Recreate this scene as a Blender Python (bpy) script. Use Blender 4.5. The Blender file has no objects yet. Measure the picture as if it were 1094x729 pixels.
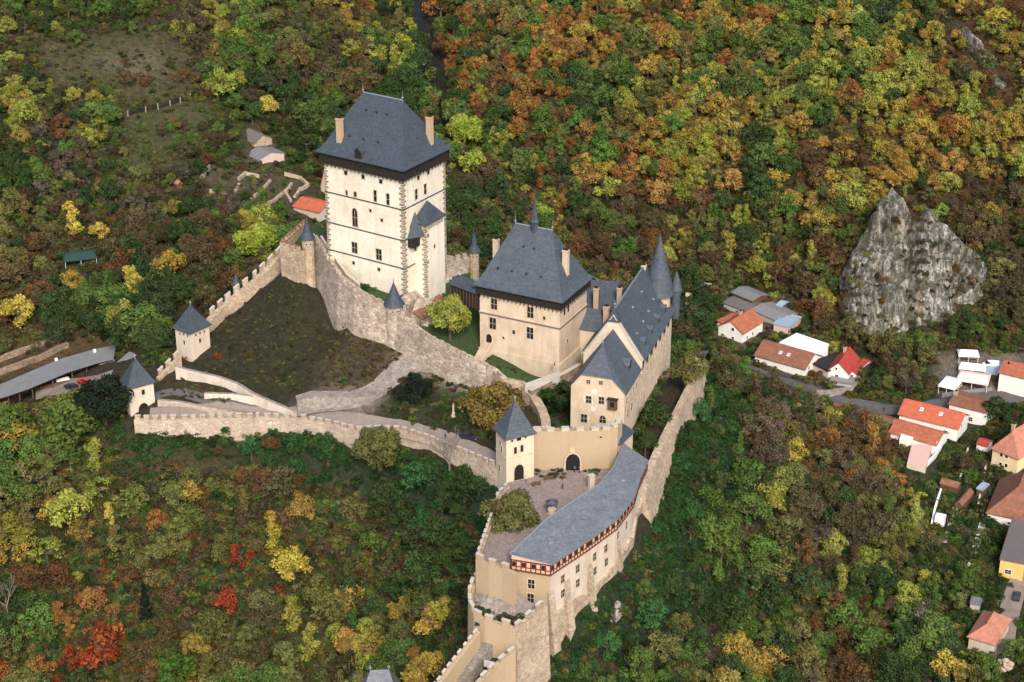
import bpy, bmesh, math, random
import numpy as np
from math import radians, sin, cos, tan, atan2, pi, hypot, sqrt
from mathutils import Vector, noise

random.seed(11)
rng = np.random.default_rng(11)
sc = bpy.context.scene
COL = sc.collection

# ------------------------------------------------------------------ camera, sky, sun, exposure
FPX = 2000.0; PITCH = radians(25.0); CX, CY = 547.0, 364.5
CAM = np.array([0.0, -426.0, 208.6])
FW = np.array([0, cos(PITCH), -sin(PITCH)]); UP = np.array([0, sin(PITCH), cos(PITCH)]); RT = np.array([1.0, 0, 0])
cd = bpy.data.cameras.new('camera'); cam = bpy.data.objects.new('camera', cd); COL.objects.link(cam)
cam.location = CAM; cam.rotation_euler = (radians(90) - PITCH, 0, 0)
cd.sensor_width = 36.0; cd.sensor_fit = 'HORIZONTAL'; cd.lens = 36.0 * FPX / 1094.0
cd.clip_start = 1.0; cd.clip_end = 5000.0
sc.camera = cam
SUN_EL, SUN_AZ = radians(40), radians(171)          # azimuth clockwise from +Y
w = bpy.data.worlds.new('World'); sc.world = w; w.use_nodes = True
nt = w.node_tree; nt.nodes.clear()
sky = nt.nodes.new('ShaderNodeTexSky'); sky.sky_type = 'NISHITA'; sky.sun_disc = False
sky.sun_elevation = SUN_EL; sky.sun_rotation = SUN_AZ; sky.dust_density = 3.0; sky.air_density = 0.8; sky.ozone_density = 0.4
bg = nt.nodes.new('ShaderNodeBackground'); bg.inputs[1].default_value = 0.105
wo = nt.nodes.new('ShaderNodeOutputWorld'); nt.links.new(sky.outputs[0], bg.inputs[0]); nt.links.new(bg.outputs[0], wo.inputs[0])
sl = bpy.data.lights.new('sun', 'SUN'); so = bpy.data.objects.new('sun', sl); COL.objects.link(so)
sl.energy = 1.3; sl.angle = radians(13); sl.color = (1.0, 0.965, 0.90)
sd = Vector((sin(SUN_AZ) * cos(SUN_EL), cos(SUN_AZ) * cos(SUN_EL), sin(SUN_EL)))
so.rotation_euler = sd.to_track_quat('Z', 'Y').to_euler(); so.location = (0, -200, 300)
sc.view_settings.view_transform = 'Standard'; sc.view_settings.look = 'None'
sc.view_settings.exposure = 1.40; sc.view_settings.gamma = 1.0; sc.view_settings.use_curve_mapping = False
sc.render.engine = 'CYCLES'

# ------------------------------------------------------------------ survey helpers (photo sightings -> world points)
def ray(px, py): return FW * FPX + RT * (px - CX) + UP * (CY - py)
def at(px, py, z):
    d = ray(px, py); return CAM + d * ((z - CAM[2]) / d[2])
def proj(p):
    v = np.asarray(p, float) - CAM; k = FPX / (v @ FW); return CX + k * (v @ RT), CY - k * (v @ UP)
def projn(P):
    v = P - CAM; k = FPX / (v @ FW); return CX + k * (v @ RT), CY - k * (v @ UP)
def zat(x, y, py):
    a = (CY - py) / FPX; vy = y - CAM[1]
    return CAM[2] + vy * (a * cos(PITCH) - sin(PITCH)) / (cos(PITCH) + a * sin(PITCH))
def onplane(px, py, P0, n):
    d = ray(px, py); n = np.asarray(n, float); P0 = np.asarray(P0, float)
    return CAM + d * (((P0 - CAM) @ n) / (d @ n))
def V3(p, z=None): return np.array([p[0], p[1], p[2] if z is None else z], float)
def unit(v): v = np.asarray(v, float); return v / np.linalg.norm(v)
def inpoly(x, y, poly):
    x = np.asarray(x, float); y = np.asarray(y, float); r = np.zeros(x.shape, bool); n = len(poly); j = n - 1
    for i in range(n):
        xi, yi = poly[i]; xj, yj = poly[j]
        c = ((yi > y) != (yj > y)) & (x < (xj - xi) * (y - yi) / (yj - yi + 1e-12) + xi)
        r ^= c; j = i
    return r

# ------------------------------------------------------------------ materials
MATS = {}
def newmat(name):
    m = bpy.data.materials.new(name); m.use_nodes = True; m.node_tree.nodes.clear(); MATS[name] = m
    return m, m.node_tree
def N(t, ty, **kw):
    n = t.nodes.new(ty)
    for k, v in kw.items(): setattr(n, k, v)
    return n
def mixc(t, fac, a, b, mode='MIX'):
    n = t.nodes.new('ShaderNodeMix'); n.data_type = 'RGBA'; n.blend_type = mode
    for sock, v in ((0, fac), (6, a), (7, b)):
        if isinstance(v, bpy.types.NodeSocket): t.links.new(v, n.inputs[sock])
        elif sock == 0: n.inputs[0].default_value = v
        else: n.inputs[sock].default_value = (*v, 1) if len(v) == 3 else v
    return n.outputs[2]
def ramp(t, src, stops):
    n = t.nodes.new('ShaderNodeValToRGB'); e = n.color_ramp.elements
    while len(e) < len(stops): e.new(0.5)
    for k, (p, c) in enumerate(stops):
        e[k].position = p; e[k].color = (c, c, c, 1) if not hasattr(c, '__len__') else (*c, 1)
    t.links.new(src, n.inputs[0]); return n.outputs[0]
def noi(t, co, scale, detail=3, rough=0.6, dist=0):
    n = N(t, 'ShaderNodeTexNoise'); n.inputs['Scale'].default_value = scale; n.inputs['Detail'].default_value = detail
    n.inputs['Roughness'].default_value = rough; n.inputs['Distortion'].default_value = dist
    t.links.new(co, n.inputs['Vector']); return n.outputs['Fac']
def vor(t, co, scale, feature='F1', out='Color'):
    n = N(t, 'ShaderNodeTexVoronoi', feature=feature); n.inputs['Scale'].default_value = scale
    t.links.new(co, n.inputs['Vector']); return n.outputs[out]
def coords(t, scale=(1, 1, 1)):
    tc = N(t, 'ShaderNodeTexCoord'); mp = N(t, 'ShaderNodeMapping'); mp.inputs['Scale'].default_value = scale
    t.links.new(tc.outputs['Object'], mp.inputs[0]); return mp.outputs[0]
def finish(t, col, rough=0.9, bumph=None, bstr=0.3, bdist=0.1, metal=0.0, spec=0.3):
    b = N(t, 'ShaderNodeBsdfPrincipled'); o = N(t, 'ShaderNodeOutputMaterial')
    if isinstance(col, bpy.types.NodeSocket): t.links.new(col, b.inputs['Base Color'])
    else: b.inputs['Base Color'].default_value = (*col, 1)
    b.inputs['Roughness'].default_value = rough; b.inputs['Metallic'].default_value = metal
    b.inputs['Specular IOR Level'].default_value = spec
    if bumph is not None:
        bp = N(t, 'ShaderNodeBump'); bp.inputs['Strength'].default_value = bstr; bp.inputs['Distance'].default_value = bdist
        t.links.new(bumph, bp.inputs['Height']); t.links.new(bp.outputs[0], b.inputs['Normal'])
    t.links.new(b.outputs[0], o.inputs[0])
def sc3(c, k): return tuple(min(1, x * k) for x in c)
def m_plaster(name, c, dirt=(0.25, 0.2, 0.14), amt=0.45, streak=True):
    m, t = newmat(name); co = coords(t)
    big = ramp(t, noi(t, co, 0.17, 7, 0.72), [(0.44, 0), (0.68, 1)])
    st = ramp(t, noi(t, coords(t, (0.7, 0.7, 0.06)), 1.0, 5, 0.75), [(0.46, 0), (0.70, 1)])
    fine = noi(t, co, 1.4, 5, 0.8)
    a = mixc(t, fine, sc3(c, 0.74), sc3(c, 1.16))
    mul = N(t, 'ShaderNodeMath', operation='MULTIPLY'); mul.inputs[1].default_value = amt; t.links.new(big, mul.inputs[0])
    b = mixc(t, mul.outputs[0], a, dirt)
    mul2 = N(t, 'ShaderNodeMath', operation='MULTIPLY'); mul2.inputs[1].default_value = amt * 0.8; t.links.new(st, mul2.inputs[0])
    finish(t, mixc(t, mul2.outputs[0], b, dirt), 0.92, fine, 0.25, 0.05)
def m_rubble(name, c, c2, dark, size=1.4, joint=0.06):
    m, t = newmat(name); size = size * 0.72; co = coords(t, (1, 1, 1.5))
    cell = vor(t, co, size); edge = vor(t, co, size, 'DISTANCE_TO_EDGE', 'Distance')
    sep = N(t, 'ShaderNodeSeparateColor'); t.links.new(cell, sep.inputs[0])
    a = mixc(t, sep.outputs[0], c, c2)
    big = ramp(t, noi(t, coords(t), 0.16, 6, 0.75), [(0.42, 0), (0.66, 1)])
    mul = N(t, 'ShaderNodeMath', operation='MULTIPLY'); mul.inputs[1].default_value = 0.5; t.links.new(big, mul.inputs[0])
    b = mixc(t, mul.outputs[0], a, dark)
    j = ramp(t, edge, [(0.0, 1), (joint, 0)])
    sp = ramp(t, noi(t, coords(t), 1.1, 4, 0.75), [(0.52, 0), (0.62, 1)])
    mx = N(t, 'ShaderNodeMath', operation='MULTIPLY_ADD'); mx.inputs[1].default_value = 0.55; t.links.new(j, mx.inputs[0])
    ml = N(t, 'ShaderNodeMath', operation='MULTIPLY'); ml.inputs[1].default_value = 0.45; t.links.new(sp, ml.inputs[0]); t.links.new(ml.outputs[0], mx.inputs[2])
    finish(t, mixc(t, mx.outputs[0], b, dark), 0.95, edge, 0.8, 0.25)
def m_slate(name, c, c2, size=1.3, rough=0.65):
    m, t = newmat(name); co = coords(t, (1, 1, 1.6))
    cell = vor(t, co, size); sep = N(t, 'ShaderNodeSeparateColor'); t.links.new(cell, sep.inputs[0])
    a = mixc(t, sep.outputs[0], c, c2)
    big = ramp(t, noi(t, coords(t), 0.35, 4, 0.7), [(0.4, 0), (0.8, 1)])
    mul = N(t, 'ShaderNodeMath', operation='MULTIPLY'); mul.inputs[1].default_value = 0.55; t.links.new(big, mul.inputs[0])
    b = mixc(t, mul.outputs[0], a, sc3(c, 0.7))
    fn = noi(t, coords(t), 1.7, 4, 0.85)
    bb = mixc(t, ramp(t, fn, [(0.38, 0), (0.62, 1)]), sc3(c, 0.5), sc3(c2, 1.35))
    crs = ramp(t, noi(t, coords(t, (0.25, 0.25, 2.2)), 1.0, 4, 0.8), [(0.36, 0), (0.66, 1)]); bb = mixc(t, 0.45, bb, mixc(t, crs, sc3(c, 0.62), sc3(c2, 1.15)))
    mss = ramp(t, noi(t, coords(t), 0.3, 6, 0.75), [(0.60, 0), (0.75, 0.5)])
    finish(t, mixc(t, mss, mixc(t, 0.6, b, bb), (0.075, 0.07, 0.055)), rough, sep.outputs[1], 0.35, 0.06, spec=0.35)
def m_tile(name, c, c2, dirt):
    m, t = newmat(name); co = coords(t)
    cell = vor(t, coords(t, (1, 1, 1.4)), 1.4); sep = N(t, 'ShaderNodeSeparateColor'); t.links.new(cell, sep.inputs[0])
    a = mixc(t, sep.outputs[0], c, c2)
    big = ramp(t, noi(t, co, 0.45, 6, 0.75), [(0.42, 0), (0.66, 1)])
    mul = N(t, 'ShaderNodeMath', operation='MULTIPLY'); mul.inputs[1].default_value = 0.5; t.links.new(big, mul.inputs[0])
    finish(t, mixc(t, mul.outputs[0], a, dirt), 0.85, sep.outputs[1], 0.4, 0.06)
def m_plain(name, c, rough=0.8, var=0.25, scale=2.0, metal=0, spec=0.3):
    m, t = newmat(name); co = coords(t); f = noi(t, co, scale, 4, 0.65)
    finish(t, mixc(t, f, sc3(c, 1 - var), sc3(c, 1 + var)), rough, f, 0.2, 0.03, metal, spec)

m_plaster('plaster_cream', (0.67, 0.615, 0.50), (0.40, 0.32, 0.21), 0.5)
m_plaster('plaster_cream_deep', (0.557, 0.470, 0.339), (0.36, 0.27, 0.17), 0.45)  # deeper cream plaster of the court gate tower
m_plaster('plaster_tan', (0.545, 0.435, 0.315), (0.30, 0.21, 0.13), 0.55)
m_plaster('plaster_ochre', (0.372, 0.284, 0.184), (0.34, 0.23, 0.12), 0.45)
m_plaster('plaster_pale', (0.560, 0.475, 0.375), (0.35, 0.27, 0.18), 0.55)
m_plaster('plaster_white', (0.74, 0.71, 0.66), (0.5, 0.46, 0.4), 0.3)
m_plaster('whitewash_old', (0.56, 0.49, 0.41), (0.3, 0.24, 0.17), 0.6)
m_plaster('plaster_yellow', (0.72, 0.58, 0.32), (0.45, 0.34, 0.18), 0.3)
m_plaster('plaster_amber', (0.66, 0.42, 0.14), (0.42, 0.26, 0.1), 0.3)
m_plaster('plaster_pink', (0.55, 0.40, 0.34), (0.4, 0.3, 0.25), 0.3)
m_plaster('trim_stone', (0.52, 0.42, 0.30), (0.3, 0.23, 0.16), 0.5)
m_plaster('sgraffito_white', (0.66, 0.58, 0.47), (0.5, 0.4, 0.3), 0.5)
m_rubble('rubble_pale', (0.480, 0.384, 0.272), (0.352, 0.264, 0.184), (0.15, 0.11, 0.075), 1.3)
m_rubble('rubble_pink', (0.47, 0.395, 0.315), (0.30, 0.24, 0.185), (0.085, 0.066, 0.05), 1.1)
m_rubble('rubble_grey', (0.300, 0.262, 0.225), (0.210, 0.180, 0.150), (0.10, 0.085, 0.07), 1.1)
m_rubble('rubble_brown', (0.34, 0.25, 0.17), (0.22, 0.15, 0.10), (0.06, 0.045, 0.03), 1.2)
m_rubble('quoin_stone', (0.36, 0.29, 0.21), (0.22, 0.17, 0.12), (0.10, 0.075, 0.055), 1.3)
m_rubble('limewash_wall', (0.476, 0.391, 0.306), (0.374, 0.297, 0.230), (0.20, 0.15, 0.10), 1.0, 0.05)
m_rubble('cobble', (0.30, 0.235, 0.205), (0.22, 0.17, 0.15), (0.13, 0.10, 0.088), 2.2, 0.10)
m_slate('slate', (0.029, 0.037, 0.050), (0.049, 0.064, 0.079))
m_slate('slate_pale', (0.081, 0.095, 0.110), (0.161, 0.175, 0.188), 1.3)
m_slate('slate_mid', (0.037, 0.047, 0.060), (0.070, 0.086, 0.103), 1.3)
m_tile('tile_orange', (0.37, 0.12, 0.06), (0.27, 0.08, 0.042), (0.18, 0.07, 0.04))
m_tile('tile_bright', (0.44, 0.115, 0.055), (0.33, 0.085, 0.045), (0.3, 0.08, 0.04))
m_tile('tile_red', (0.37, 0.05, 0.035), (0.30, 0.035, 0.025), (0.2, 0.04, 0.03))
m_tile('tile_old', (0.26, 0.10, 0.055), (0.17, 0.075, 0.045), (0.09, 0.06, 0.04))
m_tile('tile_pale', (0.46, 0.19, 0.12), (0.36, 0.14, 0.09), (0.2, 0.1, 0.07))
m_plain('timber_dark', (0.018, 0.013, 0.010), 0.8, 0.5, 3)
m_plain('timber_brown', (0.10, 0.055, 0.03), 0.8, 0.4, 3)
m_plain('timber_red', (0.10, 0.025, 0.018), 0.75, 0.3, 3)
m_plain('infill', (0.50, 0.33, 0.22), 0.9, 0.2, 3)
m_plain('glass_dark', (0.016, 0.016, 0.018), 0.25, 0.3, 4, 0, 0.5)
m_plain('void_dark', (0.012, 0.010, 0.008), 0.95, 0.2, 2)
m_plain('frame_wood', (0.30, 0.24, 0.17), 0.7, 0.2, 4)
m_plain('frame_white', (0.7, 0.68, 0.63), 0.6, 0.1, 4)
m_plain('lead', (0.20, 0.22, 0.24), 0.5, 0.2, 4, 0.3)
m_plain('chimney_brick', (0.38, 0.27, 0.18), 0.9, 0.35, 3)
m_plain('metal_grey', (0.20, 0.195, 0.19), 0.6, 0.4, 1.2, 0.1)
m_plain('metal_blue', (0.29, 0.35, 0.42), 0.55, 0.2, 0.8, 0.1)
m_plain('felt_black', (0.018, 0.018, 0.021), 0.9, 0.4, 1)
m_plain('felt_grey', (0.15, 0.15, 0.15), 0.85, 0.25, 0.4)
m_plain('felt_brown', (0.12, 0.10, 0.095), 0.85, 0.25, 0.6)
m_plain('membrane_white', (0.66, 0.67, 0.69), 0.7, 0.06, 0.7)
m_plain('canvas_white', (0.74, 0.70, 0.66), 0.85, 0.08, 1)
m_plain('canvas_pink', (0.64, 0.50, 0.44), 0.85, 0.1, 1)
m_plain('canvas_green', (0.02, 0.05, 0.04), 0.6, 0.3, 2)
m_plain('asphalt', (0.087, 0.081, 0.077), 0.9, 0.25, 0.7)
m_plain('gravel', (0.203, 0.165, 0.135), 0.95, 0.3, 1.2)
m_plain('paving_pink', (0.55, 0.36, 0.31), 0.9, 0.12, 1)
m_plain('concrete', (0.400, 0.360, 0.312), 0.9, 0.2, 1)
m_plain('paint_red', (0.45, 0.02, 0.02), 0.3, 0.05, 1, 0, 0.5)
m_plain('paint_dark', (0.02, 0.025, 0.035), 0.3, 0.1, 1, 0, 0.5)
m_plain('paint_white', (0.75, 0.75, 0.75), 0.35, 0.05, 1, 0, 0.5)
m_plain('tyre', (0.015, 0.015, 0.015), 0.9, 0.1, 1)
m_plain('bark', (0.085, 0.065, 0.05), 0.95, 0.4, 3)
m_plain('bark_pale', (0.15, 0.13, 0.105), 0.95, 0.3, 3)
m_plain('skin', (0.5, 0.32, 0.24), 0.7, 0.05, 5)
m_plain('cloth_dark', (0.02, 0.022, 0.03), 0.9, 0.2, 5)
m_plain('cloth_blue', (0.05, 0.08, 0.16), 0.9, 0.2, 5)
m_plain('cloth_red', (0.3, 0.03, 0.03), 0.9, 0.2, 5)
m_plain('hair_brown', (0.04, 0.025, 0.015), 0.8, 0.2, 5)
m_plain('water_stream', (0.012, 0.014, 0.013), 0.4, 0.3, 0.5, 0, 0.2)

# grass
m, t = newmat('lawn'); co = coords(t)
f = noi(t, co, 1.6, 5, 0.75)
finish(t, mixc(t, ramp(t, f, [(0.35, 0), (0.7, 1)]), (0.016, 0.036, 0.010), (0.045, 0.068, 0.02)), 0.95, f, 0.6, 0.2)

# forest floor: cover colour (what grows or lies there, plus the ravine's painted shade) with mottling
m, t = newmat('ground_cover'); co = coords(t)
at_ = N(t, 'ShaderNodeAttribute', attribute_name='cover')
f1 = noi(t, co, 0.55, 6, 0.75); f2 = noi(t, co, 2.4, 4, 0.8)
a = mixc(t, ramp(t, f1, [(0.35, 0), (0.68, 1)]), (0.45, 0.45, 0.45), (1.5, 1.45, 1.35))
b = mixc(t, ramp(t, f2, [(0.35, 0), (0.7, 1)]), (0.5, 0.52, 0.5), (1.5, 1.45, 1.4))
c = mixc(t, 1.0, at_.outputs['Color'], a, 'MULTIPLY'); c = mixc(t, 1.0, c, (0.72, 0.72, 0.72), 'MULTIPLY'); c = mixc(t, 1.0, c, b, 'MULTIPLY')
finish(t, c, 0.97, f2, 0.9, 0.5)

# limestone cliff: vertical ribs of grey rock, dark clefts, cream scars, a little moss
m, t = newmat('limestone'); co = coords(t)
rb = noi(t, coords(t, (0.5, 0.3, 0.17)), 1.5, 7, 0.75, 0.5)
sx = N(t, 'ShaderNodeTexCoord'); sm_ = N(t, 'ShaderNodeMapping'); sm_.inputs['Rotation'].default_value = (0, radians(14), 0); sm_.inputs['Scale'].default_value = (0.55, 0.25, 0.06); t.links.new(sx.outputs['Object'], sm_.inputs[0]); slab = noi(t, sm_.outputs[0], 1.3, 6, 0.7)
base = mixc(t, ramp(t, rb, [(0.40, 0), (0.60, 1)]), (0.055, 0.05, 0.04), (0.46, 0.43, 0.375))
base = mixc(t, ramp(t, slab, [(0.44, 0.85), (0.50, 0.0)]), base, (0.045, 0.04, 0.03)); base = mixc(t, ramp(t, slab, [(0.54, 0.0), (0.60, 0.75)]), base, (0.56, 0.525, 0.46))
fn = noi(t, coords(t, (1, 1, 0.5)), 2.2, 4, 0.75)
base = mixc(t, ramp(t, fn, [(0.45, 0), (0.66, 1)]), base, (0.10, 0.095, 0.07))
ms = noi(t, co, 0.22, 5, 0.7)
base = mixc(t, ramp(t, ms, [(0.46, 0), (0.60, 0.9)]), base, (0.085, 0.08, 0.045))
scr = noi(t, coords(t, (1, 1, 0.4)), 0.13, 5, 0.6)
base = mixc(t, ramp(t, scr, [(0.60, 0), (0.68, 0.7)]), base, (0.42, 0.34, 0.24))
finish(t, base, 0.95, slab, 1.0, 1.6)

def foliage_mat(name, instancer):
    m, t = newmat(name)
    if instancer:
        a = N(t, 'ShaderNodeAttribute', attribute_name='tint'); a.attribute_type = 'INSTANCER'; tint = a.outputs['Color']
    else:
        a = N(t, 'ShaderNodeObjectInfo'); tint = a.outputs['Color']
    lv = N(t, 'ShaderNodeAttribute', attribute_name='leafvar')
    hs = N(t, 'ShaderNodeHueSaturation')
    sep = N(t, 'ShaderNodeSeparateColor'); t.links.new(lv.outputs['Color'], sep.inputs[0])
    mr = N(t, 'ShaderNodeMapRange'); mr.inputs['To Min'].default_value = 0.465; mr.inputs['To Max'].default_value = 0.53
    t.links.new(sep.outputs[0], mr.inputs[0]); t.links.new(mr.outputs[0], hs.inputs['Hue'])
    mv = N(t, 'ShaderNodeMapRange'); mv.inputs['To Min'].default_value = 0.50; mv.inputs['To Max'].default_value = 1.52
    t.links.new(sep.outputs[1], mv.inputs[0]); t.links.new(mv.outputs[0], hs.inputs['Value'])
    t.links.new(tint, hs.inputs['Color'])
    d = N(t, 'ShaderNodeBsdfDiffuse'); tr = N(t, 'ShaderNodeBsdfTranslucent'); mx = N(t, 'ShaderNodeMixShader')
    mx.inputs[0].default_value = 0.22
    t.links.new(hs.outputs[0], d.inputs[0]); t.links.new(hs.outputs[0], tr.inputs[0])
    t.links.new(d.outputs[0], mx.inputs[1]); t.links.new(tr.outputs[0], mx.inputs[2])
    o = N(t, 'ShaderNodeOutputMaterial'); t.links.new(mx.outputs[0], o.inputs[0])
foliage_mat('foliage', False); foliage_mat('foliage_massed', True)

# ------------------------------------------------------------------ mesh + object helpers
class MB:
    def __init__(s): s.v = []; s.f = []; s.m = []
    def poly(s, pts, m):
        b = len(s.v); s.v += [tuple(map(float, p)) for p in pts]; s.f.append(tuple(range(b, b + len(pts)))); s.m.append(m)
    def obox(s, o, a, b, c, m):
        o = np.asarray(o, float); a = np.asarray(a, float); b = np.asarray(b, float); c = np.asarray(c, float)
        p = [o, o + a, o + a + b, o + b]; q = [x + c for x in p]
        s.poly(p[::-1], m); s.poly(q, m)
        for i in range(4): s.poly([p[i], p[(i + 1) % 4], q[(i + 1) % 4], q[i]], m)
    def cbox(s, c, u, hx, hy, z0, z1, m):
        u = unit([u[0], u[1], 0]); v = np.array([-u[1], u[0], 0]); c = np.array([c[0], c[1], z0], float)
        s.obox(c - u * hx - v * hy, u * 2 * hx, v * 2 * hy, (0, 0, z1 - z0), m)
    def prism(s, xy, z0, z1, m, top=None, bottom=True):
        n = len(xy); z0 = [z0] * n if np.isscalar(z0) else z0; z1 = [z1] * n if np.isscalar(z1) else z1
        p = [(xy[i][0], xy[i][1], z0[i]) for i in range(n)]; q = [(xy[i][0], xy[i][1], z1[i]) for i in range(n)]
        if bottom: s.poly(p[::-1], m)
        s.poly(q, top or m)
        for i in range(n): j = (i + 1) % n; s.poly([p[i], p[j], q[j], q[i]], m)
    def tube(s, a, b, r0, r1, n, m, cap=True):
        a = np.asarray(a, float); b = np.asarray(b, float); d = unit(b - a)
        x = unit(np.cross(d, [0, 0, 1] if abs(d[2]) < 0.9 else [1, 0, 0])); y = np.cross(d, x)
        A = [a + (x * cos(k * 2 * pi / n) + y * sin(k * 2 * pi / n)) * r0 for k in range(n)]
        B = [b + (x * cos(k * 2 * pi / n) + y * sin(k * 2 * pi / n)) * r1 for k in range(n)]
        for k in range(n): j = (k + 1) % n; s.poly([A[k], A[j], B[j], B[k]], m)
        if cap: s.poly(A[::-1], m); s.poly(B, m)
    def lathe(s, c, prof, n, m):
        rings = [[(c[0] + r * cos(2 * pi * k / n), c[1] + r * sin(2 * pi * k / n), z) for k in range(n)] for r, z in prof]
        for a, b in zip(rings, rings[1:]):
            for k in range(n): j = (k + 1) % n; s.poly([a[k], a[j], b[j], b[k]], m)
        s.poly(rings[0][::-1], m); s.poly(rings[-1], m)
    def ringroof(s, cor, ze, ends, zr, prof, m, th=0.18):
        # cor: eave corners; ends[i]: ridge point (x,y) for each corner; prof: (t, f) from eave to ridge
        rings = []
        for tt, ff in prof:
            rings.append([(c[0] * (1 - tt) + e[0] * tt, c[1] * (1 - tt) + e[1] * tt, ze + ff * (zr - ze)) for c, e in zip(cor, ends)])
        n = len(cor)
        for a, b in zip(rings, rings[1:]):
            for k in range(n): j = (k + 1) % n; s.poly([a[k], a[j], b[j], b[k]], m)
        low = [(p[0], p[1], p[2] - th) for p in rings[0]]
        for k in range(n): j = (k + 1) % n; s.poly([low[k], low[j], rings[0][j], rings[0][k]], m)
        s.poly(low[::-1], m)
    def mesh(s, name, org):
        me = bpy.data.meshes.new(name); me.from_pydata([(a - org[0], b - org[1], c - org[2]) for a, b, c in s.v], [], s.f)
        names = []
        for x in s.m:
            if x not in names: names.append(x)
        for x in names: me.materials.append(MATS[x])
        me.polygons.foreach_set('material_index', [names.index(x) for x in s.m])
        bm = bmesh.new(); bm.from_mesh(me); bmesh.ops.remove_doubles(bm, verts=bm.verts, dist=0.0008)
        bmesh.ops.dissolve_degenerate(bm, dist=0.0005, edges=bm.edges)
        bmesh.ops.recalc_face_normals(bm, faces=bm.faces); bm.to_mesh(me); bm.free(); me.update()
        return me
ORG = {}
def tag(o, label=None, cat=None, group=None, kind=None):
    if label: o['label'] = label
    if cat: o['category'] = cat
    if group: o['group'] = group
    if kind: o['kind'] = kind
    return o
def thing(name, label, cat, loc, group=None):
    o = bpy.data.objects.new(name, None); COL.objects.link(o); o.location = tuple(map(float, loc)); o.empty_display_size = 0.5
    ORG[o.name] = np.array(loc, float); return tag(o, label, cat, group)
def part(mb, name, parent, label=None):
    org = ORG[parent.name]; o = bpy.data.objects.new(name, mb.mesh(name, org)); COL.objects.link(o); o.parent = parent
    ORG[o.name] = org
    if label: o['label'] = label
    return o
def solo(mb, name, label, cat, loc, group=None, kind=None):
    loc = np.array(loc, float); o = bpy.data.objects.new(name, mb.mesh(name, loc)); COL.objects.link(o); o.location = tuple(loc)
    ORG[o.name] = loc; return tag(o, label, cat, group, kind)

# ------------------------------------------------------------------ terrain
CTRL = [  # sighting x, y, height of the ground seen there
 (305,284,17.8),(322,299,16.3),(331,305,13.2),(349,327,10.8),(372,346,10),(406,359,9.2),(427,376,6.5),(470,392,4.5),(520,408,2.5),(260,350,4),(232,378,1),(250,402,-1.4),(300,400,-0.5),(316,426,-3),
 (380,400,2),(400,414,0.5),(350,370,3.2),(240,290,-4),(260,270,-3),(285,330,7.5),
 (148,447,-5.5),(190,436,-4.5),(240,440,-4.5),(320,442,-4),(400,455,-3.4),(460,474,-2.2),(520,493,-0.6),
 (150,458,-7),(200,457,-7),(240,456,-6.6),(290,456,-6.4),(330,459,-6.2),(355,464,-5.8),(380,470,-5.4),(428,475,-5.0),(466,490,-4.2),(499,501,-3.4),(528,509,-2.7),
 (50,460,-13),(0,500,-20),(100,520,-19),(250,520,-21),(400,540,-20),(500,580,-14),(0,600,-33),(100,620,-36),(250,620,-38),
 (400,640,-35),(470,690,-28),(0,729,-50),(120,729,-54),(250,729,-56),(400,729,-46),(450,729,-36),(500,600,-11),(490,660,-19),
 (520,729,-24),(694,562,-9),(664,622,-13),(675,592,-11),(650,642,-14),(641,659,-14.8),(630,667,-15.8),(618,668,-16),(604,671,-16.2),(596,692,-19.5),(555,715,-22),(560,729,-25),(650,729,-34),(700,640,-22),
 (750,729,-46),(850,729,-54),(900,729,-53),(1000,729,-50),(1094,729,-50),(780,600,-31),(850,560,-35),(900,600,-43),(950,525,-43.5),(985,490,-47),(965,500,-46),(985,476,-47),(1000,560,-47),
 (725,480,-8),(752,412,-6),(760,460,-14),(800,420,-27),(820,480,-29),(860,430,-40),(760,384,-22),(790,375,-44),(880,420,-45),(900,436,-46),
 (960,446,-46),(1050,430,-46),(1094,430,-46),(1094,500,-46),(1094,600,-48),(1050,690,-49),(1020,560,-47),
 (560,230,-27),(600,260,-34),(490,265,-24),(455,60,0),(470,100,-4),(440,0,12),(480,160,-12),(500,210,-20),
 (520,60,8),(520,0,21),(600,0,26),(600,60,11.5),(600,120,-2.5),(600,190,-19),(700,0,25.5),(700,100,2),(700,200,-21),(700,300,-42),
 (800,0,28),(800,100,5),(800,200,-18),(800,310,-43),(900,0,31),(900,100,9),(900,200,-14),(930,370,-42),(850,345,-43),(730,335,-42),
 (1000,0,33),(1094,0,36),(1000,110,10),(1094,100,13),(1094,200,-10),(1094,300,-30),(1094,385,-44),(1000,395,-43),(1060,345,-36),
 (60,400,-12),(0,400,-12),(120,380,-11),(100,300,-8),(100,200,2),(100,100,18),(100,0,38),(0,300,-8),(0,200,4),(0,100,22),(0,0,42),
 (200,280,-8),(200,200,-2),(200,100,13),(200,0,33),(300,200,-8),(300,100,8),(300,0,27),(400,60,7),(400,0,18),(380,120,-2),
]
WCTRL = [(20,60,-28),(20,110,-42),(-20,100,-34),(-40,60,-8),(-45,95,-16),(45,45,-18),(60,80,-42),(-10,60,-16),(0,20,2),(15,-20,1),(30,0,-4),(10,-70,-3),(0,-90,-10),(45,-20,-7),
         (240,60,-46),(240,-60,-50),(240,200,10),(-240,60,-10),(-240,200,20),(-240,-60,-20),(0,420,60),(200,420,90),(-220,420,110),(-160,300,62),(150,300,66),(-40,360,25),
         (-150,-150,-60),(0,-150,-46),(60,-150,-50),(160,-150,-52)]
PTS = np.array([at(*c) for c in CTRL] + [np.array(c, float) for c in WCTRL])
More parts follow.
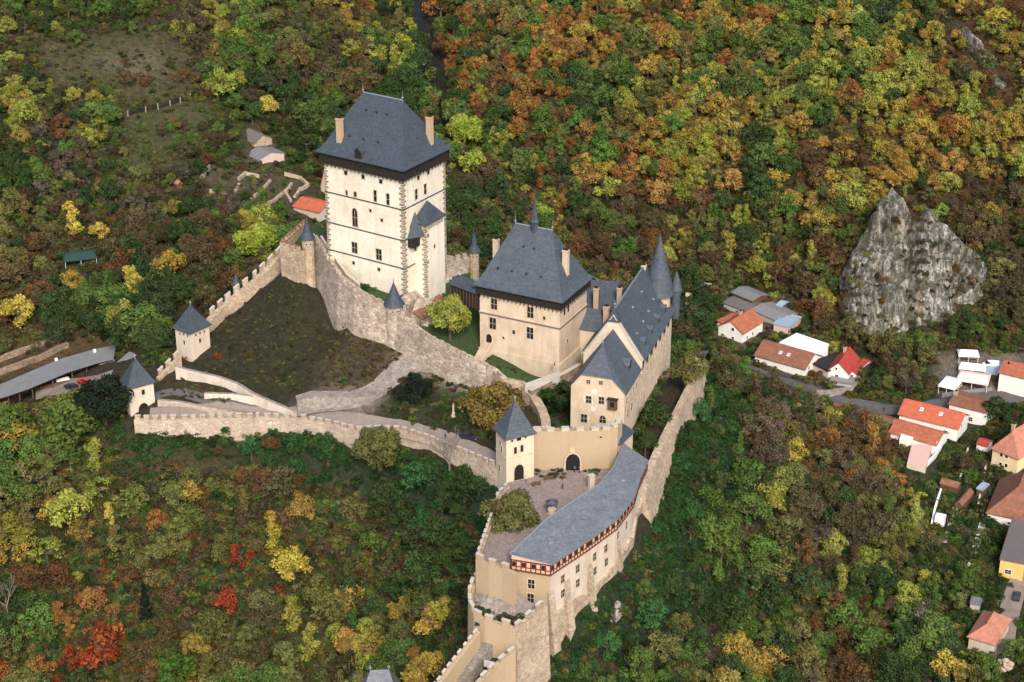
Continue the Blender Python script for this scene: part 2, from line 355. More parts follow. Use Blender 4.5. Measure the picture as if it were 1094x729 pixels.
def rbf_fit(P, smooth=0.6):
    n = len(P); d = np.hypot(P[:, None, 0] - P[None, :, 0], P[:, None, 1] - P[None, :, 1])
    A = np.zeros((n + 3, n + 3)); A[:n, :n] = -d - smooth * np.eye(n) * -1.0
    A[:n, n] = 1; A[:n, n + 1:n + 3] = P[:, :2] / 100; A[n:, :n] = A[:n, n:].T
    return np.linalg.solve(A, np.concatenate([P[:, 2], [0, 0, 0]]))
def rbf_eval(P, wt, X, Y):
    X = np.asarray(X, float); Y = np.asarray(Y, float); o = np.zeros(X.shape)
    for k in range(len(P)): o -= wt[k] * np.hypot(X - P[k, 0], Y - P[k, 1])
    return o + wt[len(P)] + wt[len(P) + 1] * X / 100 + wt[len(P) + 2] * Y / 100
WT = rbf_fit(PTS)
def bumps(X, Y):
    return 0.35 * np.sin(X * 0.31 + 1.3 * np.sin(Y * 0.17)) * np.sin(Y * 0.27 + X * 0.05) + 0.2 * np.sin(X * 0.83 + Y * 0.41) * np.sin(Y * 0.71 - X * 0.3)
def terr(X, Y): return rbf_eval(PTS, WT, X, Y) + bumps(np.asarray(X, float), np.asarray(Y, float))
def tz(x, y): return float(terr(np.array([x]), np.array([y]))[0])
def ground(px, py, lift=0.0):
    d = ray(px, py); tt = np.linspace(300, 1100, 1601) / np.linalg.norm(d)
    Q = CAM[None] + d[None] * tt[:, None]; h = terr(Q[:, 0], Q[:, 1]) + lift
    k = np.argmax(Q[:, 2] < h)
    if not (Q[k, 2] < h[k]): k = len(tt) - 1
    a = Q[k]; return np.array([a[0], a[1], a[2] - lift])

# castle rock: the upper ward stands on its own ground inside the curtain walls
UW = [(300,262,23.5),(322,269,23.5),(335,254,24.3),(351,281,22.2),(362,297,20.8),(379,311,19.4),(395,320,18.4),(413,328,17.2),(424,335,16.0),(445,353,13.2),(459,363,12),
      (480,373,11),(505,386,9.5),(527,397,8),(538,407,6.8),(556,414,5)]

class Block:
    """a four-sided building: near corner, a left face going away along angle aL, a right face 90 degrees on"""
    def __init__(s, near, aL, L, R):
        s.n = np.array([near[0], near[1]], float); a = radians(aL)
        s.l = np.array([cos(a), sin(a)]); s.r = np.array([sin(a), -cos(a)]); s.L = L; s.R = R
        if s.r[1] < 0: s.r = -s.r
    def p(s, u, v): return s.n + s.l * u + s.r * v        # u along the left face, v along the right face
    def rect(s, g=0.0, u0=0, u1=None, v0=0, v1=None):
        u1 = s.L if u1 is None else u1; v1 = s.R if v1 is None else v1
        return [s.p(u0 - g, v0 - g), s.p(u0 - g, v1 + g), s.p(u1 + g, v1 + g), s.p(u1 + g, v0 - g)]
    def face(s, f, off=0.0):
        # origin, along, outward normal
        if f == 'L': return s.p(0, -off), s.l, -s.r
        if f == 'R': return s.p(-off, 0), s.r, -s.l
        if f == 'B': return s.p(s.L + off, 0), s.r, s.l
        return s.p(0, s.R + off), s.l, s.r
    def px(s, f, px, py, off=0.0):
        o, u, n = s.face(f, off); return onplane(px, py, (o[0], o[1], 0), (n[0], n[1], 0))
    def sz(s, f, q, z, off=0.0):
        o, u, n = s.face(f, off); return np.array([*(o + u * q), z])

def window(parent, c, n, w, h, arch=False, frame='trim_stone', pane='glass_dark', mull=1, trans=1, fw=0.22, name='window', proud=0.10):
    n = unit([n[0], n[1], 0]); u = np.array([-n[1], n[0], 0]); z = np.array([0, 0, 1.0]); c = np.asarray(c, float)
    def outline(hw, hh, off):
        if arch:
            pts = [(-hw, -hh), (hw, -hh), (hw, hh - hw * 1.3)]
            pts += [(hw * cos(a), hh - hw * 1.3 + hw * 1.3 * sin(a)) for a in (pi / 6, pi / 3, pi / 2, 2 * pi / 3, 5 * pi / 6)] + [(-hw, hh - hw * 1.3)]
        else: pts = [(-hw, -hh), (hw, -hh), (hw, hh), (-hw, hh)]
        return [c + u * a + z * b + n * off for a, b in pts]
    a = MB(); a.poly(outline(w / 2, h / 2, 0.03), pane); po = part(a, name, parent)
    f = MB(); I = outline(w / 2, h / 2, proud); O = outline(w / 2 + fw, h / 2 + fw, proud); IB = outline(w / 2, h / 2, 0.02); OB = outline(w / 2 + fw, h / 2 + fw, -0.05); k = len(I)
    for i in range(k):
        j = (i + 1) % k; f.poly([O[i], O[j], I[j], I[i]], frame); f.poly([I[i], I[j], IB[j], IB[i]], frame); f.poly([OB[i], OB[j], O[j], O[i]], frame)
    for q in range(mull):
        x = -w / 2 + w * (q + 1) / (mull + 1); f.obox(c + u * (x - 0.06) - z * h / 2 + n * 0.035, u * 0.12, n * 0.05, z * (h * (0.9 if arch else 1)), 'frame_wood')
    for q in range(trans):
        y = -h / 2 + h * (q + 1) / (trans + 1); f.obox(c - u * w / 2 + z * (y - 0.06) + n * 0.037, u * w, n * 0.05, z * 0.12, 'frame_wood')
    part(f, 'frame', po); return po
def chimney(parent, x, y, z0, z1, u=(1, 0), hx=0.6, hy=0.5, mat='chimney_brick'):
    c = MB(); c.cbox((x, y), u, hx, hy, z0, z1, mat); c.cbox((x, y), u, hx + 0.12, hy + 0.12, z1 - 0.45, z1 - 0.2, mat)
    c.cbox((x, y), u, hx * 0.8, hy * 0.8, z1, z1 + 0.25, 'void_dark'); return part(c, 'chimney', parent)
def finial(parent, x, y, z, h=2.2):
    c = MB(); c.tube((x, y, z - 0.4), (x, y, z + h), 0.14, 0.05, 6, 'lead'); c.lathe((x, y), [(0.05, z + 0.3), (0.3, z + 0.55), (0.3, z + 0.75), (0.05, z + 1.0)], 8, 'lead'); return part(c, 'finial', parent)
def dormer(parent, pos, d, w=1.0, h=1.1, dep=1.6, mat='slate', name='dormer'):
    # small roof dormer: faces direction d (horizontal), sits with its sill at pos
    d = unit([d[0], d[1], 0]); u = np.array([-d[1], d[0], 0]); c = np.asarray(pos, float); z = np.array([0, 0, 1.0]); m = MB()
    A = [c - u * w / 2, c + u * w / 2]; T = [p + z * h for p in A]; pk = c + z * (h + w * 0.6)
    m.poly([A[0] + d * 0.02, A[1] + d * 0.02, T[1] + d * 0.02, T[0] + d * 0.02], 'void_dark')
    for i in (0, 1): m.poly([A[i], T[i], T[i] - d * dep, A[i] - d * dep], mat)
    m.poly([T[0], T[1], pk], 'timber_dark')
    for i, sg in ((0, -1), (1, 1)):
        e = T[i] + u * sg * 0.15 - z * 0.1 + d * 0.25; m.poly([e, pk + d * 0.25, pk - d * dep * 1.5, e - d * dep * 1.5], mat)
    return part(m, name, parent)
def roofhook(mb, p, n):
    mb.obox(np.asarray(p) - np.array([0.12, 0.12, 0]), (0.24, 0, 0), (0, 0.24, 0), (0, 0, 0.5), 'lead')

def mitre(P):
    P = [np.array([p[0], p[1]], float) for p in P]; out = []
    for i in range(len(P)):
        a = unit(P[i] - P[i - 1]) if i else None; b = unit(P[i + 1] - P[i]) if i < len(P) - 1 else None
        if a is None: a = b
        if b is None: b = a
        na = np.array([-a[1], a[0]]); nb = np.array([-b[1], b[0]]); m = unit(na + nb); out.append(m / max(0.5, m @ na))
    return out
def dens(path, step=3.0):
    out = [np.array(path[0], float)]
    for a, b in zip(path, path[1:]):
        a = np.array(a, float); b = np.array(b, float); k = max(1, int(np.hypot(*(b - a)[:2]) / step))
        for i in range(1, k + 1): out.append(a + (b - a) * i / k)
    return out
def wallbody(mb, path, th, zb, mat, topmat=None, batter=0.0, side=1):
    """path of (x,y,ztop): outer edge; thickness towards the left of travel * side; zb: number, list or function"""
    off = mitre(path); n = len(path)
    O = []; I = []; OB = []; IB = []
    for i, p in enumerate(path):
        b = zb(p[0], p[1]) if callable(zb) else (zb if np.isscalar(zb) else zb[i])
        b = min(b, p[2] - 0.5)
        q = np.array(p[:2]) + off[i] * th * side; ob = np.array(p[:2]) - off[i] * side * batter * (p[2] - b)
        O.append((p[0], p[1], p[2])); I.append((*q, p[2])); OB.append((*ob, b)); IB.append((*q, b))
    for i in range(n - 1):
        mb.poly([OB[i], OB[i + 1], O[i + 1], O[i]], mat); mb.poly([O[i], O[i + 1], I[i + 1], I[i]], topmat or mat); mb.poly([I[i], I[i + 1], IB[i + 1], IB[i]], mat)
    mb.poly([OB[0], O[0], I[0], IB[0]], mat); mb.poly([OB[-1], O[-1], I[-1], IB[-1]], mat)
    return O, I
def merlons(mb, path, th, side, mat, mw=1.1, gap=0.9, mh=1.2, mth=0.55, cap=None):
    off = mitre(path); carry = 0.3
    for i in range(len(path) - 1):
        a = np.array(path[i], float); b = np.array(path[i + 1], float); L = np.hypot(*(b - a)[:2])
        if L < 0.01: continue
        u = (b - a) / L; nn = np.array([-u[1], u[0], 0]) * side; nn[:2] /= np.hypot(*nn[:2]); s = carry
        while s + mw * 0.6 < L:
            e = min(s + mw, L); o = a + u * s; jit = random.uniform(-0.12, 0.12)
            mb.obox(o - np.array([0, 0, 0.3]) + nn * 0.004, u * (e - s), nn * mth, (0, 0, mh + 0.3 + jit), mat)
            if cap: mb.obox(o + np.array([0, 0, mh + jit]) - nn * 0.08 - u * 0.06, u * (e - s + 0.12), nn * (mth + 0.16), (0, 0, 0.14), cap)
            s += mw + gap
        carry = max(0.0, s - L)
def pts3(lst): return [at(*q) for q in lst]
def below(extra=2.5):
    return lambda x, y: min(tz(x, y), tz(x + 1.5, y), tz(x - 1.5, y), tz(x, y - 1.5)) - extra
def wall_thing(name, label, path, th, mat, zb=None, side=1, cren=None, cap=None, topmat=None, batter=0.0, cat='wall', step=3.0, group=None):
    path = dens(path, step); m = MB(); wallbody(m, path, th, zb if zb is not None else below(), mat, topmat, batter, side)
    c = path[len(path) // 2]; o = solo(m, name, label, cat, (c[0], c[1], tz(c[0], c[1])), group)
    if cren:
        b = MB(); merlons(b, path, th, side, cren.get('mat', mat), cren.get('mw', 1.1), cren.get('gap', 0.9), cren.get('mh', 1.2), cren.get('mth', 0.55), cap); part(b, 'battlement', o)
    return o

# ================================================================== GROUND
UWW = [at(*q)[:2] for q in UW]
def clip_ground():
    # one sheet reaching well past the frame; finer near the castle
    xs = np.concatenate([np.arange(-560, -170, 8.0), np.arange(-170, 170, 1.6), np.arange(170, 600, 8.0)])
    ys = np.concatenate([np.arange(-330, -150, 8.0), np.arange(-150, 300, 1.6), np.arange(300, 760, 8.0)])
    X, Y = np.meshgrid(xs, ys); return xs, ys, X, Y
GREEN = (0.030, 0.040, 0.014); BRN = (0.055, 0.042, 0.020); SLOPE = (0.036, 0.033, 0.014)
RAVINE_SHADE = ([(430,-30),(458,-30),(469,30),(477,70),(485,115),(488,165),(468,150),(457,100),(448,60),(438,20)], (0.020,0.019,0.014))  # dark band: the ravine's shade painted into the ground colour
COVER = [  # ground cover seen in the photo: outline, colour
 ([(-200,-60),(480,-60),(505,215),(330,300),(240,330),(-200,420)], (0.060,0.050,0.024)),
 ([(480,-60),(1300,-60),(1300,380),(740,320),(560,250),(505,215)], (0.070,0.040,0.018)),
 ([(40,40),(190,35),(235,70),(180,110),(60,100)], (0.085,0.078,0.036)),
 ([(95,58),(165,52),(185,80),(120,84)], (0.13,0.115,0.075)),
 ([(130,120),(230,105),(200,190),(140,190)], (0.085,0.085,0.032)),
 ([(200,180),(310,150),(330,230),(240,240)], (0.10,0.085,0.05)),
 ([(-40,350),(110,330),(120,372),(-40,420)], (0.12,0.075,0.035)),
 ([(300,280),(420,380),(430,395),(320,435),(195,400),(225,350)], SLOPE),
 ([(395,345),(440,378),(425,395),(400,418),(330,425),(345,380)], (0.075,0.058,0.036)),
 ([(316,446),(318,428),(345,420),(395,417),(418,396),(432,372),(470,380),(530,405),(545,425),(500,424),(470,408),(436,396),(412,402),(408,432),(380,444)], (0.40,0.33,0.27)),
 ([(400,440),(420,400),(500,420),(530,470),(470,470),(410,455)], (0.040,0.046,0.018)),
 ([(120,455),(330,462),(530,520),(545,600),(480,560),(300,520),(120,490)], (0.016,0.040,0.016)),
 ([(-100,455),(140,462),(330,500),(500,560),(480,760),(-100,760)], (0.062,0.056,0.024)),
 ([(690,560),(750,400),(790,430),(800,520),(760,620),(700,760),(540,760)], (0.014,0.038,0.014)),
 ([(800,430),(1000,480),(1030,600),(980,760),(700,760),(770,600)], (0.045,0.040,0.019)),
 ([(880,400),(1110,380),(1110,760),(1020,760),(1010,560),(950,480)], (0.045,0.058,0.022)),
 ([(560,640),(640,600),(700,560),(700,600),(640,680),(560,725)], (0.03,0.045,0.018)),
 ([(750,310),(860,320),(930,400),(890,425),(800,385),(740,365)], (0.13,0.11,0.085)),
 ([(1000,380),(1094,375),(1094,425),(1000,425)], (0.20,0.17,0.14)),
]
xs, ys, X, Y = clip_ground(); Z = terr(X.ravel(), Y.ravel())
P3 = np.stack([X.ravel(), Y.ravel(), Z], 1); PX, PY = projn(P3)
UPOLY = UWW + [tuple(at(577,445,2)[:2]), tuple(at(577,459,2)[:2]), (24.6, -26.0), (25.9, -20.0), (32.1, -0.9), (37.0, 14.0), (20, 18), (-8, 20), (-14, 34), (-46, 42), tuple(at(325,238,23)[:2])]
Z = Z - np.where(inpoly(P3[:, 0], P3[:, 1], UPOLY), 3.0, 0.0)
cov = np.tile(np.array(BRN), (len(P3), 1))
for pl, c in COVER + [RAVINE_SHADE]:
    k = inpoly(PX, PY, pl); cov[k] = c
P3[:, 2] = Z
nx, ny = len(xs), len(ys); I = np.arange(nx * ny).reshape(ny, nx)
F = np.stack([I[:-1, :-1].ravel(), I[:-1, 1:].ravel(), I[1:, 1:].ravel(), I[1:, :-1].ravel()], 1)
me = bpy.data.meshes.new('ground'); me.vertices.add(len(P3)); me.vertices.foreach_set('co', P3.ravel())
me.loops.add(F.size); me.loops.foreach_set('vertex_index', F.ravel()); me.polygons.add(len(F))
me.polygons.foreach_set('loop_start', np.arange(0, F.size, 4)); me.polygons.foreach_set('loop_total', np.full(len(F), 4)); me.update(calc_edges=True)
# soften the outlines of the cover patches
cg = cov.reshape(ny, nx, 3)
for _ in range(3):
    cg = (cg + np.roll(cg, 1, 0) + np.roll(cg, -1, 0) + np.roll(cg, 1, 1) + np.roll(cg, -1, 1)) / 5
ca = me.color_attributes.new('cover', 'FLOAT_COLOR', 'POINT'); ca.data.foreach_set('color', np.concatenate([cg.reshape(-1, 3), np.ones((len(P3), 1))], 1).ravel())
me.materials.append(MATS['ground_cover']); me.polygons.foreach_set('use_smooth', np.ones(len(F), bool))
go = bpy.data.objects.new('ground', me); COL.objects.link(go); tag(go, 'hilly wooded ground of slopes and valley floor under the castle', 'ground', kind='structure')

# ground of the upper wards
IN = UW[:]
ICT = [at(q[0], q[1], q[2] - 1.6) for q in UW] + [np.array(q, float) for q in [(-27, 8, 19.6), (-46, 22, 20.2), (-14, 22, 18), (-36, 36, 20), (-22, 20, 20), (8, 10, 8), (-10, -3, 8.4), (12, -12, 7.4), (20, 2, 6), (-14, 12, 12)]] + \
      [at(*q) for q in [(560,402,6.2),(540,390,7.4),(515,377,8.2),(490,366,9.5),(470,345,12),(480,310,15),(436,318,18.5),(585,415,-2),(600,440,-3),(577,459,0.5),(620,455,-1),(640,400,-1),(560,425,1.5)]]
ICT = np.array(ICT); IW = rbf_fit(ICT, 0.2)
gx = np.arange(-62, 50, 0.8); gy = np.arange(-48, 46, 0.8); GX, GY = np.meshgrid(gx, gy)
gi = inpoly(GX.ravel(), GY.ravel(), UPOLY).reshape(GX.shape); gz = rbf_eval(ICT, IW, GX.ravel(), GY.ravel()).reshape(GX.shape)
gpx, gpy = projn(np.stack([GX.ravel(), GY.ravel(), gz.ravel()], 1)); YD = (inpoly(gpx, gpy, [(432,300),(470,270),(515,262),(512,285),(478,300),(470,320),(455,352),(424,338)]) | inpoly(gpx, gpy, [(600,398),(622,380),(640,360),(640,392),(612,400)])).reshape(GX.shape)
mb = MB()
for j in range(len(gy) - 1):
    for i in range(len(gx) - 1):
        if gi[j, i] and gi[j + 1, i] and gi[j, i + 1] and gi[j + 1, i + 1]:
            mb.poly([(GX[j, i], GY[j, i], gz[j, i]), (GX[j, i + 1], GY[j, i + 1], gz[j, i + 1]), (GX[j + 1, i + 1], GY[j + 1, i + 1], gz[j + 1, i + 1]), (GX[j + 1, i], GY[j + 1, i], gz[j + 1, i])], 'rubble_pink' if YD[j, i] else 'lawn')
solo(mb, 'upper_ward_lawn', 'sloping lawn inside the curtain walls around the towers', 'lawn', (0, 0, 8), kind='structure')
def iz(x, y): return float(rbf_eval(ICT, IW, np.array([x]), np.array([y]))[0])

# lower courtyard
CY_ = [(533,522),(545,512),(569,498),(640,501),(668,487),(672,505),(648,532),(590,575),(556,602),(509,600),(516,578),(528,548)]
mb = MB(); mb.prism([at(x, y, 0)[:2] for x, y in CY_], -9.0, 0.0, 'rubble_pale', 'cobble')
solo(mb, 'courtyard', 'pinkish cobbled lower courtyard before the arched wall', 'courtyard', at(600, 530, 0), kind='structure')

def strip(path_px, w, mat, name, label, cat, dz=0.14, kind='structure', step=2.0, zfn=None):
    P = [ground(*q) if len(q) == 2 else at(*q) for q in path_px]; P = dens(P, step)
    # smooth
    for _ in range(4): P = [P[0]] + [(P[i - 1] + 2 * P[i] + P[i + 1]) / 4 for i in range(1, len(P) - 1)] + [P[-1]]
    off = mitre(P); m = MB(); K = 4
    def pt(i, k):
        q = P[i][:2] + off[i] * (k / K - 0.5) * w; zz = P[i][2] if zfn else None
        return (q[0], q[1], max(tz(q[0], q[1]), P[i][2] - 0.5) + dz + 0.05 * (1 - abs(k / K - 0.5) * 2))
    for i in range(len(P) - 1):
        for k in range(K): m.poly([pt(i, k), pt(i, k + 1), pt(i + 1, k + 1), pt(i + 1, k)], mat)
    return solo(m, name, label, cat, P[len(P) // 2], kind=kind)
strip([(160,446),(200,441),(260,444),(320,446),(370,451),(405,456),(440,464),(475,473),(505,485),(528,497),(536,505)], 5.0, 'gravel', 'castle_road', 'grey road climbing along the inside of the crenellated wall', 'road', 0.25)
strip([(316,437),(345,432),(380,430),(405,420),(418,402),(436,388),(470,392)], 7.0, 'rubble_grey', 'stone_ramp', 'pale stony ramp curving up from the road', 'path', 0.2)
strip([(160,428),(185,416),(215,428),(250,436),(285,439)], 3.0, 'asphalt', 'zigzag_path', 'dark narrow path bending below the square corner tower', 'path', 0.15)
strip([(740,372),(775,388),(820,404),(870,420),(912,434),(960,440),(1000,436),(1040,427),(1130,424)], 7.0, 'asphalt', 'village_road', 'grey road through the village under the cliff', 'road', 0.25)
strip([(1071,705),(1074,672),(1082,640),(1092,616),(1112,600)], 5.0, 'gravel', 'garden_lane', 'pale lane beside the ochre house', 'lane', 0.2)
strip([(38,421),(70,413),(95,411),(118,404)], 9.0, 'gravel', 'parking_yard', 'grey parking yard before the long shed', 'yard', 0.25)
strip([(470,150),(462,110),(455,70),(448,30),(440,-10)], 3.0, 'water_stream', 'valley_stream', 'dark stream in the gorge between the wooded hills', 'stream', 0.2)

# ================================================================== GREAT TOWER
bt = Block((-27.0, 9.0), 147, 24.5, 18.3); BTZ = zat(-27.0, 9.0, 193); q = bt.rect(1.5)[0]; BTE = zat(q[0], q[1], 183)
T = thing('great_tower', 'tall cream square keep with slate hip roof, largest tower of the castle', 'tower', (-27, 9, 20))
b = MB(); b.prism(bt.rect(), 10, BTZ, 'plaster_cream'); wall = part(b, 'wall', T)
b = MB()
for py in (224, 257, 287):
    z = zat(-27, 9, py); R_ = bt.rect(0.14); b.prism(R_, z - 0.28, z, 'slate', bottom=True)
part(b, 'string_course', T)
for u, v, su, sv in ((0, 0, 1, 1), (0, bt.R, 1, -1), (bt.L, 0, -1, 1)):
    b = MB(); z = 16.0; k = 0
    while z < BTZ - 0.6:
        a = 1.15 if k % 2 else 0.65; c = 0.65 if k % 2 else 1.15
        b.prism([bt.p(u - su * .07, v - sv * .07), bt.p(u + su * a, v - sv * .07), bt.p(u + su * a, v + sv * c), bt.p(u - su * .07, v + sv * c)], z, z + 0.55, 'quoin_stone'); z += 0.72; k += 1
    part(b, 'quoins', T)
b = MB(); b.prism(bt.rect(0.75), BTZ, BTE - 0.16, 'timber_dark')
R_ = bt.rect(0.80)
for i in range(4):
    a = np.array(R_[i]); c = np.array(R_[(i + 1) % 4]); n_ = int(np.hypot(*(c - a)) / 1.2)
    for j in range(n_ + 1):
        qv = a + (c - a) * j / n_; b.cbox(qv, c - a, 0.09, 0.06, BTZ - 0.5, BTE - 0.2, 'timber_dark')
part(b, 'timber_gallery', T)
cc = bt.p(bt.L / 2, bt.R / 2); BTR = zat(cc[0], cc[1], 103)
e0 = bt.p(bt.L * 0.25, bt.R / 2); e1 = bt.p(bt.L * 0.75, bt.R / 2)
b = MB(); b.ringroof(bt.rect(1.5), BTE, [e0, e0, e1, e1], BTR, [(0, 0), (0.12, 0.06), (0.26, 0.2), (1, 1)], 'slate', 0.25)
roof = part(b, 'roof', T)
b = MB(); b.tube((*e0, BTR + 0.05), (*e1, BTR + 0.05), 0.2, 0.2, 6, 'lead'); part(b, 'ridge_cap', roof)
finial(roof, *e0, BTR); finial(roof, *e1, BTR)
def slope_pt(bl, face, u_frac, t_frac, ze, zr, g, prof, e0, e1):
    # point on a hip roof: fraction along the eave, fraction up the slope
    R_ = bl.rect(g)
    if face == 'L': A, B, ea, eb = R_[0], R_[3], e0, e1
    else: A, B, ea, eb = R_[0], R_[1], e0, e0
    a = np.array(A) * (1 - t_frac) + np.array(ea) * t_frac; c = np.array(B) * (1 - t_frac) + np.array(eb) * t_frac; p = a * (1 - u_frac) + c * u_frac
    f = np.interp(t_frac, [x for x, _ in prof], [y for _, y in prof]); return np.array([p[0], p[1], ze + f * (zr - ze)])
PF = [(0, 0), (0.12, 0.06), (0.26, 0.2), (1, 1)]
def on_slope(bl, face, px, py, ze, zr, g, prof, e0, e1):
    best = None
    for i in range(41):
        for j in range(41):
            p = slope_pt(bl, face, i / 40, j / 40 * 0.9, ze, zr, g, prof, e0, e1); x, y = proj(p); d = (x - px) ** 2 + (y - py) ** 2
            if best is None or d < best[0]: best = (d, p)
    return best[1]
for f_, bx, by, ty in (('L', 363, 149, 126), ('R', 459, 148, 124.5)):
    q = on_slope(bt, f_, bx, by, BTE, BTR, 1.5, PF, e0, e1); chimney(roof, q[0], q[1], q[2] - 1.5, zat(q[0], q[1], ty), bt.l, 0.75, 0.6)
for uf, tf in ((0.35, 0.35), (0.55, 0.35), (0.75, 0.35), (0.3, 0.75), (0.5, 0.75), (0.7, 0.75)):
    dormer(roof, slope_pt(bt, 'L', uf, tf, BTE, BTR, 1.5, PF, e0, e1), -bt.r, 0.5, 0.45, 0.5)
for uf in (0.45, 0.8): dormer(roof, slope_pt(bt, 'R', uf, 0.4, BTE, BTR, 1.5, PF, e0, e1), -bt.l, 0.5, 0.45, 0.5)
q = slope_pt(bt, 'L', 0.52, 0.02, BTE, BTR, 1.2, PF, e0, e1)
dormer(roof, (q[0], q[1], BTE - 1.5), -bt.r, 2.0, 3.6, 4.0, name='hoist_dormer')
q = slope_pt(bt, 'R', 0.02, 0.05, BTE, BTR, 1.5, PF, e0, e1)
for x, y, ww, hh, ar in ((369.5,184.7,1.0,1.1,0),(388,189,1.0,1.1,0),(407,194,1.0,1.1,0),(370.5,206,.6,1.3,0),(379.7,207.7,.8,1.3,0),(401,209.4,.9,3.0,0),(414.6,213,.9,3.0,0),
                         (379.3,232.4,1.6,5.0,1),(396,225,.7,.8,0),(408,235.4,.7,.8,0),(379,264.7,1.7,3.0,0),(405,272,1.7,3.0,0),(378,281,.8,.9,0),(405,288,.8,.9,0)):
    c = bt.px('L', x, y); window(wall, c, -bt.r, ww, hh, bool(ar), mull=1 if ww > 1.3 else 0, trans=1 if hh > 2.5 else 0, fw=0.16)
for x, y, ww, hh in ((446.8,190,1.0,1.2),(457.4,184,1.0,1.2),(444.5,207.7,1.0,2.7),(454,202,1.0,2.7),(443.5,266,.6,.9)):
    c = bt.px('R', x, y); window(wall, c, -bt.l, ww, hh, mull=0, trans=1 if hh > 2.5 else 0, fw=0.16)
# stair turret on the right-hand face
tu = Block(bt.p(-3.4, 4.3), 147, 3.4, 8.4); TZ = zat(*tu.n, 241)
b = MB(); b.prism(tu.rect(), 12, TZ, 'plaster_cream'); tw = part(b, 'stair_turret', T)
b = MB(); z = 17.0; k = 0
while z < TZ - 0.6:
    a = 1.0 if k % 2 else 0.55; c = 0.55 if k % 2 else 1.0
    b.prism([tu.p(-0.06, -0.06), tu.p(a, -0.06), tu.p(a, c), tu.p(-0.06, c)], z, z + 0.5, 'quoin_stone'); z += 0.68; k += 1
part(b, 'quoins', tw)
b = MB(); R_ = tu.rect(0.25); b.prism(R_, TZ - 0.25, TZ + 0.25, 'rubble_brown')
for fo, fu, fn, ln in ((tu.p(0, -0.25), tu.l, -tu.r, 3.4), (tu.p(-0.25, 0), tu.r, -tu.l, 8.4)):
    for k in range(int(ln / 1.1)): b.cbox((*(fo + fu * (0.5 + k * 1.1)),), fu, 0.3, 0.12, TZ - 1.2, TZ - 0.25, 'rubble_pink')
part(b, 'cornice', tw)
cc = tu.p(2.2, 4.2); b = MB(); rz = zat(cc[0], cc[1], 214); b.ringroof([np.array(x) for x in tu.rect(0.6)], TZ + 0.25, [cc] * 4, rz, [(0, 0), (0.25, 0.16), (1, 1)], 'slate'); part(b, 'roof', tw)
for x, y, ww, hh in ((457, 252, .7, .9), (464, 263, .6, .9), (457, 280, .6, .8)): window(tw, tu.px('R', x, y), -tu.l, ww, hh, mull=0, trans=0, fw=0.15)
for x, y in ((445.5, 252), (444, 266)): window(tw, tu.px('L', x, y), -tu.r, .6, .9, mull=0, trans=0, fw=0.15)
b = MB(); v0, v1 = 1.2, 4.0; zt_ = TZ + 1.0; zb_ = TZ - 3.5   # low lean-to roof at the turret's side
b.poly([(*bt.p(0, v0), zb_), (*bt.p(-3.4, 4.2), zb_ + 0.6), (*bt.p(-0.5, 4.2), zt_ + 2.2)], 'slate'); b.poly([(*bt.p(0.3, v0), zb_), (*bt.p(-0.5, 4.2), zt_ + 2.2), (*bt.p(0.3, 4.2), zb_)], 'slate')
b.obox((*bt.p(0, v0 + 0.3), zb_ - 2.2), (*(tu.r * (v1 - v0)), 0), (*(-bt.l * 1.8), 0), (0, 0, 2.2), 'timber_dark')
part(b, 'lean_to_roof', tw)

# ================================================================== SECOND TOWER (church tower with the spire)
ma = Block((11.6, -10.8), 153, 22.0, 15.6); MZ = zat(*ma.n, 331); q = ma.rect(1.3)[0]; ME = zat(q[0], q[1], 323.5)
T = thing('spired_tower', 'broad tan tower with steep slate roof, black timber gallery and slim spire', 'tower', (11.6, -10.8, 8))
b = MB(); b.prism(ma.rect(), -2, MZ, 'plaster_tan'); b.prism(ma.rect(0.35), -2.2, 8.6, 'trim_stone'); wall = part(b, 'wall', T)
b = MB(); z = zat(*ma.n, 350.6); b.prism(ma.rect(0.2), z - 0.35, z, 'felt_brown'); b.prism(ma.rect(0.12), z + 0.002, z + 0.35, 'trim_stone'); part(b, 'string_course', T)
b = MB(); b.prism(ma.rect(0.6), MZ, ME - 0.16, 'timber_dark'); R_ = ma.rect(0.66)
for i in range(4):
    a = np.array(R_[i]); c = np.array(R_[(i + 1) % 4]); n_ = int(np.hypot(*(c - a)) / 1.1)
    for j in range(n_ + 1): b.cbox(a + (c - a) * j / n_, c - a, 0.09, 0.06, MZ - 0.6, ME - 0.2, 'timber_dark')
part(b, 'timber_gallery', T)
cc = ma.p(ma.L / 2, ma.R / 2); MR = zat(cc[0], cc[1], 242.5); e0 = ma.p(ma.L * 0.27, ma.R / 2); e1 = ma.p(ma.L * 0.73, ma.R / 2)
PF2 = [(0, 0), (0.15, 0.07), (0.32, 0.24), (1, 1)]
b = MB(); b.ringroof(ma.rect(1.4), ME, [e0, e0, e1, e1], MR, PF2, 'slate_mid', 0.25); roof = part(b, 'roof', T)
b = MB(); b.tube((*e0, MR + 0.05), (*e1, MR + 0.05), 0.2, 0.2, 6, 'lead'); part(b, 'ridge_cap', roof)
finial(roof, *e0, MR, 2.6); finial(roof, *e1, MR, 2.6)
sp = e0 * 0.52 + e1 * 0.48
b = MB(); zt_ = zat(sp[0], sp[1], 201); h = zt_ - MR
b.lathe(sp, [(1.0, MR - 1.2), (1.0, MR + 1.2), (1.25, MR + 1.3), (1.3, MR + 1.6), (0.9, MR + 2.2), (0.75, MR + 3.4), (0.45, MR + h * 0.5), (0.22, MR + h * 0.72), (0.08, MR + h * 0.9), (0.05, zt_)], 8, 'slate')
spr = part(b, 'spire', roof)
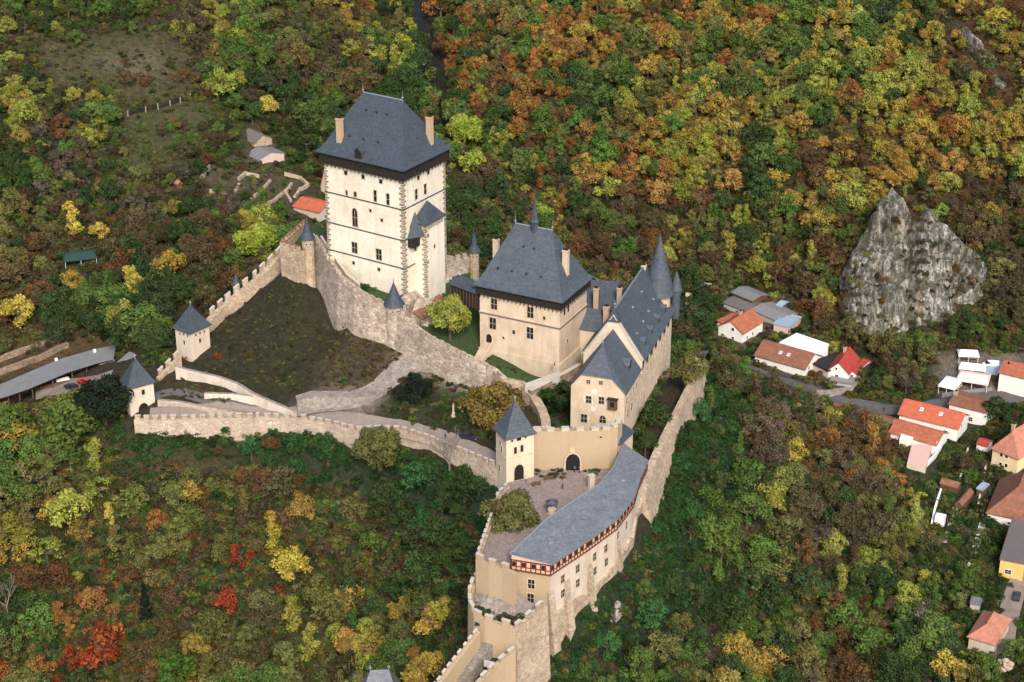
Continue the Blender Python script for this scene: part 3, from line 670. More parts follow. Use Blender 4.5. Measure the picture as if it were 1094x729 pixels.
q = on_slope(ma, 'R', 604.6, 288, ME, MR, 1.4, PF2, e0, e1); chimney(roof, q[0], q[1], q[2] - 1.5, zat(q[0], q[1], 267), ma.l, 0.7, 0.6, 'plaster_tan')
q = at(530, 255, ME + 7); chimney(roof, q[0], q[1], ME + 1.5, ME + 7, ma.l, 0.7, 0.55, 'plaster_tan')
for uf, tf in ((0.25, 0.35), (0.45, 0.35), (0.65, 0.35), (0.85, 0.35), (0.4, 0.7), (0.6, 0.7)):
    dormer(roof, slope_pt(ma, 'L', uf, tf, ME, MR, 1.4, PF2, e0, e1), -ma.r, 0.45, 0.4, 0.45)
for x, y, ww, hh in ((528,325,1.7,2.9),(566.7,334,1.7,2.9),(526.6,345.7,1.8,3.1),(566.4,356,1.8,3.1),(581.5,340,.6,.9),(549,355,.7,1.1),(538,361,.5,.6)):
    window(wall, ma.px('L', x, y), -ma.r, ww, hh, mull=1 if ww > 1 else 0, trans=1 if ww > 1 else 0)
for x, y in ((603, 332.5), (607, 329)): window(wall, ma.px('R', x, y), -ma.l, 1.2, 2.2, True, mull=0, trans=0)
for x, y in ((614, 322), (606, 364), (592, 389)): window(wall, ma.px('R', x, y), -ma.l, .7, .9, mull=0, trans=0)
c = ma.px('L', 522.6, 361.5); window(wall, c, -ma.r, 1.6, 2.4, True, mull=0, trans=0, name='door', pane='void_dark')
b = MB(); c = ma.px('L', 522.6, 366); o = np.array([c[0], c[1], c[2]]); d = np.array([*(-ma.r), 0.0]); u = np.array([*ma.l, 0.0])
for k in range(12):
    zz = o[2] - 0.3 * k; b.obox(np.array([*(o[:2] - ma.l * 1.0 + (-ma.r) * (0.02 + 0.62 * k)), -1]), u * 2.0, d * 0.62, (0, 0, zz + 1), 'trim_stone')
for sg in (-1.15, 1.0):
    b.poly([*[np.array([*(o[:2] + ma.l * (sg + e) + (-ma.r) * t), zz]) for e, t, zz in ((0, 0.02, o[2] + 0.9), (0.15, 0.02, o[2] + 0.9), (0.15, 7.5, o[2] - 2.7), (0, 7.5, o[2] - 2.7))]], 'plaster_pale')
    for e in (0, 0.15): b.poly([np.array([*(o[:2] + ma.l * (sg + e) + (-ma.r) * t), zz]) for t, zz in ((0.02, 3), (0.02, o[2] + 0.9), (7.5, o[2] - 2.7), (7.5, 3))], 'plaster_pale')
    b.poly([np.array([*(o[:2] + ma.l * (sg + e) + (-ma.r) * 7.5), zz]) for e, zz in ((0, 3), (0.15, 3), (0.15, o[2] - 2.7), (0, o[2] - 2.7))], 'plaster_pale')
part(b, 'entrance_steps', T)
# timber bridge passage from the tower's left corner
q0 = ma.p(ma.L + 0.0, 1.2); d = unit(at(474, 300, MZ - 1)[:2] - q0); q1 = q0 + d * 9.5; n_ = np.array([-d[1], d[0]])
T2 = thing('covered_bridge', 'dark timber covered passage under slate roof, left of the spired tower', 'passage', (*((q0 + q1) / 2), MZ - 5))
zz = MZ - 0.2
b = MB(); b.prism([q0 - n_ * 1.6, q1 - n_ * 1.6, q1 + n_ * 1.6, q0 + n_ * 1.6], zz - 4.2, zz + 0.2, 'timber_dark')
for k in range(9):
    for sg in (-1.64, 1.64): b.cbox(q0 + d * (0.5 + k * 1.1) + n_ * sg, d, 0.08, 0.05, zz - 4.2, zz + 0.1, 'timber_brown')
part(b, 'timber_wall', T2)
b = MB(); A = [q0 - n_ * 2.1, q1 + d * 0.5 - n_ * 2.1, q1 + d * 0.5 + n_ * 2.1, q0 + n_ * 2.1]; b.ringroof([A[0], A[1], A[2], A[3]], zz + 0.2, [q0, q1 - d * 1.2, q1 - d * 1.2, q0], zz + 2.4, [(0, 0), (1, 1)], 'slate'); part(b, 'roof', T2)

# ================================================================== PALACE (front wing, main wing, corner tower) as one long house
pa = Block((26.6, -30.7), 162, 13.2, 14.5)
PZ = zat(*pa.n, 420)
T = thing('palace', 'long tan palace house with steep slate roofs, painted gable and round corner tower', 'palace', (26.6, -30.7, 2))
zl = zat(*pa.p(pa.L, 0), 412)
half = (PZ + 3.4)
b = MB(); b.prism(pa.rect(), -9, PZ, 'plaster_tan')
g0 = pa.p(0, 0); g1 = pa.p(pa.L, 0); ga = pa.p(pa.L * 0.23, 0); gb = pa.p(pa.L * 0.80, 0)
o = -pa.r * 0.0
for v in (0.0,):
    A = [(*(g0), PZ), (*(ga), half), (*(gb), half), (*(g1), PZ)]; Bk = [(p[0] + pa.r[0] * 0.6, p[1] + pa.r[1] * 0.6, p[2]) for p in A]
    b.poly(A, 'plaster_tan'); b.poly(Bk[::-1], 'plaster_tan')
    for i in range(4): j = (i + 1) % 4; b.poly([A[i], A[j], Bk[j], Bk[i]], 'plaster_tan')
wall = part(b, 'front_wall', T)
# front roof: half hip over the facade, ridge back to the fire gable
ridx = pa.p(pa.L * 0.52, 4.6); ridy = pa.p(pa.L * 0.52, 14.5); PRZ = zat(*ridy, 351)
ov = 0.5
def P_(u, v, z): q = pa.p(u, v); return (q[0], q[1], z)
b = MB()
sl_ = lambda u: PZ - 0.15 + 0 * u
def half_roof(mb, mat):
    aR = [P_(-0.6, -0.5, PZ - 0.35), P_(-0.6, 14.5, PZ - 0.35), P_(pa.L * 0.52, 14.5, PRZ), P_(pa.L * 0.52, 4.6, PRZ), P_(pa.L * 0.23, -0.6, half + 0.1)]
    aL = [P_(pa.L + 0.6, -0.5, PZ - 0.35), P_(pa.L * 0.80, -0.6, half + 0.1), P_(pa.L * 0.52, 4.6, PRZ), P_(pa.L * 0.52, 14.5, PRZ), P_(pa.L + 0.6, 14.5, PZ - 0.35)]
    hp = [P_(pa.L * 0.23, -0.6, half + 0.1), P_(pa.L * 0.52, 4.6, PRZ), P_(pa.L * 0.80, -0.6, half + 0.1)]
    # triangulate the near-planar slopes
    for S in (aR, aL):
        c = S
        mb.poly([c[0], c[1], c[2]], mat) if S is aR else mb.poly([c[0], c[1], c[2]], mat)
        mb.poly([c[0], c[2], c[3]], mat); mb.poly([c[0], c[3], c[4]], mat)
    mb.poly(hp, mat)
half_roof(b, 'slate_mid'); froof = part(b, 'front_roof', T)
finial(froof, *ridx, PRZ, 1.6)
dormer(froof, P_(1.2, 9.0, PZ + 1.6), -pa.l, 2.2, 1.8, 4.0, 'slate_mid')
b = MB()
for x, y, r in ((629,427,2.9),(642.6,428,2.4),(624,447,2.6),(635,418,1.4),(634,437,1.7)):   # pale lime and painted patches round the windows
    c = pa.px('L', x, y); u = np.array([*pa.l, 0]); n_ = np.array([*(-pa.r), 0])
    pts = [c + u * (r * .55 * random.uniform(.55, 1.15) * cos(k * pi / 5)) + np.array([0, 0, r * .62 * random.uniform(.55, 1.15) * sin(k * pi / 5)]) + n_ * (0.010 + 0.003 * random.random()) for k in range(10)]
    b.poly(pts, 'sgraffito_white')
part(b, 'painted_facade', wall)
for x, y, ww, hh, ar in ((628.7,408,.9,1.0,0),(642,409,.9,1.0,0),(629,427,1.3,1.9,0),(642.6,428,1.3,1.9,0),(624,447,1.5,2.2,0),(644,448,1.6,2.0,1)):
    window(wall, pa.px('L', x, y, 0.02), -pa.r, ww, hh, bool(ar))
c = pa.px('L', 655, 431); b = MB(); u = np.array([*pa.l, 0.]); n_ = np.array([*(-pa.r), 0.])
b.obox(c - u * 1.1 + n_ * 0.01 - np.array([0, 0, 1.4]), u * 2.2, n_ * 0.8, (0, 0, 2.6), 'timber_brown'); b.obox(c - u * 1.3 - np.array([0, 0, -1.2]) + n_ * 0.01, u * 2.6, n_ * 1.1, (0, 0, 0.25), 'timber_dark')
b.obox(c - u * 0.5 + n_ * 0.80 - np.array([0, 0, 0.7]), u * 1.0, n_ * 0.04, (0, 0, 1.4), 'glass_dark'); part(b, 'timber_oriel', wall)
for s_, zz, ww, hh in ((2.0, PZ - 3, 1.0, 1.6), (5.0, PZ - 3.2, 1.0, 1.6), (8.2, PZ - 3.2, 1.0, 1.6), (11.2, PZ - 3.2, 1.0, 1.6), (3.4, PZ - 7, 1.2, 2.0), (7.0, PZ - 7, 1.2, 2.0), (11.0, PZ - 7.4, 1.0, 1.6)):
    window(wall, pa.sz('R', s_, zz), -pa.l, ww, hh, mull=0)
# main wing
mv0, mv1 = 14.5, 47.5
PM = zat(*pa.p(-0.5, mv0), 383); ue = pa.L * 0.52
qd = pa.p(ue, mv0); PMR = zat(qd[0], qd[1], 331)
b = MB(); b.prism(pa.rect(0, 0, pa.L + 0.6, mv0, mv1), -14, PM - 2.2, 'plaster_tan'); mwall = part(b, 'main_wall', T)
b = MB(); b.prism(pa.rect(0.35, 0, pa.L + 0.6, mv0 + 0.5, mv1), PM - 2.2, PM, 'timber_dark')
for k in range(15):
    q = pa.p(-0.40, mv0 + 1.2 + k * 2.2); b.cbox(q, pa.r, 0.55, 0.04, PM - 3.6, PM - 1.8, 'plaster_pale' if k % 2 else 'timber_dark')
part(b, 'timber_gallery', T)
b = MB(); cor = [pa.p(-1.2, mv0 + 0.7), pa.p(-1.2, mv1 + 0.8), pa.p(pa.L + 1.6, mv1 + 0.8), pa.p(pa.L + 1.6, mv0 + 0.7)]
E0 = pa.p(ue, mv0 + 1.0); E1 = pa.p(ue, mv1 - 2.5)
# bell-cast gable roof with a hipped far end
b.ringroof(cor, PM - 0.5, [E0, E1, E1, E0], PMR, [(0, 0), (0.2, 0.13), (1, 1)], 'slate_mid', 0.25); mroof = part(b, 'main_roof', T)
b = MB(); b.tube((*E0, PMR + 0.05), (*E1, PMR + 0.05), 0.2, 0.2, 6, 'lead'); part(b, 'ridge_cap', mroof)
pv = pa.p(ue, mv0 + 0.4)
b = MB()  # fire gable between the wings with pale copings
gz0 = PM - 0.6; apex = PMR - 1.5
for (u0, z0_, u1, z1_) in ((-0.5, gz0, ue, apex), (pa.L + 1.0, gz0, ue, apex)):
    A = [P_(u0, mv0 - 0.35, z0_), P_(u1, mv0 - 0.35, z1_), P_(u1, mv0 + 0.45, z1_), P_(u0, mv0 + 0.45, z0_)]
    b.poly(A, 'concrete'); L_ = [(p[0], p[1], PZ - 1.5) for p in A]; b.poly([L_[0], L_[1], A[1], A[0]], 'plaster_pale'); b.poly([L_[3], L_[2], A[2], A[3]], 'plaster_pale'); b.poly([L_[0], L_[3], A[3], A[0]], 'plaster_pale')
part(b, 'fire_gable', T)
b = MB()
for u0, z0_ in ((-0.7, gz0 - 0.2), (pa.L + 1.2, gz0 - 0.2)):
    A = P_(u0, mv0 - 0.55, z0_ + 0.05); B_ = P_(ue, mv0 - 0.55, apex + 0.05); dd = np.array(B_) - np.array(A)
    b.obox(A, dd, (*(pa.r * 1.15), 0), (0, 0, 0.35), 'concrete')
part(b, 'gable_coping', T)
b = MB(); q = pa.p(ue, mv0 + 0.05); b.ringroof([pa.p(ue - 1.6, mv0 - 0.6), pa.p(ue - 1.6, mv0 + 1.8), pa.p(ue + 1.6, mv0 + 1.8), pa.p(ue + 1.6, mv0 - 0.6)], apex - 1.4, [q] * 4, PMR + 0.9, [(0, 0), (1, 1)], 'slate'); part(b, 'gable_cap', T)
finial(mroof, *pa.p(ue, mv0 + 0.6), PMR + 0.6, 1.6)
PFm = [(0, 0), (0.2, 0.13), (1, 1)]
for uf, tf in ((0.12, 0.4), (0.33, 0.42), (0.52, 0.44), (0.72, 0.48), (0.3, 0.72), (0.6, 0.74)):
    a_ = np.array(cor[0]) * (1 - uf) + np.array(cor[1]) * uf; r_ = E0 * (1 - uf) + E1 * uf; p_ = a_ * (1 - tf) + r_ * tf
    dormer(mroof, (*p_, PM - 0.5 + np.interp(tf, [0, .2, 1], [0, .13, 1]) * (PMR - PM + 0.5)), -pa.l, 0.5, 0.5, 0.6, 'slate_pale')
for uf in (0.14, 0.36, 0.58, 0.78):
    tf = 0.17; a_ = np.array(cor[0]) * (1 - uf) + np.array(cor[1]) * uf; r_ = E0 * (1 - uf) + E1 * uf; p_ = a_ * (1 - tf) + r_ * tf
    dormer(mroof, (*p_, PM - 0.1 + 0.11 * (PMR - PM)), -pa.l, 1.2, 1.3, 2.4, 'slate_mid')
for zz, st in ((PM - 6.2, 2.8), (PM - 10.5, 4.2), (PM - 14.5, 5.6)):
    s_ = mv0 + 2
    while s_ < mv1 - 2: window(mwall, pa.sz('R', s_, zz), -pa.l, 0.8, 1.3, mull=0, trans=0, fw=0.18); s_ += st
for x, y, zz in ((628, 375, PM - 3), (688, 283, PMR + 0.4)):
    q = at(x, y, zz); chimney(mroof, q[0], q[1], zz - 5, zz, pa.r, 0.6, 0.5, 'plaster_tan')
# round corner tower at the far end
ct = pa.p(3.2, mv1 - 2.6); zt_ = zat(ct[0], ct[1], 252); ze_ = zat(ct[0], ct[1], 311)
b = MB(); b.lathe(ct, [(3.1, -20), (3.1, ze_ - 0.1)], 18, 'plaster_tan'); rt = part(b, 'round_tower', T)
b = MB(); b.lathe(ct, [(4.3, ze_ - 0.4), (3.8, ze_ + 0.8), (2.75, ze_ + (zt_ - ze_) * 0.34), (1.2, ze_ + (zt_ - ze_) * 0.72), (0.12, zt_), (0.05, zt_ + 1.5)], 18, 'slate_mid'); part(b, 'conical_roof', rt)
zs_ = ze_ + 1.2; q = at(722.5, 305, zs_); b = MB(); b.lathe(q, [(1.1, zs_ - 9), (1.2, zs_ - 1), (1.6, zs_ - 1.2), (1.0, zs_ + 1.2), (0.1, zs_ + 4.0)], 12, 'slate_mid'); part(b, 'side_turret', rt)

# low slate roofed wings between the spired tower and the palace
def wing(name, label, near, aL, L, R, z0, ze, zr, wallmat, roofmat, ridge='R', hip=2.0, ov=0.5):
    bl = Block(near, aL, L, R); T = thing(name, label, 'building', (*near, z0))
    b = MB(); b.prism(bl.rect(), z0, ze, wallmat); w_ = part(b, 'wall', T)
    if ridge == 'R': a, c = bl.p(L / 2, hip), bl.p(L / 2, R - hip); ends = [a, c, c, a]
    else: a, c = bl.p(hip, R / 2), bl.p(L - hip, R / 2); ends = [a, a, c, c]
    b = MB(); b.ringroof(bl.rect(ov), ze, ends, zr, [(0, 0), (1, 1)], roofmat, 0.2); r_ = part(b, 'roof', T); return bl, T, w_, r_
q = at(642, 352, 14); bl, T, w_, r_ = wing('chapel_annex', 'low tan annex with hipped slate roof, left of the palace gable', (q[0], q[1]), 162, 6.2, 8.5, -4, 13.6, 17.4, 'plaster_tan', 'slate_mid', 'L', 1.2)
for x, y in ((634, 362), (628, 376)): window(w_, bl.px('L', x, y), -bl.r, .9, 1.3, mull=0, trans=0)
q = at(648, 327, 19.5); chimney(r_, q[0], q[1], 13.9, 19.5, bl.l, 0.7, 0.55, 'chimney_brick')
q = at(662, 331, 13.5); bl, T, w_, r_ = wing('rear_range', 'slate roofed rear range with two chimneys, behind the spired tower', (q[0], q[1]), 172, 15.5, 11, -10, 13.5, 19.0, 'plaster_tan', 'slate', 'L', 0.6)
for x, y in ((637, 307.5), (662, 307)):
    q = at(x, y, 19.8); chimney(r_, q[0], q[1], 14.0, 19.8, bl.l, 0.65, 0.55, 'chimney_brick')

# ================================================================== CURTAIN WALLS
C1 = dict(mw=1.3, gap=1.0, mh=1.3, mth=0.6)
inb = lambda x, y: min(tz(x, y), tz(x, y - 2), tz(x - 2, y)) - 3
wall_thing('corner_court_wall', 'tile capped wall round the small corner court, left of the great tower', pts3([(325,238,24.5),(299,261,24.5),(322,268.5,24.5)]), 1.0, 'rubble_pale', inb, 1, dict(mw=1.2, gap=0.7, mh=0.9, mth=0.6, mat='rubble_pale'), 'tile_old', 'tile_old')
W1 = pts3([(333,252,25.4),(351,280,23),(362,296,21.6),(379,310,20.2),(395,319,19.2),(413,327,18),(424,334,16.8),(445,352,14.2),(459,362,13),(480,372.5,12),(505,385,10.5),(527,396,9),(538,406,7.8)])
ow = wall_thing('rubble_curtain_wall', 'high rough rubble wall descending from the great tower past the spired tower', W1, 1.5, 'rubble_pink', inb, 1, dict(mw=1.2, gap=0.9, mh=0.8, mth=0.6), None, 'rubble_pale', 0.10)
b = MB(); P_c = dens(pts3([(336,254,25.8),(353,280,23.4),(364,295,22),(378,306,20.9)]), 2)
for a_, c_ in zip(P_c, P_c[1:]):
    d_ = c_ - a_; n_ = np.array([-d_[1], d_[0], 0]); n_ /= np.linalg.norm(n_); b.obox(a_ + n_ * 1.55, d_, n_ * 0.55, (0, 0, 0.25), 'concrete')
    b.obox(a_ + n_ * 1.6 - np.array([0, 0, 3]), d_, n_ * 0.4, (0, 0, 2.99), 'rubble_pale')
part(b, 'coping', ow)
wall_thing('curving_court_wall', 'curved rubble wall bending down to the courtyard gate wall', pts3([(538,406,7.8),(556,412.5,5.5),(566,423,4.6),(574,437,4),(578,448,3.4),(579,459,3)]), 2.2, 'rubble_pale', inb, 1, None, None, 'rubble_pale', 0.05)
wall_thing('trench_retaining_wall', 'dark rubble retaining wall under the lawn of the spired tower', pts3([(568,418,5.8),(583,411,6),(597,403,6.2),(610,396,6.6),(622,389,7)]), 1.2, 'rubble_brown', lambda x, y: -6, 1, None, None, 'concrete')
wall_thing('lawn_edging', 'thin pale stone edging across the lawn', pts3([(561,411,6.9),(598,397.5,8.0)]), 0.5, 'concrete', lambda x, y: 4.5, 1)
wall_thing('tower_yard_wall', 'ruined notched wall at the right foot of the great tower', pts3([(446,303,19.5),(458,296,19.3),(470,287,19),(486,278,19),(503,273,19)]), 1.2, 'rubble_pink', lambda x, y: 5, -1, dict(mw=1.3, gap=0.9, mh=1.4, mth=0.7))
wall_thing('stepped_yard_wall', 'broken stepped wall between the great tower and the bridge passage', pts3([(433,332,17.6),(446,322,16.8),(458,313,16.4),(470,304,16),(476,301,15.6)]), 1.1, 'rubble_pink', lambda x, y: 5, 1, dict(mw=1.5, gap=1.0, mh=1.1, mth=0.7))
wall_thing('lower_yard_wall', 'lower broken wall beside the round yellow-green tree', pts3([(444,351,13.8),(456,338,13.4),(463,327,13.4),(474,317,13)]), 1.0, 'rubble_brown', lambda x, y: 5, 1, dict(mw=1.3, gap=1.4, mh=1.0, mth=0.7))
T = thing('lean_to_shed', 'small brown lean-to roofs in the yard above the round yellow-green tree', 'shed', at(450, 335, 14))
b = MB()
for (x, y, z, d1, d2) in ((441,334,15.5,5.5,3.0),(452,318,16.5,5.0,2.6)):
    o_ = at(x, y, z); u_ = unit([0.6, 0.8, 0]) * d1; v_ = unit([0.8, -0.6, 0]) * d2
    b.obox(o_ + np.array([0, 0, 0]), u_, v_ - np.array([0, 0, 1.2]), (0, 0, 0.2), 'tile_old')
    b.obox(o_ - np.array([0, 0, 4]), u_, v_ * 0.9, (0, 0, 2.8), 'rubble_pink')
part(b, 'lean_to', T)
def cone_turret(name, label, px, py_e, py_tip, z, r, zb, mat, over=0.45, slits=True):
    c = at(px, py_e, z); T = thing(name, label, 'turret', (c[0], c[1], zb))
    b = MB(); b.lathe(c, [(r * 1.08, zb), (r, z - 3), (r, z)], 14, mat); w_ = part(b, 'wall', T); zt = zat(c[0], c[1], py_tip)
    b = MB(); b.lathe(c, [(r + over, z - 0.1), (r * 0.72, z + (zt - z) * 0.3), (0.1, zt), (0.04, zt + 1.2)], 14, 'slate'); part(b, 'conical_roof', T)
    if slits:
        for a in (-2.3, -1.7, -1.0): window(w_, (c[0] + (r) * cos(a), c[1] + (r) * sin(a), z - 1.3), (cos(a), sin(a), 0), 0.4, 0.5, mull=0, trans=0, fw=0.1)
    return T
cone_turret('cone_turret', 'small round turret with dark cone roof at the left corner court', 328.5, 254, 233, 27.0, 1.6, 12, 'rubble_pale')
cone_turret('cone_turret', 'squat round bastion with dark cone roof below the great tower corner', 421, 324.5, 302, 18.4, 2.3, 4, 'rubble_pink')
cone_turret('cone_turret', 'slender slate cone turret right behind the great tower', 506.5, 268, 247, 21, 1.3, 6, 'rubble_pale')
cone_turret('cone_turret', 'tiny turret with a small blue-grey cap on the left crenellated wall', 252.5, 303, 292, 10.2, 1.0, -2, 'rubble_pale', 0.3, False)

def tower4(name, label, near, aL, L, R, z0, py_top, py_peak, wallmat, roofmat='slate', ov=0.6, down=6, prof=((0, 0), (0.2, 0.15), (1, 1))):
    bl = Block(near, aL, L, R); zt = zat(*bl.n, py_top); T = thing(name, label, 'tower', (*near, z0))
    b = MB(); b.prism(bl.rect(), z0 - down, zt, wallmat); w_ = part(b, 'wall', T)
    c = bl.p(L / 2, R / 2); zr = zat(c[0], c[1], py_peak); b = MB(); b.ringroof(bl.rect(ov), zt - 0.05, [c] * 4, zr, prof, roofmat, 0.2); r_ = part(b, 'roof', T); finial(r_, *c, zr, 1.2)
    b = MB(); b.prism(bl.rect(0.12), zt - 0.5, zt - 0.06, 'trim_stone'); part(b, 'cornice', T)
    return bl, T, w_, r_, zt
def archway(parent, bl, f, px, py, w, h):
    c = bl.px(f, px, py); o, u, n = bl.face(f); return window(parent, c, n, w, h, True, 'trim_stone', 'void_dark', 0, 0, 0.3, 'archway', 0.14)
q = at(205, 385, -0.3)
bl, T, w_, r_, zt = tower4('corner_tower', 'square pale tower with blue-grey pyramid roof at the left end of the grass slope', (q[0], q[1]), 141, 5.6, 6.6, -0.3, 355.5, 325.5, 'plaster_pale')
for x, y in ((192.5,356.5),(196.5,357.5),(200.5,359)): window(w_, bl.px('L', x, y), -bl.r, .5, .6, mull=0, trans=0, fw=0.1)
for x, y in ((209,358),(213.5,356),(218,354.5)): window(w_, bl.px('R', x, y), -bl.l, .5, .6, mull=0, trans=0, fw=0.1)
window(w_, bl.px('L', 197, 366), -bl.r, .6, 1.2, mull=0, trans=0, fw=0.12); window(w_, bl.px('R', 213.5, 364), -bl.l, .6, 1.2, mull=0, trans=0, fw=0.12)
q = at(140, 444, -5.8)
bl, T, w_, r_, zt = tower4('outer_gate_tower', 'ochre outer gate tower with dark pyramid roof and arched gateway, beside the black-green tree', (q[0], q[1]), 123, 4.6, 6.6, -5.8, 414.5, 382.5, 'plaster_pale')
archway(w_, bl, 'R', 153.5, 438.5, 2.7, 4.2); window(w_, bl.px('R', 153, 419), -bl.l, .8, 1.4, mull=0, trans=0); window(w_, bl.px('L', 138, 422), -bl.r, .5, .9, mull=0, trans=0)
q = at(541, 516, 0)
bl, T, w_, r_, zt = tower4('court_gate_tower', 'slim cream gate tower with slate pyramid roof at the courtyard arch wall', (q[0], q[1]), 115, 5.6, 6.9, 0, 468.5, 427.5, 'plaster_cream_deep', 'slate_mid', 0.55, 9)
archway(w_, bl, 'R', 554.3, 504.5, 2.4, 4.0)
for x, y, ww, hh in ((547,471,.5,.6),(554.3,468.8,1.1,1.0),(561.3,466.8,.5,.6),(550.5,481.3,.7,1.7),(557.5,479.2,.7,1.7)): window(w_, bl.px('R', x, y), -bl.l, ww, hh, mull=0, trans=0, fw=0.15)
for x, y, ww, hh in ((534.5,474,.7,1.6),(536,480,.7,1.5),(534,500,.7,1.7)): window(w_, bl.px('L', x, y), -bl.r, ww, hh, mull=0, trans=0, fw=0.15)
z = zat(*bl.n, 490); b = MB(); b.prism(bl.rect(0.1), z - 0.2, z, 'trim_stone'); part(b, 'string_course', T)

wall_thing('hill_curtain_wall', 'crenellated pale wall climbing the left edge of the grass slope', pts3([(300,268,17.6),(285,284,14.6),(270,298,12),(255,310,9.8),(240,322,7.6),(228,333,6),(220,341,5)]), 1.7, 'rubble_pale', lambda x, y: tz(x, y) - 5, 1, dict(mw=1.5, gap=1.2, mh=1.7, mth=0.6), 'concrete', 'rubble_pale')
wall_thing('short_curtain_wall', 'short stepped battlement between the two left pyramid-roofed towers', pts3([(191,379,1.8),(184,386,0.6),(176,394,-0.8),(167,403,-2.2)]), 1.2, 'rubble_pale', lambda x, y: tz(x, y) - 5, 1, dict(mw=1.4, gap=1.1, mh=1.5, mth=0.6), 'concrete')
wall_thing('road_curtain_wall', 'long crenellated pale wall along the lower castle road', pts3([(143,449,-4.4),(180,449,-4.2),(238,447,-4.0),(290,446.5,-3.8),(317,447.5,-3.4),(345,452,-3.0),(381,461,-2.4),(426,460,-1.6),(450,467,-1.0),(466,473.5,-0.6),(499,486.5,0.4),(530,499.5,1.3)]), 1.1, 'limewash_wall', lambda x, y: tz(x, y) - 4, 1, dict(mw=1.35, gap=0.85, mh=1.1, mth=0.5, mat='rubble_pale'), 'concrete', 'rubble_pale', 0.03)
wall_thing('white_slope_wall', 'whitewashed retaining wall slanting down from the square corner tower', pts3([(187,392,1.4),(200,395.5,1.2),(234,403.5,.7),(252,410,.2),(270,421,-.9),(295,432,-2.2),(314,440,-3.2)]), 0.9, 'whitewash_old', lambda x, y: tz(x, y) - 4, 1, None, None, 'rubble_grey')
wall_thing('white_block_wall', 'short whitewashed wall above the zigzag path', pts3([(218,420.5,-1.4),(250,421.5,-1.4),(280,425.5,-1.8),(286,430,-2.4)]), 0.9, 'whitewash_old', lambda x, y: tz(x, y) - 4, 1, None, None, 'rubble_grey')
wall_thing('pink_road_wall', 'pinkish rendered retaining wall beside the outer gate tower', pts3([(168,427.5,-2.5),(190,429.5,-2.8),(215,434.5,-3.2),(266,442,-3.7)]), 0.9, 'limewash_wall', lambda x, y: tz(x, y) - 4, 1, None, None, 'rubble_grey')
wall_thing('ramp_retaining_wall', 'grey rough stone retaining wall under the stony ramp', pts3([(317.5,429,-.4),(332,424,.5),(355,424,.6),(378,425,.5),(402,423,.8)]), 3.2, 'rubble_grey', lambda x, y: tz(x, y) - 4, 1, None, None, 'rubble_grey', 0.12)
wall_thing('garden_parapet', 'low pale parapet on the garden side of the castle road', pts3([(426,450,-1.8),(445,457,-1.4),(466,463,-1.0),(497,467,-.4)]), 0.4, 'concrete', lambda x, y: tz(x, y) - 3, 1)
# gate wall of the courtyard
GWp = pts3([(568.5,461,10),(600,461,10),(632,460.5,10),(652,459.5,10),(660,456,10.3),(665,449,10.6)])
gw = wall_thing('court_gate_wall', 'broad tan wall with one dark archway closing the lower courtyard', GWp, 1.7, 'plaster_ochre', lambda x, y: -8, 1, dict(mw=1.7, gap=0.9, mh=0.55, mth=1.0, mat='trim_stone'), 'concrete', 'rubble_pale', 0.0)
g0_, g1_ = GWp[0], GWp[2]; un = unit([g1_[0] - g0_[0], g1_[1] - g0_[1], 0]); nn = np.array([un[1], -un[0], 0])
c = onplane(612, 494.5, g0_ + nn * 0.35, nn); window(gw, c, nn, 3.3, 4.8, True, 'trim_stone', 'void_dark', 0, 0, 0.35, 'archway', 0.2)
c = onplane(611.5, 480.5, g0_ + nn * 0.28, nn); window(gw, c, nn, 0.8, 0.8, False, 'trim_stone', 'trim_stone', 0, 0, 0.2, 'stone_plaque')
c = onplane(642, 467, g0_ + nn * 0.15, nn); window(gw, c, nn, 0.5, 0.5, mull=0, trans=0, fw=0.1)
wall_thing('court_left_parapet', 'low parapet along the left edge of the courtyard above the wooded slope', pts3([(541,519,1.0),(531,530,1.0),(524,552,1.0),(515,578,1.2),(508,598,1.3)]), 0.9, 'rubble_pale', lambda x, y: -12, 1, dict(mw=1.3, gap=1.0, mh=0.9, mth=0.5), 'concrete')
wall_thing('court_south_wall', 'notched tan wall at the near end of the courtyard, left of the burgrave house', pts3([(508,598,1.3),(522,604,1.3),(536,608,1.3),(549,613,1.3)]), 1.0, 'plaster_ochre', lambda x, y: -12, 1, dict(mw=1.5, gap=1.1, mh=1.3, mth=0.6, mat='plaster_ochre'), 'concrete')

# ================================================================== BURGRAVE HOUSE (long curved house)
EZ = 2.5
Fp = [at(590,603,EZ), at(631,576,EZ), at(661,554,EZ), at(679,530,EZ), at(684,512,EZ), at(693,492,EZ)]
Bp = [at(545,589,EZ + 1.6), at(584,555,EZ + 2.4), at(616,533,EZ + 2.4), at(640,518,EZ + 2.4), at(655,500,EZ + 2.4), at(667,474,EZ + 2.4)]
Bp[0][2] = EZ + 1.0
T = thing('burgrave_house', 'long curved tan house with slate roof and red half-timbered gallery', 'house', (*at(600, 640, -8)[:2], -14))
b = MB(); n_ = 6
for i in range(n_ - 1):
    f0, f1, b0, b1 = Fp[i], Fp[i + 1], Bp[i], Bp[i + 1]
    b.poly([f0, f1, b1, b0], 'slate_pale'); dz_ = np.array([0, 0, 0.25]); b.poly([f0 - dz_, b0 - dz_, b1 - dz_, f1 - dz_], 'timber_dark'); b.poly([f0 - dz_, f1 - dz_, f1, f0], 'lead'); b.poly([b0, b1, b1 - dz_, b0 - dz_], 'slate')
dz_ = np.array([0, 0, 0.25]); b.poly([Fp[0], Bp[0], Bp[0] - dz_, Fp[0] - dz_], 'lead'); b.poly([Fp[5], Bp[5], Bp[5] - dz_, Fp[5] - dz_], 'lead')
roof = part(b, 'roof', T)
b = MB()
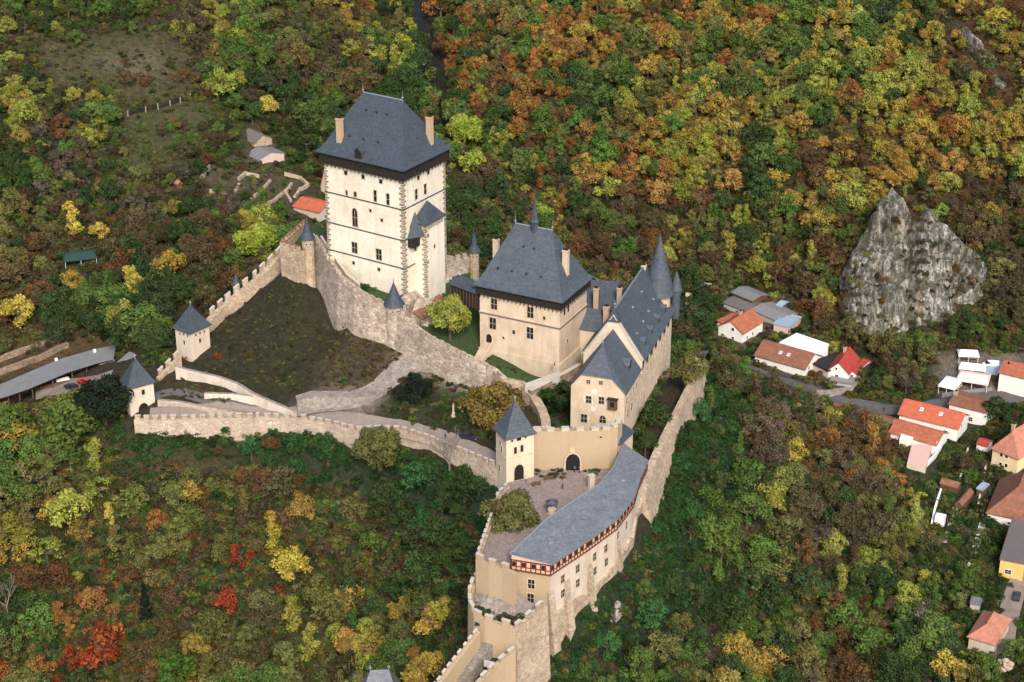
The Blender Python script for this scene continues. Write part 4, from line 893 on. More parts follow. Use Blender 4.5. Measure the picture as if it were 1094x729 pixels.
for i in range(n_ - 1): b.tube(Bp[i] + (0, 0, .08), Bp[i + 1] + (0, 0, .08), 0.2, 0.2, 6, 'lead')
part(b, 'ridge_cap', roof)
ins = lambda f, bk, d: f + (bk - f) / np.linalg.norm((bk - f)[:2]) * d
FW_ = [ins(f, k, 0.7) for f, k in zip(Fp, Bp)]; BW_ = [ins(k, f, 0.6) for f, k in zip(Fp, Bp)]
d0 = unit((Fp[1] - Fp[0])[:2]); FW_[0][:2] += d0 * 0.5; BW_[0][:2] += unit((Bp[1] - Bp[0])[:2]) * 0.5
ring = [p[:2] for p in FW_] + [p[:2] for p in BW_[::-1]]
zs = EZ - 2.9
b = MB(); b.prism(ring, -20, zs, 'plaster_pale'); wall = part(b, 'wall', T)
b = MB(); ge = np.array(BW_[0][:2]) - np.array(FW_[0][:2]); gn = unit([ge[1] * -1, ge[0]]); gn = gn if gn[1] < 0 else -gn
pp = [FW_[0][:2] + gn * 0.03, BW_[0][:2] + gn * 0.03]; b.poly([(*pp[0], -14), (*pp[1], -14), (*pp[1], zs - 0.02), (*pp[0], zs - 0.02)], 'plaster_ochre'); part(b, 'end_wall', wall)
b = MB(); R2 = [ins(f, k, 0.35)[:2] for f, k in zip(Fp, Bp)] + [ins(k, f, 0.3)[:2] for f, k in zip(Fp, Bp)][::-1]
tops = [EZ - 0.24] * 6 + [p[2] - 0.3 for p in Bp[::-1]]
b.prism(R2, zs, tops, 'infill'); gal = part(b, 'half_timber_gallery', T)
b = MB(); v_ = MB()
segs = [(R2[i], R2[i + 1]) for i in range(5)] + [(R2[11], R2[0])]
for a_, c_ in segs:
    a_ = np.array([*a_, 0.]); c_ = np.array([*c_, 0.]); L_ = np.linalg.norm(c_ - a_); u_ = (c_ - a_) / L_; nn = np.array([u_[1], -u_[0], 0.])
    for z0_, h_ in ((zs - 0.02, 0.3), (zs + 1.0, 0.2), (EZ - 0.55, 0.3)): b.obox(a_ + nn * 0.004 + np.array([0, 0, z0_]), c_ - a_, nn * 0.10, (0, 0, h_), 'timber_red')
    k = max(2, int(L_ / 1.0))
    for j in range(k + 1): b.obox(a_ + u_ * (L_ * j / k - 0.11) + nn * 0.006 + np.array([0, 0, zs]), u_ * 0.22, nn * 0.12, (0, 0, EZ - 0.3 - zs), 'timber_red')
    for j in range(k):
        if j % 2 == 0: v_.obox(a_ + u_ * (L_ * j / k + 0.16) + nn * 0.002 + np.array([0, 0, zs + 1.22]), u_ * (L_ / k - 0.32), nn * 0.05, (0, 0, 0.95), 'void_dark')
part(b, 'timber_frame', gal); part(v_, 'gallery_openings', gal)
for i in range(4):
    for fr in (0.5,):
        p_ = (Fp[i] * .5 + Fp[i + 1] * .5) * 0.55 + (Bp[i] * .5 + Bp[i + 1] * .5) * 0.45; dormer(roof, p_ + (0, 0, 0.0), (Fp[i] - Bp[i])[:2].tolist() + [0], 0.45, 0.4, 0.5, 'slate_pale')
for x, y in ((601,618.5),(617,607.6),(635,594.8),(647,586),(601,634),(617,623),(635.4,610),(647.5,600.6),(660,572),(669,561),(601,650),(660,590)):
    best = None
    for i in range(5):
        a_, c_ = FW_[i], FW_[i + 1]; u_ = unit([(c_ - a_)[0], (c_ - a_)[1], 0]); nn = np.array([u_[1], -u_[0], 0]); h = onplane(x, y, a_, nn); s_ = (h - a_)[:2] @ u_[:2]; L_ = np.linalg.norm((c_ - a_)[:2])
        if 0.6 < s_ < L_ - 0.6: best = (h, nn)
    if best: window(wall, best[0], best[1], 1.2, 1.9 if y not in (650, 590) else 1.0, fw=0.2)
for x, y in ((567.7,624),(567,639)): c = onplane(x, y, (*pp[0], 0), (gn[0], gn[1], 0)); window(wall, c + np.array([*gn, 0]) * 0.01, gn, 1.4, 2.2)
# battered rubble foot of the house, buttresses
b = MB(); foot = [np.array([*p[:2], z_]) for p, z_ in zip(FW_, (-10.5, -11.5, -9.5, -7.5, -5.5, -4.5))]; foot = dens(foot, 2.0)
for p in foot[1:-1]: p[2] += random.uniform(-1.0, 1.0)
gb_ = lambda x, y: tz(x, y) - 2.5
wallbody(b, foot, -0.6, gb_, 'rubble_pale', None, 0.10, 1)
for i, fr in ((0, 0.02), (0, 0.45), (1, 0.1), (2, 0.2)):
    p_ = FW_[i] * (1 - fr) + FW_[i + 1] * fr; u_ = unit((FW_[i + 1] - FW_[i])[:2]); nn = np.array([u_[1], -u_[0]])
    A = p_[:2]; zt_ = -4.5; q0_ = [(*(A - u_ * 0.9), zt_), (*(A + u_ * 0.9), zt_)]; q1_ = [(*(A - u_ * 1.1 + nn * 2.1), -19), (*(A + u_ * 1.1 + nn * 2.1), -19)]; q2_ = [(*(A - u_ * 0.9), -20), (*(A + u_ * 0.9), -20)]
    b.poly([q0_[0], q0_[1], q1_[1], q1_[0]], 'rubble_pale'); b.poly([q0_[0], q1_[0], q2_[0]], 'rubble_pale'); b.poly([q0_[1], q2_[1], q1_[1]], 'rubble_pale')
part(b, 'rubble_foot', T)
# small slate lean-to where the house meets the palace, and the court-side stair roof
b = MB(); q = at(667, 470, 6); bl = Block((q[0] - 1.2, q[1] - 1), 150, 4.5, 7.0); c = bl.p(2.2, 3.5); b.prism(bl.rect(), -4, 5.4, 'plaster_tan'); b.ringroof(bl.rect(.4), 5.4, [c] * 4, 9.5, [(0, 0), (1, 1)], 'slate'); part(b, 'link_annex', T)
q = at(631.5, 522, 0); b = MB(); b.cbox(q, (0.9, 0.4), 0.6, 0.5, 0, 3.2, 'plaster_pale'); b.cbox(q, (0.9, 0.4), 0.75, 0.65, 3.2, 3.5, 'concrete'); solo(b, 'gate_pillar', 'pale square pillar standing in the courtyard beside the curved slate roof', 'pillar', q)

# ------------------------------------------------------------------ lower bastion and stair passage
wall_thing('round_bastion', 'low rounded bastion of notched tan walls in front of the courtyard', pts3([(512,613,-4.6),(504,622,-5.2),(500,635,-5.6),(500.5,648,-5.8),(506,657,-6),(518,663,-6.2),(536,668,-6.4),(551,673,-6.6)]), 1.0, 'plaster_ochre', lambda x, y: min(tz(x, y) - 3, -14), 1, dict(mw=1.7, gap=1.1, mh=1.3, mth=0.6, mat='plaster_ochre'), 'concrete', 'rubble_pale', 0.02)
wall_thing('bastion_side_wall', 'rough notched wall rising from the bastion corner to the house corner', pts3([(551,673,-6.6),(563,663,-6.2),(574,653,-5.6),(585,643,-4.8)]), 1.0, 'rubble_pale', lambda x, y: min(tz(x, y) - 3, -20), 1, dict(mw=1.5, gap=1.1, mh=1.2, mth=0.6), 'concrete', None, 0.06)
b = MB(); bk_ = pts3([(506,622,-6.2),(521,628,-5.2),(536,631,-5.2),(551,634,-5.4),(568,644,-6.2),(584,650,-7)]); ft_ = pts3([(500,648,-9),(506,664,-9.6),(520,674,-9.8),(540,680,-9.8),(556,678,-9.4),(574,662,-8.4)])
for i in range(5):
    for k in range(4):
        f = lambda a, t: bk_[a] * (1 - t) + ft_[a] * t; b.poly([f(i, k / 4), f(i, (k + 1) / 4), f(i + 1, (k + 1) / 4), f(i + 1, k / 4)], 'rubble_grey')
    b.poly([ft_[i], ft_[i + 1], ft_[i + 1] - (0, 0, 8), ft_[i] - (0, 0, 8)], 'rubble_grey')
solo(b, 'bastion_floor', 'sunken rubble and grass floor inside the rounded bastion', 'floor', at(540, 650, -9.6), kind='structure')
b = MB(); A = pts3([(515,685,-11.5),(540,691,-11.5),(505,735,-16),(478,735,-16)])
for k in range(14):
    t0, t1 = k / 14, (k + 1) / 14; l0 = A[0] * (1 - t0) + A[3] * t0; r0 = A[1] * (1 - t0) + A[2] * t0; l1 = A[0] * (1 - t1) + A[3] * t1; r1 = A[1] * (1 - t1) + A[2] * t1
    m0 = l0 * .52 + r0 * .48; m1 = l1 * .52 + r1 * .48; b.prism([l0[:2], m0[:2], m1[:2], l1[:2]], -22, l0[2], 'rubble_grey'); b.prism([m0[:2], r0[:2], r1[:2], m1[:2]], -24, l0[2] - 3.2, 'lawn')
for k, (a_, c_) in enumerate((((517,707,-13.2),(536,711,-13.2)),)): p0, p1 = at(*a_), at(*c_); b.obox(p0 - (0, 0, .5), p1 - p0, (0, -1.0, 0), (0, 0, 1.0), 'concrete')
solo(b, 'stair_passage', 'pale stepped passage running down from the bastion door', 'stairs', at(510, 705, -14))
wall_thing('stair_parapet', 'left notched parapet of the stepped passage, beside the wooded slope', pts3([(509,674,-8.4),(495,692,-9.8),(481,710,-11.2),(460,738,-13)]), 1.0, 'plaster_ochre', lambda x, y: tz(x, y) - 4, 1, dict(mw=1.0, gap=0.9, mh=0.7, mth=0.45), 'concrete')
wall_thing('stair_parapet', 'right heavily notched parapet of the stepped passage, under the bastion corner', pts3([(551,696,-10.6),(541,703,-11.4),(528,714,-12.4),(510,732,-13.6)]), 1.0, 'plaster_ochre', lambda x, y: tz(x, y) - 4, -1, dict(mw=1.4, gap=0.9, mh=1.0, mth=0.6, mat='rubble_pale'), 'concrete')
p0 = at(515, 681, -11); nn = unit([-0.25, -1, 0]); b = MB(); u = np.array([-nn[1], nn[0], 0]); b.obox(p0 - u * 0.7 + nn * 0.2 - (0, 0, 1.3), u * 1.4, nn * 0.06, (0, 0, 2.6), 'timber_brown'); b.obox(p0 - u * 0.95 + nn * 0.15 + (0, 0, 1.3), u * 1.9, nn * 0.15, (0, 0, 0.3), 'trim_stone'); solo(b, 'passage_door', 'small wooden door at the top of the stepped passage', 'door', p0)

# outer wall on the right-hand slope
wall_thing('outer_slope_wall', 'long bare pale wall running up the right slope beside the palace', pts3([(738,380,-2.2),(748,384,-2),(752,393,-2),(748,402,-2),(738,418,-2.1),(728,438,-2.2),(718,458,-2.4),(708,478,-2.6),(700,496,-3),(694,515,-3.6),(690,532,-4.4)]), 1.8, 'rubble_pale', lambda x, y: tz(x, y) - 3, -1, None, None, 'rubble_pale', 0.22)

# rock under the burgrave house
def rock(name, label, px_list, z0, z1, mat='limestone', seed=0, kind=None):
    P = np.array([at(*p) for p in px_list]); c = P.mean(0); ext = np.maximum(np.abs(P - c).max(0), 1.2)
    bm = bmesh.new(); bmesh.ops.create_icosphere(bm, subdivisions=4, radius=1.0); off = Vector((seed * 7.3, seed * 3.1, 0))
    hz = (z1 - z0) / 2
    for v in bm.verts:
        n_ = v.co.normalized(); q = Vector((n_.x * ext[0], n_.y * ext[1], n_.z * hz)); k = 0.9 + 0.4 * noise.noise(q * 0.22 + off) + 0.55 * (abs(noise.noise(q * 0.5 + off)) - .2) + 0.30 * noise.noise(q * 1.2 + off) + .12 * noise.noise(q * 3 + off)
        cell = noise.cell(q * 0.55 + off); q = q * (k + 0.10 * cell); v.co = Vector((q.x, q.y, q.z + hz))
    me = bpy.data.meshes.new(name); bm.to_mesh(me); bm.free(); me.materials.append(MATS[mat]); o = bpy.data.objects.new(name, me); COL.objects.link(o); o.location = (c[0], c[1], z0); ORG[o.name] = np.array([c[0], c[1], z0])
    return tag(o, label, 'rock', None, kind)
rock('rock_outcrop', 'small pale crag among shrubs below the burgrave house', [(650,664,-19),(662,656,-19),(667,645,-18),(658,642,-17),(649,652,-18)], -21.5, -15.5, 'limestone', 4)

# well tower at the bottom edge
c = at(405.5, 716, -26); bl = Block((c[0], c[1] - 4.4), 160, 6, 8); T = thing('well_tower', 'slate roof tip with two finials at the bottom edge', 'tower', (c[0], c[1], -44))
b = MB(); b.prism(bl.rect(), -62, -31.5, 'plaster_pale'); part(b, 'wall', T); e0 = c[:2] - np.array([2.0, 0]); e1 = c[:2] + np.array([2.0, 0.2])
b = MB(); bl2 = [np.array([c[0] - 4.2, c[1] - 3.6]), np.array([c[0] + 4.2, c[1] - 3.4]), np.array([c[0] + 4.2, c[1] + 3.6]), np.array([c[0] - 4.2, c[1] + 3.4])]; b.ringroof(bl2, -31.5, [e0, e1, e1, e0], -26, [(0, 0), (1, 1)], 'slate_pale'); r_ = part(b, 'roof', T); finial(r_, *e0, -26, 1.6); finial(r_, *e1, -26, 1.6)

# ================================================================== HOUSES OF THE VILLAGE
def gable_roof(mb, bl, ridge, ze, zr, ov, mat, th=0.22):
    if ridge == 'L': W_, Ln, f = bl.R, bl.L, lambda a, w_: bl.p(a, w_)
    else: W_, Ln, f = bl.L, bl.R, lambda a, w_: bl.p(w_, a)
    k = (zr - ze) / (W_ / 2); zo = ze - ov * k
    for s0, s1 in ((-ov, W_ / 2), (W_ + ov, W_ / 2)):
        A = [(*f(-ov, s0), zo), (*f(Ln + ov, s0), zo), (*f(Ln + ov, s1), zr), (*f(-ov, s1), zr)]; B_ = [(p[0], p[1], p[2] + th) for p in A]
        mb.poly(A, mat); mb.poly(B_, mat)
        for i in (0, 1, 3): j = (i + 1) % 4; mb.poly([A[i], A[j], B_[j], B_[i]], mat)
HB = []
def house(name, label, n_px, l_px, r_px, z0, eave_py, ridge, ridge_py, wallm, roofm, hip=None, ov=0.45, wins=(), flat=False, cat='house', parent=None, group=None, chim=None, sky=(), band=None):
    Np, Lp, Rp = at(*n_px, z0), at(*l_px, z0), at(*r_px, z0)
    d = Lp - Np; bl = Block(Np, math.degrees(atan2(d[1], d[0])), hypot(*d[:2]), hypot(*(Rp - Np)[:2])); ze = max(z0 + 1.6, zat(Np[0], Np[1], eave_py))
    T = parent or thing(name, label, cat, (Np[0], Np[1], z0), group); HB.append(bl.rect(1.2))
    b = MB(); b.prism(bl.rect(), z0 - 5, ze, wallm)
    c0, c1 = (bl.p(0, bl.R / 2), bl.p(bl.L, bl.R / 2)) if ridge == 'L' else (bl.p(bl.L / 2, 0), bl.p(bl.L / 2, bl.R))
    cm = (c0 + c1) / 2; zr = ze + 0.4 if flat else max(ze + 0.8, zat(cm[0], cm[1], ridge_py))
    if not flat and hip is None:
        for c_, (a_, d_) in ((c0, (bl.p(0, 0), bl.p(0, bl.R)) if ridge == 'L' else (bl.p(0, 0), bl.p(bl.L, 0))), (c1, (bl.p(bl.L, 0), bl.p(bl.L, bl.R)) if ridge == 'L' else (bl.p(0, bl.R), bl.p(bl.L, bl.R)))):
            b.poly([(*a_, ze), (*d_, ze), (*c_, zr - 0.03)], wallm)
    w_ = part(b, 'wall', T)
    b = MB()
    if flat:
        b.prism(bl.rect(ov), ze, ze + 0.25, roofm); R0 = bl.rect(ov)
        for i in range(4):
            a_ = np.array(R0[i]); c_ = np.array(R0[(i + 1) % 4]); d_ = c_ - a_; nn = np.array([-d_[1], d_[0]]); nn /= hypot(*nn); b.obox((*(a_ + nn * 0.003), ze + 0.25), (*d_, 0), (*(nn * 0.2), 0), (0, 0, 0.22), roofm)
    elif hip is None: gable_roof(b, bl, ridge, ze, zr, ov, roofm)
    else:
        u_ = unit(c1 - c0); ea, eb = c0 + u_ * hip, c1 - u_ * hip; b.ringroof(bl.rect(ov), ze - 0.1, [ea, ea, eb, eb] if ridge == 'L' else [ea, eb, eb, ea], zr, [(0, 0), (1, 1)], roofm, 0.2)
    r_ = part(b, 'roof', T)
    if not flat:
        b = MB(); h0, h1 = (c0, c1) if hip is None else (ea, eb); b.tube((*h0, zr + 0.22), (*h1, zr + 0.22), 0.16, 0.16, 5, roofm); part(b, 'ridge_cap', r_)
    for f, x, y, ww, hh in wins:
        o, u, n = bl.face(f); c = bl.px(f, x, y); window(w_, c, n, ww, hh, mull=1 if ww > 0.9 else 0, trans=1 if hh > 1.1 else 0, frame='frame_white', fw=0.12)
    if chim:
        for fa, fb in chim: q = c0 * (1 - fa) + c1 * fa + (bl.r if ridge == 'L' else bl.l) * fb; chimney(r_, q[0], q[1], zr - 1.8, zr + 1.5, bl.l, 0.45, 0.4, 'chimney_brick')
    for s_, t_ in sky:   # skylights on the near slope
        A, B_ = ((bl.p(0, -ov), bl.p(bl.L, -ov)) if ridge == 'L' else (bl.p(-ov, 0), bl.p(-ov, bl.R))); kk = (zr - ze) / ((bl.R if ridge == 'L' else bl.L) / 2); zo = ze - ov * kk
        e_ = A * (1 - s_) + B_ * s_; g_ = c0 * (1 - s_) + c1 * s_; al = unit(B_ - A) * 0.5; p0 = np.array([*(e_ * (1 - t_) + g_ * t_), zo + (zr - zo) * t_ + 0.27]); up = np.array([*(g_ - e_), zr - zo]); up = up / np.linalg.norm(up) * 1.2
        b = MB(); b.obox(p0 - np.array([*al, 0]), (*(al * 2), 0), up, (0, 0, 0.1), 'frame_white'); q0 = p0 - np.array([*al, 0]) * 0.75 + up * 0.14; b.obox(q0 + (0, 0, 0.103), (*(al * 1.5), 0), up * 0.72, (0, 0, 0.02), 'metal_blue'); part(b, 'skylight', r_)
    if band: b = MB(); b.prism(bl.rect(0.06), z0 - 1, z0 + 0.6, band); part(b, 'plinth', w_)
    return bl, T, w_, r_, ze, zr
HV = -45
h = house('village_house', 'white gabled house with orange tile roof, nearest the palace in the row under the wood', (793,369.5), (767,361.5), (810,355), HV, 356.5, 'R', 337, 'plaster_white', 'tile_orange', None, 0.4, [('L',783,352,.9,1.1),('L',783,362,.9,1.3),('L',772,358,.8,1.1),('R',798,361,.8,1.2),('R',804,356.5,.8,1.2)], chim=[(0.5, 0.3)], band='concrete')
house('', '', (776,358), (766,353), (788,343), HV, 348, 'L', 338, 'plaster_white', 'tile_orange', None, 0.3, parent=h[1])
house('village_house', 'long low house under a brown-red roof with two skylights, before the flat white building', (859,407), (806,392), (873,392), HV - 1, 394.5, 'L', 371, 'plaster_white', 'tile_old', None, 0.4, [('R',864,393,.9,1.2),('R',867,399,.9,1.2)], sky=[(0.42, 0.45), (0.58, 0.45)])
house('flat_roofed_building', 'white flat roofed building behind the long brown-red roof', (866,396), (832,384), (877,384), HV, 379, 'L', 0, 'plaster_white', 'membrane_white', None, 0.15, [('R',871,380,.9,1.1)], flat=True, cat='building')
house('flat_roofed_building', 'low black flat roofed building between the white building and the red gabled house', (884,405), (866,396), (898,391), HV, 397, 'L', 0, 'plaster_pale', 'felt_black', None, 0.3, flat=True, cat='building')
h = house('village_house', 'small white gabled house with vivid red roof under the cliff', (906,408), (884.5,404), (917,392), HV, 399, 'R', 379.5, 'plaster_white', 'tile_red', None, 0.45, [('L',894,402,1.0,1.0),('L',893.5,394,.6,.7)], chim=[(0.75, 0.6)])
house('', '', (914,406), (906,405), (922,396), HV, 400, 'R', 393, 'plaster_white', 'tile_red', None, 0.3, [('L',910,402,.8,.9)], parent=h[1])
house('', '', (922,396), (917,394), (927,390), HV, 391, 'L', 385, 'plaster_white', 'tile_red', None, 0.3, parent=h[1])
house('metal_shed', 'grey sheet metal shed roof in front of the vivid red house', (914,417), (887,413), (917,409), HV - 1, 411.5, 'L', 0, 'concrete', 'metal_grey', None, 0.3, flat=True, cat='shed')
house('plank_shed', 'weathered grey plank roofed shed, highest in the row by the wood', (803,330), (782,321), (808,321), -43.5, 321.5, 'L', 313, 'timber_brown', 'felt_grey', None, 0.4, cat='shed')
house('sheet_roofed_shed', 'long shed with rusty grey sheet roof behind the orange roofed white house', (829,350), (803,338), (835,338), HV + 1, 343, 'L', 331, 'concrete', 'metal_grey', None, 0.3, cat='shed')
house('sheet_roofed_shed', 'low grey-brown sheet roofed shed behind the left wing of the orange roofed house', (798,338), (773,329), (806,328), HV + 1, 333, 'L', 324, 'concrete', 'felt_brown', None, 0.3, cat='shed')
house('garage', 'pink walled garage with pale blue metal roof', (843,361), (826,357), (848,349), HV, 350.5, 'L', 0, 'plaster_pink', 'metal_blue', None, 0.25, flat=True, cat='garage')
house('garden_hut', 'tiny pale blue roofed hut at the edge of the wood above the garage', (834,333), (829,331), (838,327), -43, 328.5, 'L', 324, 'timber_brown', 'metal_blue', None, 0.25, cat='hut')
house('village_house', 'white house with big bright orange roof and two skylights beside the village road', (1022,469), (960,453.5), (1032,455), -46, 457.5, 'L', 434.5, 'plaster_white', 'tile_bright', None, 0.5, [('L',1010,462,1.1,1.2),('R',1027,455,.9,1.1)], sky=[(0.35, 0.5), (0.68, 0.5)])
house('village_house', 'lower orange roofed house in front of the bright orange roof, by the pink terrace', (999,484), (950,470), (1006,470), -46.5, 475.5, 'L', 455.5, 'plaster_white', 'tile_orange', None, 0.4, [('R',1001,474,.8,1.0)])
house('village_house', 'long low old roof of faded brown tiles half hidden by trees beside the road', (946,463), (886,446), (954,452), -46.5, 458, 'L', 440, 'plaster_pale', 'tile_old', None, 0.4)
house('village_house', 'white house with mottled brown tile roof behind the big bright orange roof', (1053,454), (1013,444), (1062,440), -46, 441.5, 'L', 427.5, 'plaster_white', 'tile_old', None, 0.4, [('L',1037,448,1.1,1.3),('R',1057,446,.8,1.1)], chim=[(0.98, 0)])
house('village_house', 'cream gabled house with red-brown tile roof at the right edge', (1086,505), (1059,494), (1112,476), -46, 489.5, 'R', 452, 'plaster_yellow', 'tile_pale', 2.2, 0.5, [('L',1070,486,.9,1.1),('L',1075.5,487.5,.9,1.1),('L',1069,496,.9,1.1),('L',1075,497.5,.9,1.1)], chim=[(0.2, 0.8)])
house('village_house', 'white house with dark red hipped tile roof, below the cream house', (1108,567), (1054,556), (1124,532), -47.5, 558, 'R', 511, 'plaster_white', 'tile_old', 5, 0.5, [('L',1062,556,.7,.7),('L',1078,559,.7,.7)], sky=[])
house('village_house', 'amber walled house with flat grey-brown roof beside the pale lane', (1092,621), (1066.5,616), (1101,577), -48, 603, 'L', 0, 'plaster_amber', 'felt_brown', None, 0.25, [('L',1077,611,1.6,1.2)], flat=True)
house('village_house', 'small house with faded pink-red hipped roof at the lower right', (1061,700), (1034,692), (1070,672), -49, 687.5, 'R', 660, 'plaster_pale', 'tile_pale', 3.2, 0.5)
house('village_house', 'orange roofed house behind the dark conifer at the right edge', (1104,424), (1066,415), (1112,410), -44.5, 407, 'L', 390, 'plaster_white', 'tile_orange', None, 0.4)
# red roofs and ruins left of the great tower
zq = ground(335, 228)[2]
house('hillside_house', 'bright red tiled low roof just left of the great tower', (341,234), (314,227.5), (356,224), zq, 227, 'L', 214, 'plaster_pale', 'tile_bright', None, 0.4)
zq = ground(352, 205)[2]
house('hillside_house', 'steep dark red roof partly behind the great tower left edge', (353,210), (343,206), (366,200), zq, 203, 'R', 178, 'plaster_pale', 'tile_red', None, 0.3)
zq = ground(272, 160)[2]
house('ruined_house', 'small brown roofed house among garden terraces, left of the great tower', (272,159), (257,153), (284,152), zq, 153, 'L', 141, 'rubble_pale', 'felt_brown', None, 0.4, cat='house')
zq = ground(272, 178)[2]
house('ruined_house', 'small house with pale grey sheet roof below the brown roofed house', (276,177), (263,171), (284,166), zq, 171, 'L', 160, 'plaster_pink', 'felt_grey', None, 0.3, cat='house')
zq = ground(189, 200)[2]
house('garden_hut', 'tiny brown hut alone in the scrub on the left hillside', (190,202.5), (187,201.5), (193,200.5), zq, 200, 'L', 197, 'timber_brown', 'tile_pale', None, 0.2, cat='hut')
zq = -6.5
house('stone_outhouse', 'stone outhouse with mossy grey roof behind the outer gate tower', (136,402), (124,396), (152,386), zq - 4, 398, 'L', 380, 'rubble_grey', 'felt_grey', None, 0.3, cat='outhouse')

def low_wall(label, path, th=0.5, hgt=1.0, mat='concrete', name='garden_wall', cat='wall', group=None):
    P = [ground(*p) for p in path]; P = dens([p + (0, 0, hgt) for p in P], 2.5)
    P = [np.array([p[0], p[1], tz(p[0], p[1]) + hgt]) for p in P]
    return wall_thing(name, label, P, th, mat, lambda x, y: tz(x, y) - 1.5, 1, None, None, None, 0, cat, 50, group)
for lb, ph, hh in (('pale rubble terrace wall furthest left among the ruins', [(213,197),(225,181)], 1.4), ('flat whitish rubble bank beside the leftmost terrace wall', [(224,207),(242,209)], 1.2), ('narrow pale wall between two garden beds left of the keep', [(245,217),(257,199)], .9),
    ('short stone bank at the top of the terrace gardens', [(262,188),(277,191)], 1.0), ('second short terrace bank below the small grey roofed house', [(256,194),(264,187)], 1.2), ('narrow stone edging at the right of the terrace gardens', [(312,216),(306,206),(313,198)], .9), ('pale path edging beside the bright red low roof', [(316,212),(322,203)], .9),
    ('long diagonal pale wall through the terrace gardens', [(262,223),(290,195)], .9), ('diagonal wall just below the long diagonal garden wall', [(278,227),(311,203)], .9), ('short curved wall nearest the keep in the terrace gardens', [(322,205),(331,200),(322,192),(304,187)], 1.0)):
    low_wall(lb, ph, 0.8, hh, 'rubble_pale')
low_wall('upper of three pale terrace walls right of the round palace tower', [(731,306),(745,305),(760,308)], .6, 1.4, 'plaster_pale'); low_wall('middle of three pale terrace walls right of the round palace tower', [(732,319),(753,321)], .6, 1.8, 'plaster_pale'); low_wall('lowest of three pale terrace walls right of the round palace tower', [(732,329),(749,332)], .6, 2.0, 'plaster_pale')
for lb, ph, hh, m_ in (('white garden wall left of the narrow lawn', [(1004,527),(997,549),(994,563)], 1.5, 'plaster_white'), 
    ('long pale wall running down from the road beside the pink terrace', [(1033,481),(1027,505),(1022,522)], .9, 'plaster_pale'), ('pale wall left of the red hipped house', [(1052,500),(1048,520),(1043,545)], 1.0, 'plaster_pale'), ('faint wall at the edge of the wood by the lowest garden', [(993,615),(986,640),(984,658)], 1.0, 'concrete'),
    ('low grey wall along the road below the market tents', [(1006,426),(1030,422),(1060,418.5)], 1.2, 'metal_grey'), ('grey stone wall beside the road below the red gabled house', [(872,425),(893,424),(912,421)], 2.4, 'rubble_grey'), ('low yard wall of the cream house', [(1058,498),(1074,506),(1098,515)], 1.0, 'plaster_pale'),
    ('white stepped wall beside the pink terrace', [(989,501),(1000,490),(1007,478)], 1.5, 'plaster_white')):
    low_wall(lb, ph, .5, hh, m_)
for lb, ph in (('upper pale rubble bank behind the long grey shed', [(0,389),(25,379),(50,369),(72,361)]), ('lower pale rubble bank behind the long grey shed', [(0,402),(26,392),(52,382),(74,372)])): low_wall(lb, ph, 1.0, 1.5, 'rubble_brown')
for lb, P_ in (('pale paved garden path below the narrow lawn', [(1022,541),(1016,562),(1010,582)]), ('pale gravel garden path left of the amber house', [(1053,548),(1046,575),(1040,592),(1034,615)])): strip(P_, 1.7, 'concrete', 'garden_path', lb, 'path', 0.3)
house('glass_hothouse', 'small white glazed hothouse at the end of the narrow lawn', (1008,562), (998,560), (1010,557), -46.3, 560, 'L', 556, 'plaster_white', 'membrane_white', None, .1, flat=True, cat='hothouse')
house('garden_shed', 'tiny red-brown roofed shed at the top of the narrow lawn', (1022,527), (1004,522), (1024,522), -46.3, 524, 'L', 519, 'timber_brown', 'tile_old', None, .2, cat='shed')
house('garden_shed', 'narrow rusty roofed shed between two garden paths', (1027,546), (1020,544), (1031,530), -46.5, 542, 'R', 535, 'timber_brown', 'tile_old', None, .2, cat='shed')
house('garden_porch', 'small red roofed porch beside the mottled brown house', (1054,483), (1043,480), (1057,476), -46, 478, 'L', 472, 'plaster_white', 'tile_red', None, .2, cat='porch')
house('garden_shed', 'small pale flat shed behind the faded pink-red roof', (1046,653), (1036,651), (1048,647), -48.5, 650, 'L', 640, 'concrete', 'felt_grey', None, .2, flat=True, cat='shed')
house('garden_shed', 'pale blue-grey flat shed in a garden corner below the cream house', (1049,530), (1043,528), (1051,523), -46.5, 526.5, 'L', 520, 'timber_brown', 'metal_blue', None, .2, flat=True, cat='shed')
# pink terrace
b = MB(); zt_ = -44.6; pts = [at(x, y, zt_)[:2] for x, y in ((974,475),(996,476),(989,499),(969,495))]; b.prism(pts, zt_ - 4, zt_, 'plaster_pale', 'paving_pink')
solo(b, 'terrace', 'pink paved terrace below the orange roofs', 'terrace', (*pts[0], zt_))
b = MB(); p0 = at(962, 467, -45.5); b.prism([at(x, y, -44)[:2] for x, y in ((961,470),(974,473),(976,468),(963,464))], -50, -43.6, 'plaster_white'); solo(b, 'white_annex', 'small white gabled annex between the orange roof and the pink terrace', 'annex', p0)
# hill fence
T = thing('hillside_fence', 'dark wooden fence with pale posts on the left hillside', 'fence', ground(172, 113)); P = dens([ground(137,125),ground(156,120),ground(182,113),ground(209,103)], 2.4)
for p in P: p[2] = tz(p[0], p[1])
b = MB()
for a_, c_ in zip(P, P[1:]):
    for hh in (0.3, 0.9, 1.5): b.obox(a_ + (0, 0, hh), c_ - a_, (0, 0.12, 0), (0, 0, 0.35), 'timber_dark')
part(b, 'rails', T)
for p in P[::2]: b = MB(); b.cbox(p + (0, -0.1, 0), (1, 0), 0.14, 0.14, p[2] - 0.5, p[2] + 2.0, 'frame_wood'); part(b, 'post', T)

